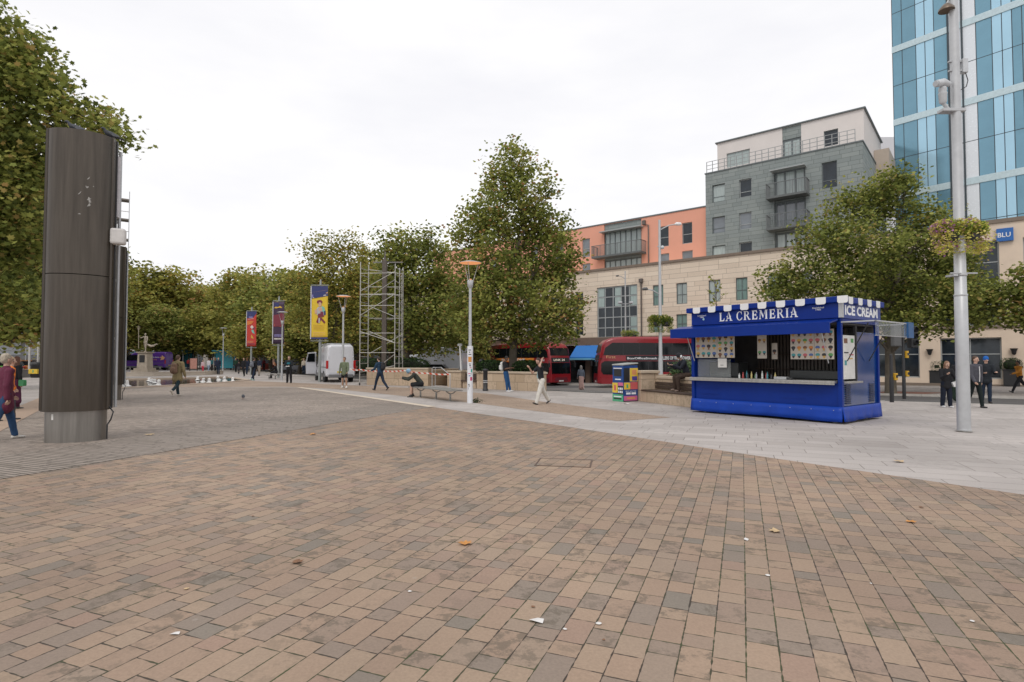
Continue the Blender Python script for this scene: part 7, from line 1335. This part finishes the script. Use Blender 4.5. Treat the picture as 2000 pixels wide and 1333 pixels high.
p = XY(541, 46.6); t, *_ = person((p.x, p.y, p.z), 205, 'person in black sitting on the distant steel bench', 1.68, hair=(.3, .12, .05), hl='long', top=BLK, bot=BLK, seat=.56, legs=((88, 80), (84, 88)), lean=14, hpitch=15, arms=((30, 5, 50), (30, 5, 50)))
# 6
p = G(564.5, 748.5); person(p, -92, 'man in black trousers and jacket over a teal shirt facing the viewer', 1.80, top=('near black', (.022, .026, .03)), bot=BLK, hair=(.13, .08, .05), hl='short', legs=((3, 2), (-3, 4)), arms=((20, 10, 75), (20, 10, 75)), bulk=1.12, spread=1)
q = G(564.5, 748.5); mb = MB(); mb.box(-.15, .15, -.01, .01, -.13, .17); o = blob('folder', [((-.12, 0, 0), (.12, 0, .01), .03, .03, .6, 1.)], .01, white, None); o.location = (q.x, q.y-.27, q.z+1.12); tag(o, 'small white paper held by the man in the teal shirt', 'paper')
o = blob('t', [((-.07, 0, .0), (.07, 0, .0), .11, .11, .5, 1.)], .014, cloth('teal', (.02, .12, .16)), None); o.name = 'scarf'; o.location = (q.x, q.y-.115, q.z+1.32); tag(o, 'teal scarf on the chest of the man in black facing the viewer', 'scarf')
# 7 green jacket, shorts
p = G(672.5, 758.5); t, J, AR, hd_ = person(p, -95, 'person in an open green jacket, black shorts and chunky white trainers', 1.70, skin='tan', hair=(.10, .045, .025), top=('sage green', (.16, .19, .12)), tlen=.1, bulk=1.1, bot=BLK, blen=.34, shoes=(.75, .74, .7), arms=((15, 12, 20), (-6, 14, 20)), legs=((6, 2), (-6, 6)), spread=1.2)
# 8 blue jacket walking left
p = G(742, 763); t, *_ = person(p, 150, 'man in a blue puffer jacket walking left in front of the scaffold', 1.76, hair=(.03, .02, .015), top=('petrol blue', (.025, .055, .10)), bulk=1.1, bot=DJ, legs=((22, 6), (-20, 22)), arms=((20, 8, 50), (-10, 8, 30)), lean=5, hpitch=12)
backpack(t, 'dark rucksack on the man in the blue puffer jacket', mat('black canvas', (.02, .02, .022), .8), 1.25)
# 9 seated man on bench
p = G(806, 776); t, J, AR, hd_ = person(Vector((p.x+.36, p.y+.05, 0)), 188, 'man in a pale blue cap and shorts hunched on the left end of the bench', 1.76, top=('dark olive', (.04, .045, .038)), sleeve=1., bot=BLK, blen=.45, shoes=(.03, .03, .03), seat=.57, legs=((80, 80), (84, 92)), lean=40, hpitch=38, arms=((28, 4, 55), (34, 4, 50)), hl=None, hat=((.22, .36, .48), 'cap'), near=True, bulk=1.08, spread=1)
# 10 man with phone leaning on planter
p = G(988, 765.5); t, J, AR, hd_ = person(Vector((p.x, p.y-.05, 0)), -20, 'man in a black T-shirt and blue jeans leaning on the planter, looking at his phone', 1.76, skin='brown', hair=(.012, .01, .01), top=BLK, sleeve=.42, bot=('blue jeans bright', (.02, .075, .19)), shoes=(.7, .7, .7), legs=((14, 2), (8, 2)), arms=((18, 8, 85), (18, 8, 85)), lean=-6, hpitch=32)
backpack(t, 'white bag slung behind the man with the phone', mat('white canvas', (.62, .62, .6), .7), 1.25, y=-.2, s=1.15); phone(t, (0, .48, 1.28), 'phone in the hands of the man leaning on the planter')
# 11 woman in white trousers
p = G(1057, 790); t, J, AR, hd_ = person(p, -150, 'woman in white trousers and black top walking with her arms raised to her hair', 1.68, hair=(.05, .022, .014), hl='bob', top=('black top', (.022, .025, .03)), sleeve=.3, bulk=.95, bot=('wide white trousers', (.62, .60, .55)), shoes=(.025, .025, .025), legs=((20, 2), (-22, 14)), arms=((100, 38, 110), (40, 12, 95)), lean=6, hpitch=18, hyaw=25, near=True, spread=.6)
q = world(t, (.27, -.12, 1.08)); o = blob('shoulder_bag', [((0, 0, -.12), (0, 0, .14), .15, .12, .62, 1.1), ((.0, 0, .14), (-.08, .1, .32), .02, .02)], .014, cloth('pale blue bag', (.38, .55, .58)), None, .008); o.location = q; o.rotation_euler = t.rotation_euler; tag(o, 'puffy pale blue bag on the shoulder of the woman in white trousers', 'bag')
# 12 pink dress
p = XY(1135, 39); t, *_ = person(p, 100, 'woman in a pale pink dress and grey hood crossing the road by the blue awning', 1.66, hair=(.30, .28, .27), hl='bob', top=('slate grey', (.14, .16, .2)), sleeve=.9, bot=('pale pink dress', (.55, .36, .32)), skirt=.95, shoes=(.5, .4, .36), legs=((8, 4), (-10, 18)))
# 13 seated on the kiosk planter
q = Mk @ Vector((2.05, .78, 0)); t, J, AR, hd_ = person(Vector((q.x, q.y, 0)), math.degrees(an_k := atan2((G(1352, 797)-G(1243, 783.5)).y, (G(1352, 797)-G(1243, 783.5)).x))-90-14, 'person in dark clothes sitting on the planter edge beside the kiosk, feet on the bench', 1.70, hair=(.02, .015, .015), top=('dark navy', (.022, .025, .035)), bot=('brown trousers', (.06, .04, .03)), shoes=(.3, .22, .18), seat=1.06, legs=((74, 78), (78, 80)), lean=20, hpitch=24, arms=((30, 6, 75), (30, 6, 75)), bulk=1.1, near=True, hat=((.03, .03, .035), 'beanie'), spread=1)
q = world(t, tuple(hd_+Vector((-.12, -.02, .0)))); mb = MB(); mb.ball((0, 0, 0), (.04, .05, .06)); o = P('headphones', mb, white, None); o.location = q; tag(o, 'white headphone cup worn by the person sitting on the planter', 'headphones')
# 14-17 group by the big mast
p = G(1849, 796); t, J, AR, hd_ = person(p, -95, 'girl in a black coat and bright white trainers, left of the mast', 1.52, hair=(.22, .12, .07), hl='long', top=BLK, tlen=.12, bulk=1.12, bot=('wide black trousers', (.012, .016, .03)), shoes=(.8, .8, .82), legs=((3, 2), (-3, 3)), arms=((15, 14, 70), (22, 10, 95)), hpitch=14, near=True, spread=.4)
q = world(t, (-.28, .1, .72)); mb = MB(); mb.loft([(-.04, .12, 0, .16, .03), (.04, .12, 0, .16, .03)]); o = P('handbag', mb, white, None, bev=.01); o.location = q; o.rotation_euler = (0, .4, t.rotation_euler.z); tag(o, 'small white handbag hanging at the side of the girl in the black coat', 'bag')
p = XY(1868.5, 20.3); person(p, -80, 'person in a black jacket and dark green skirt mostly hidden by the mast', 1.66, skin='tan', hair=(.03, .018, .012), top=BLK, bot=('dark green skirt', (.018, .035, .025)), skirt=.85, shoes=(.5, .45, .4), bulk=1.1)
p = G(1906, 796.5); t, *_ = person(p, -80, 'man in a grey quilted jacket with a white zip walking, right of the mast', 1.70, hair=(.07, .04, .025), top=('quilted grey', (.075, .075, .09)), bulk=1.18, bot=('black jeans', (.012, .018, .018)), shoes=(.025, .025, .022), legs=((12, 4), (-12, 10)), arms=((-12, 14, 10), (10, 10, 20)), near=True)
q = world(t, (0, .185, 0)); mb = MB(); mb.tube([(0, 0, 0), (0, .012, .25), (0, 0, .5)], .011, 6); o = P('zip', mb, white, t); o.location = (.02, .165, .86)
p = G(1927, 788); t, *_ = person(p, -110, 'person in a bright blue beanie and dark coat behind the man in quilted jacket', 1.68, hair=(.2, .1, .06), hl='short', hat=((.02, .12, .42), 'beanie'), top=('dark coat', (.02, .024, .03)), tlen=.1, bulk=1.14, bot=DJ, shoes=(.03, .02, .02), legs=((4, 2), (-8, 4)), arms=((20, 8, 80), (20, 8, 70)), near=True)
p = XY(1990, 29.5); t, *_ = person(p, 170, 'person in an orange patterned jacket striding past the hotel at the right edge', 1.74, skin='brown', hair=(.02, .015, .012), top=('burnt orange', (.45, .19, .03)), bulk=1.1, bot=BLK, shoes=(.03, .03, .03), legs=((32, 8), (-30, 30)), arms=((30, 8, 40), (-30, 8, 30)), lean=6)
# the statue's figure
sp = bpy.data.objects['statue']; fig = bpy.data.objects.new('figure_mount', None)
tt = thing('tmp', 'x', 'x', (0, 0, 0)); _t, J, AR, hd_ = person((0, 20, 0), 90, '', 2.3, mono=stn, parent=tt, legs=((10, 4), (-10, 10)), arms=((20, 20, 20), (60, 25, 60)), hpitch=0)
for ch in list(tt.children): ch.parent = sp; ch.location = (0, 0, 2.5); ch.name = 'figure'
bpy.data.objects.remove(tt); bpy.data.objects.remove(fig)
h_ = AR[1][2]+Vector((0, .05, 2.5)); mb = MB(); mb.tube([(h_.x+.05, h_.y, 2.9), (h_.x+.1, h_.y, 5.4)], .035, 8); [mb.tube([(h_.x+.1, h_.y, 5.2), (h_.x+.1+s*.14, h_.y, 5.3), (h_.x+.1+s*.14, h_.y, 5.6)], .025, 6) for s in (-1, 1)]; mb.tube([(h_.x+.1, h_.y, 5.3), (h_.x+.1, h_.y, 5.7)], .025, 6); P('trident', mb, stn, sp)
mb = MB(); mb.tube([(-.3, .05, 3.4), (-.75, .1, 3.2), (-1.1, .1, 3.25), (-1.4, .1, 3.45), (-1.6, .1, 3.4)], [.1, .14, .12, .06, .02], 8); P('dolphin', mb, stn, sp)
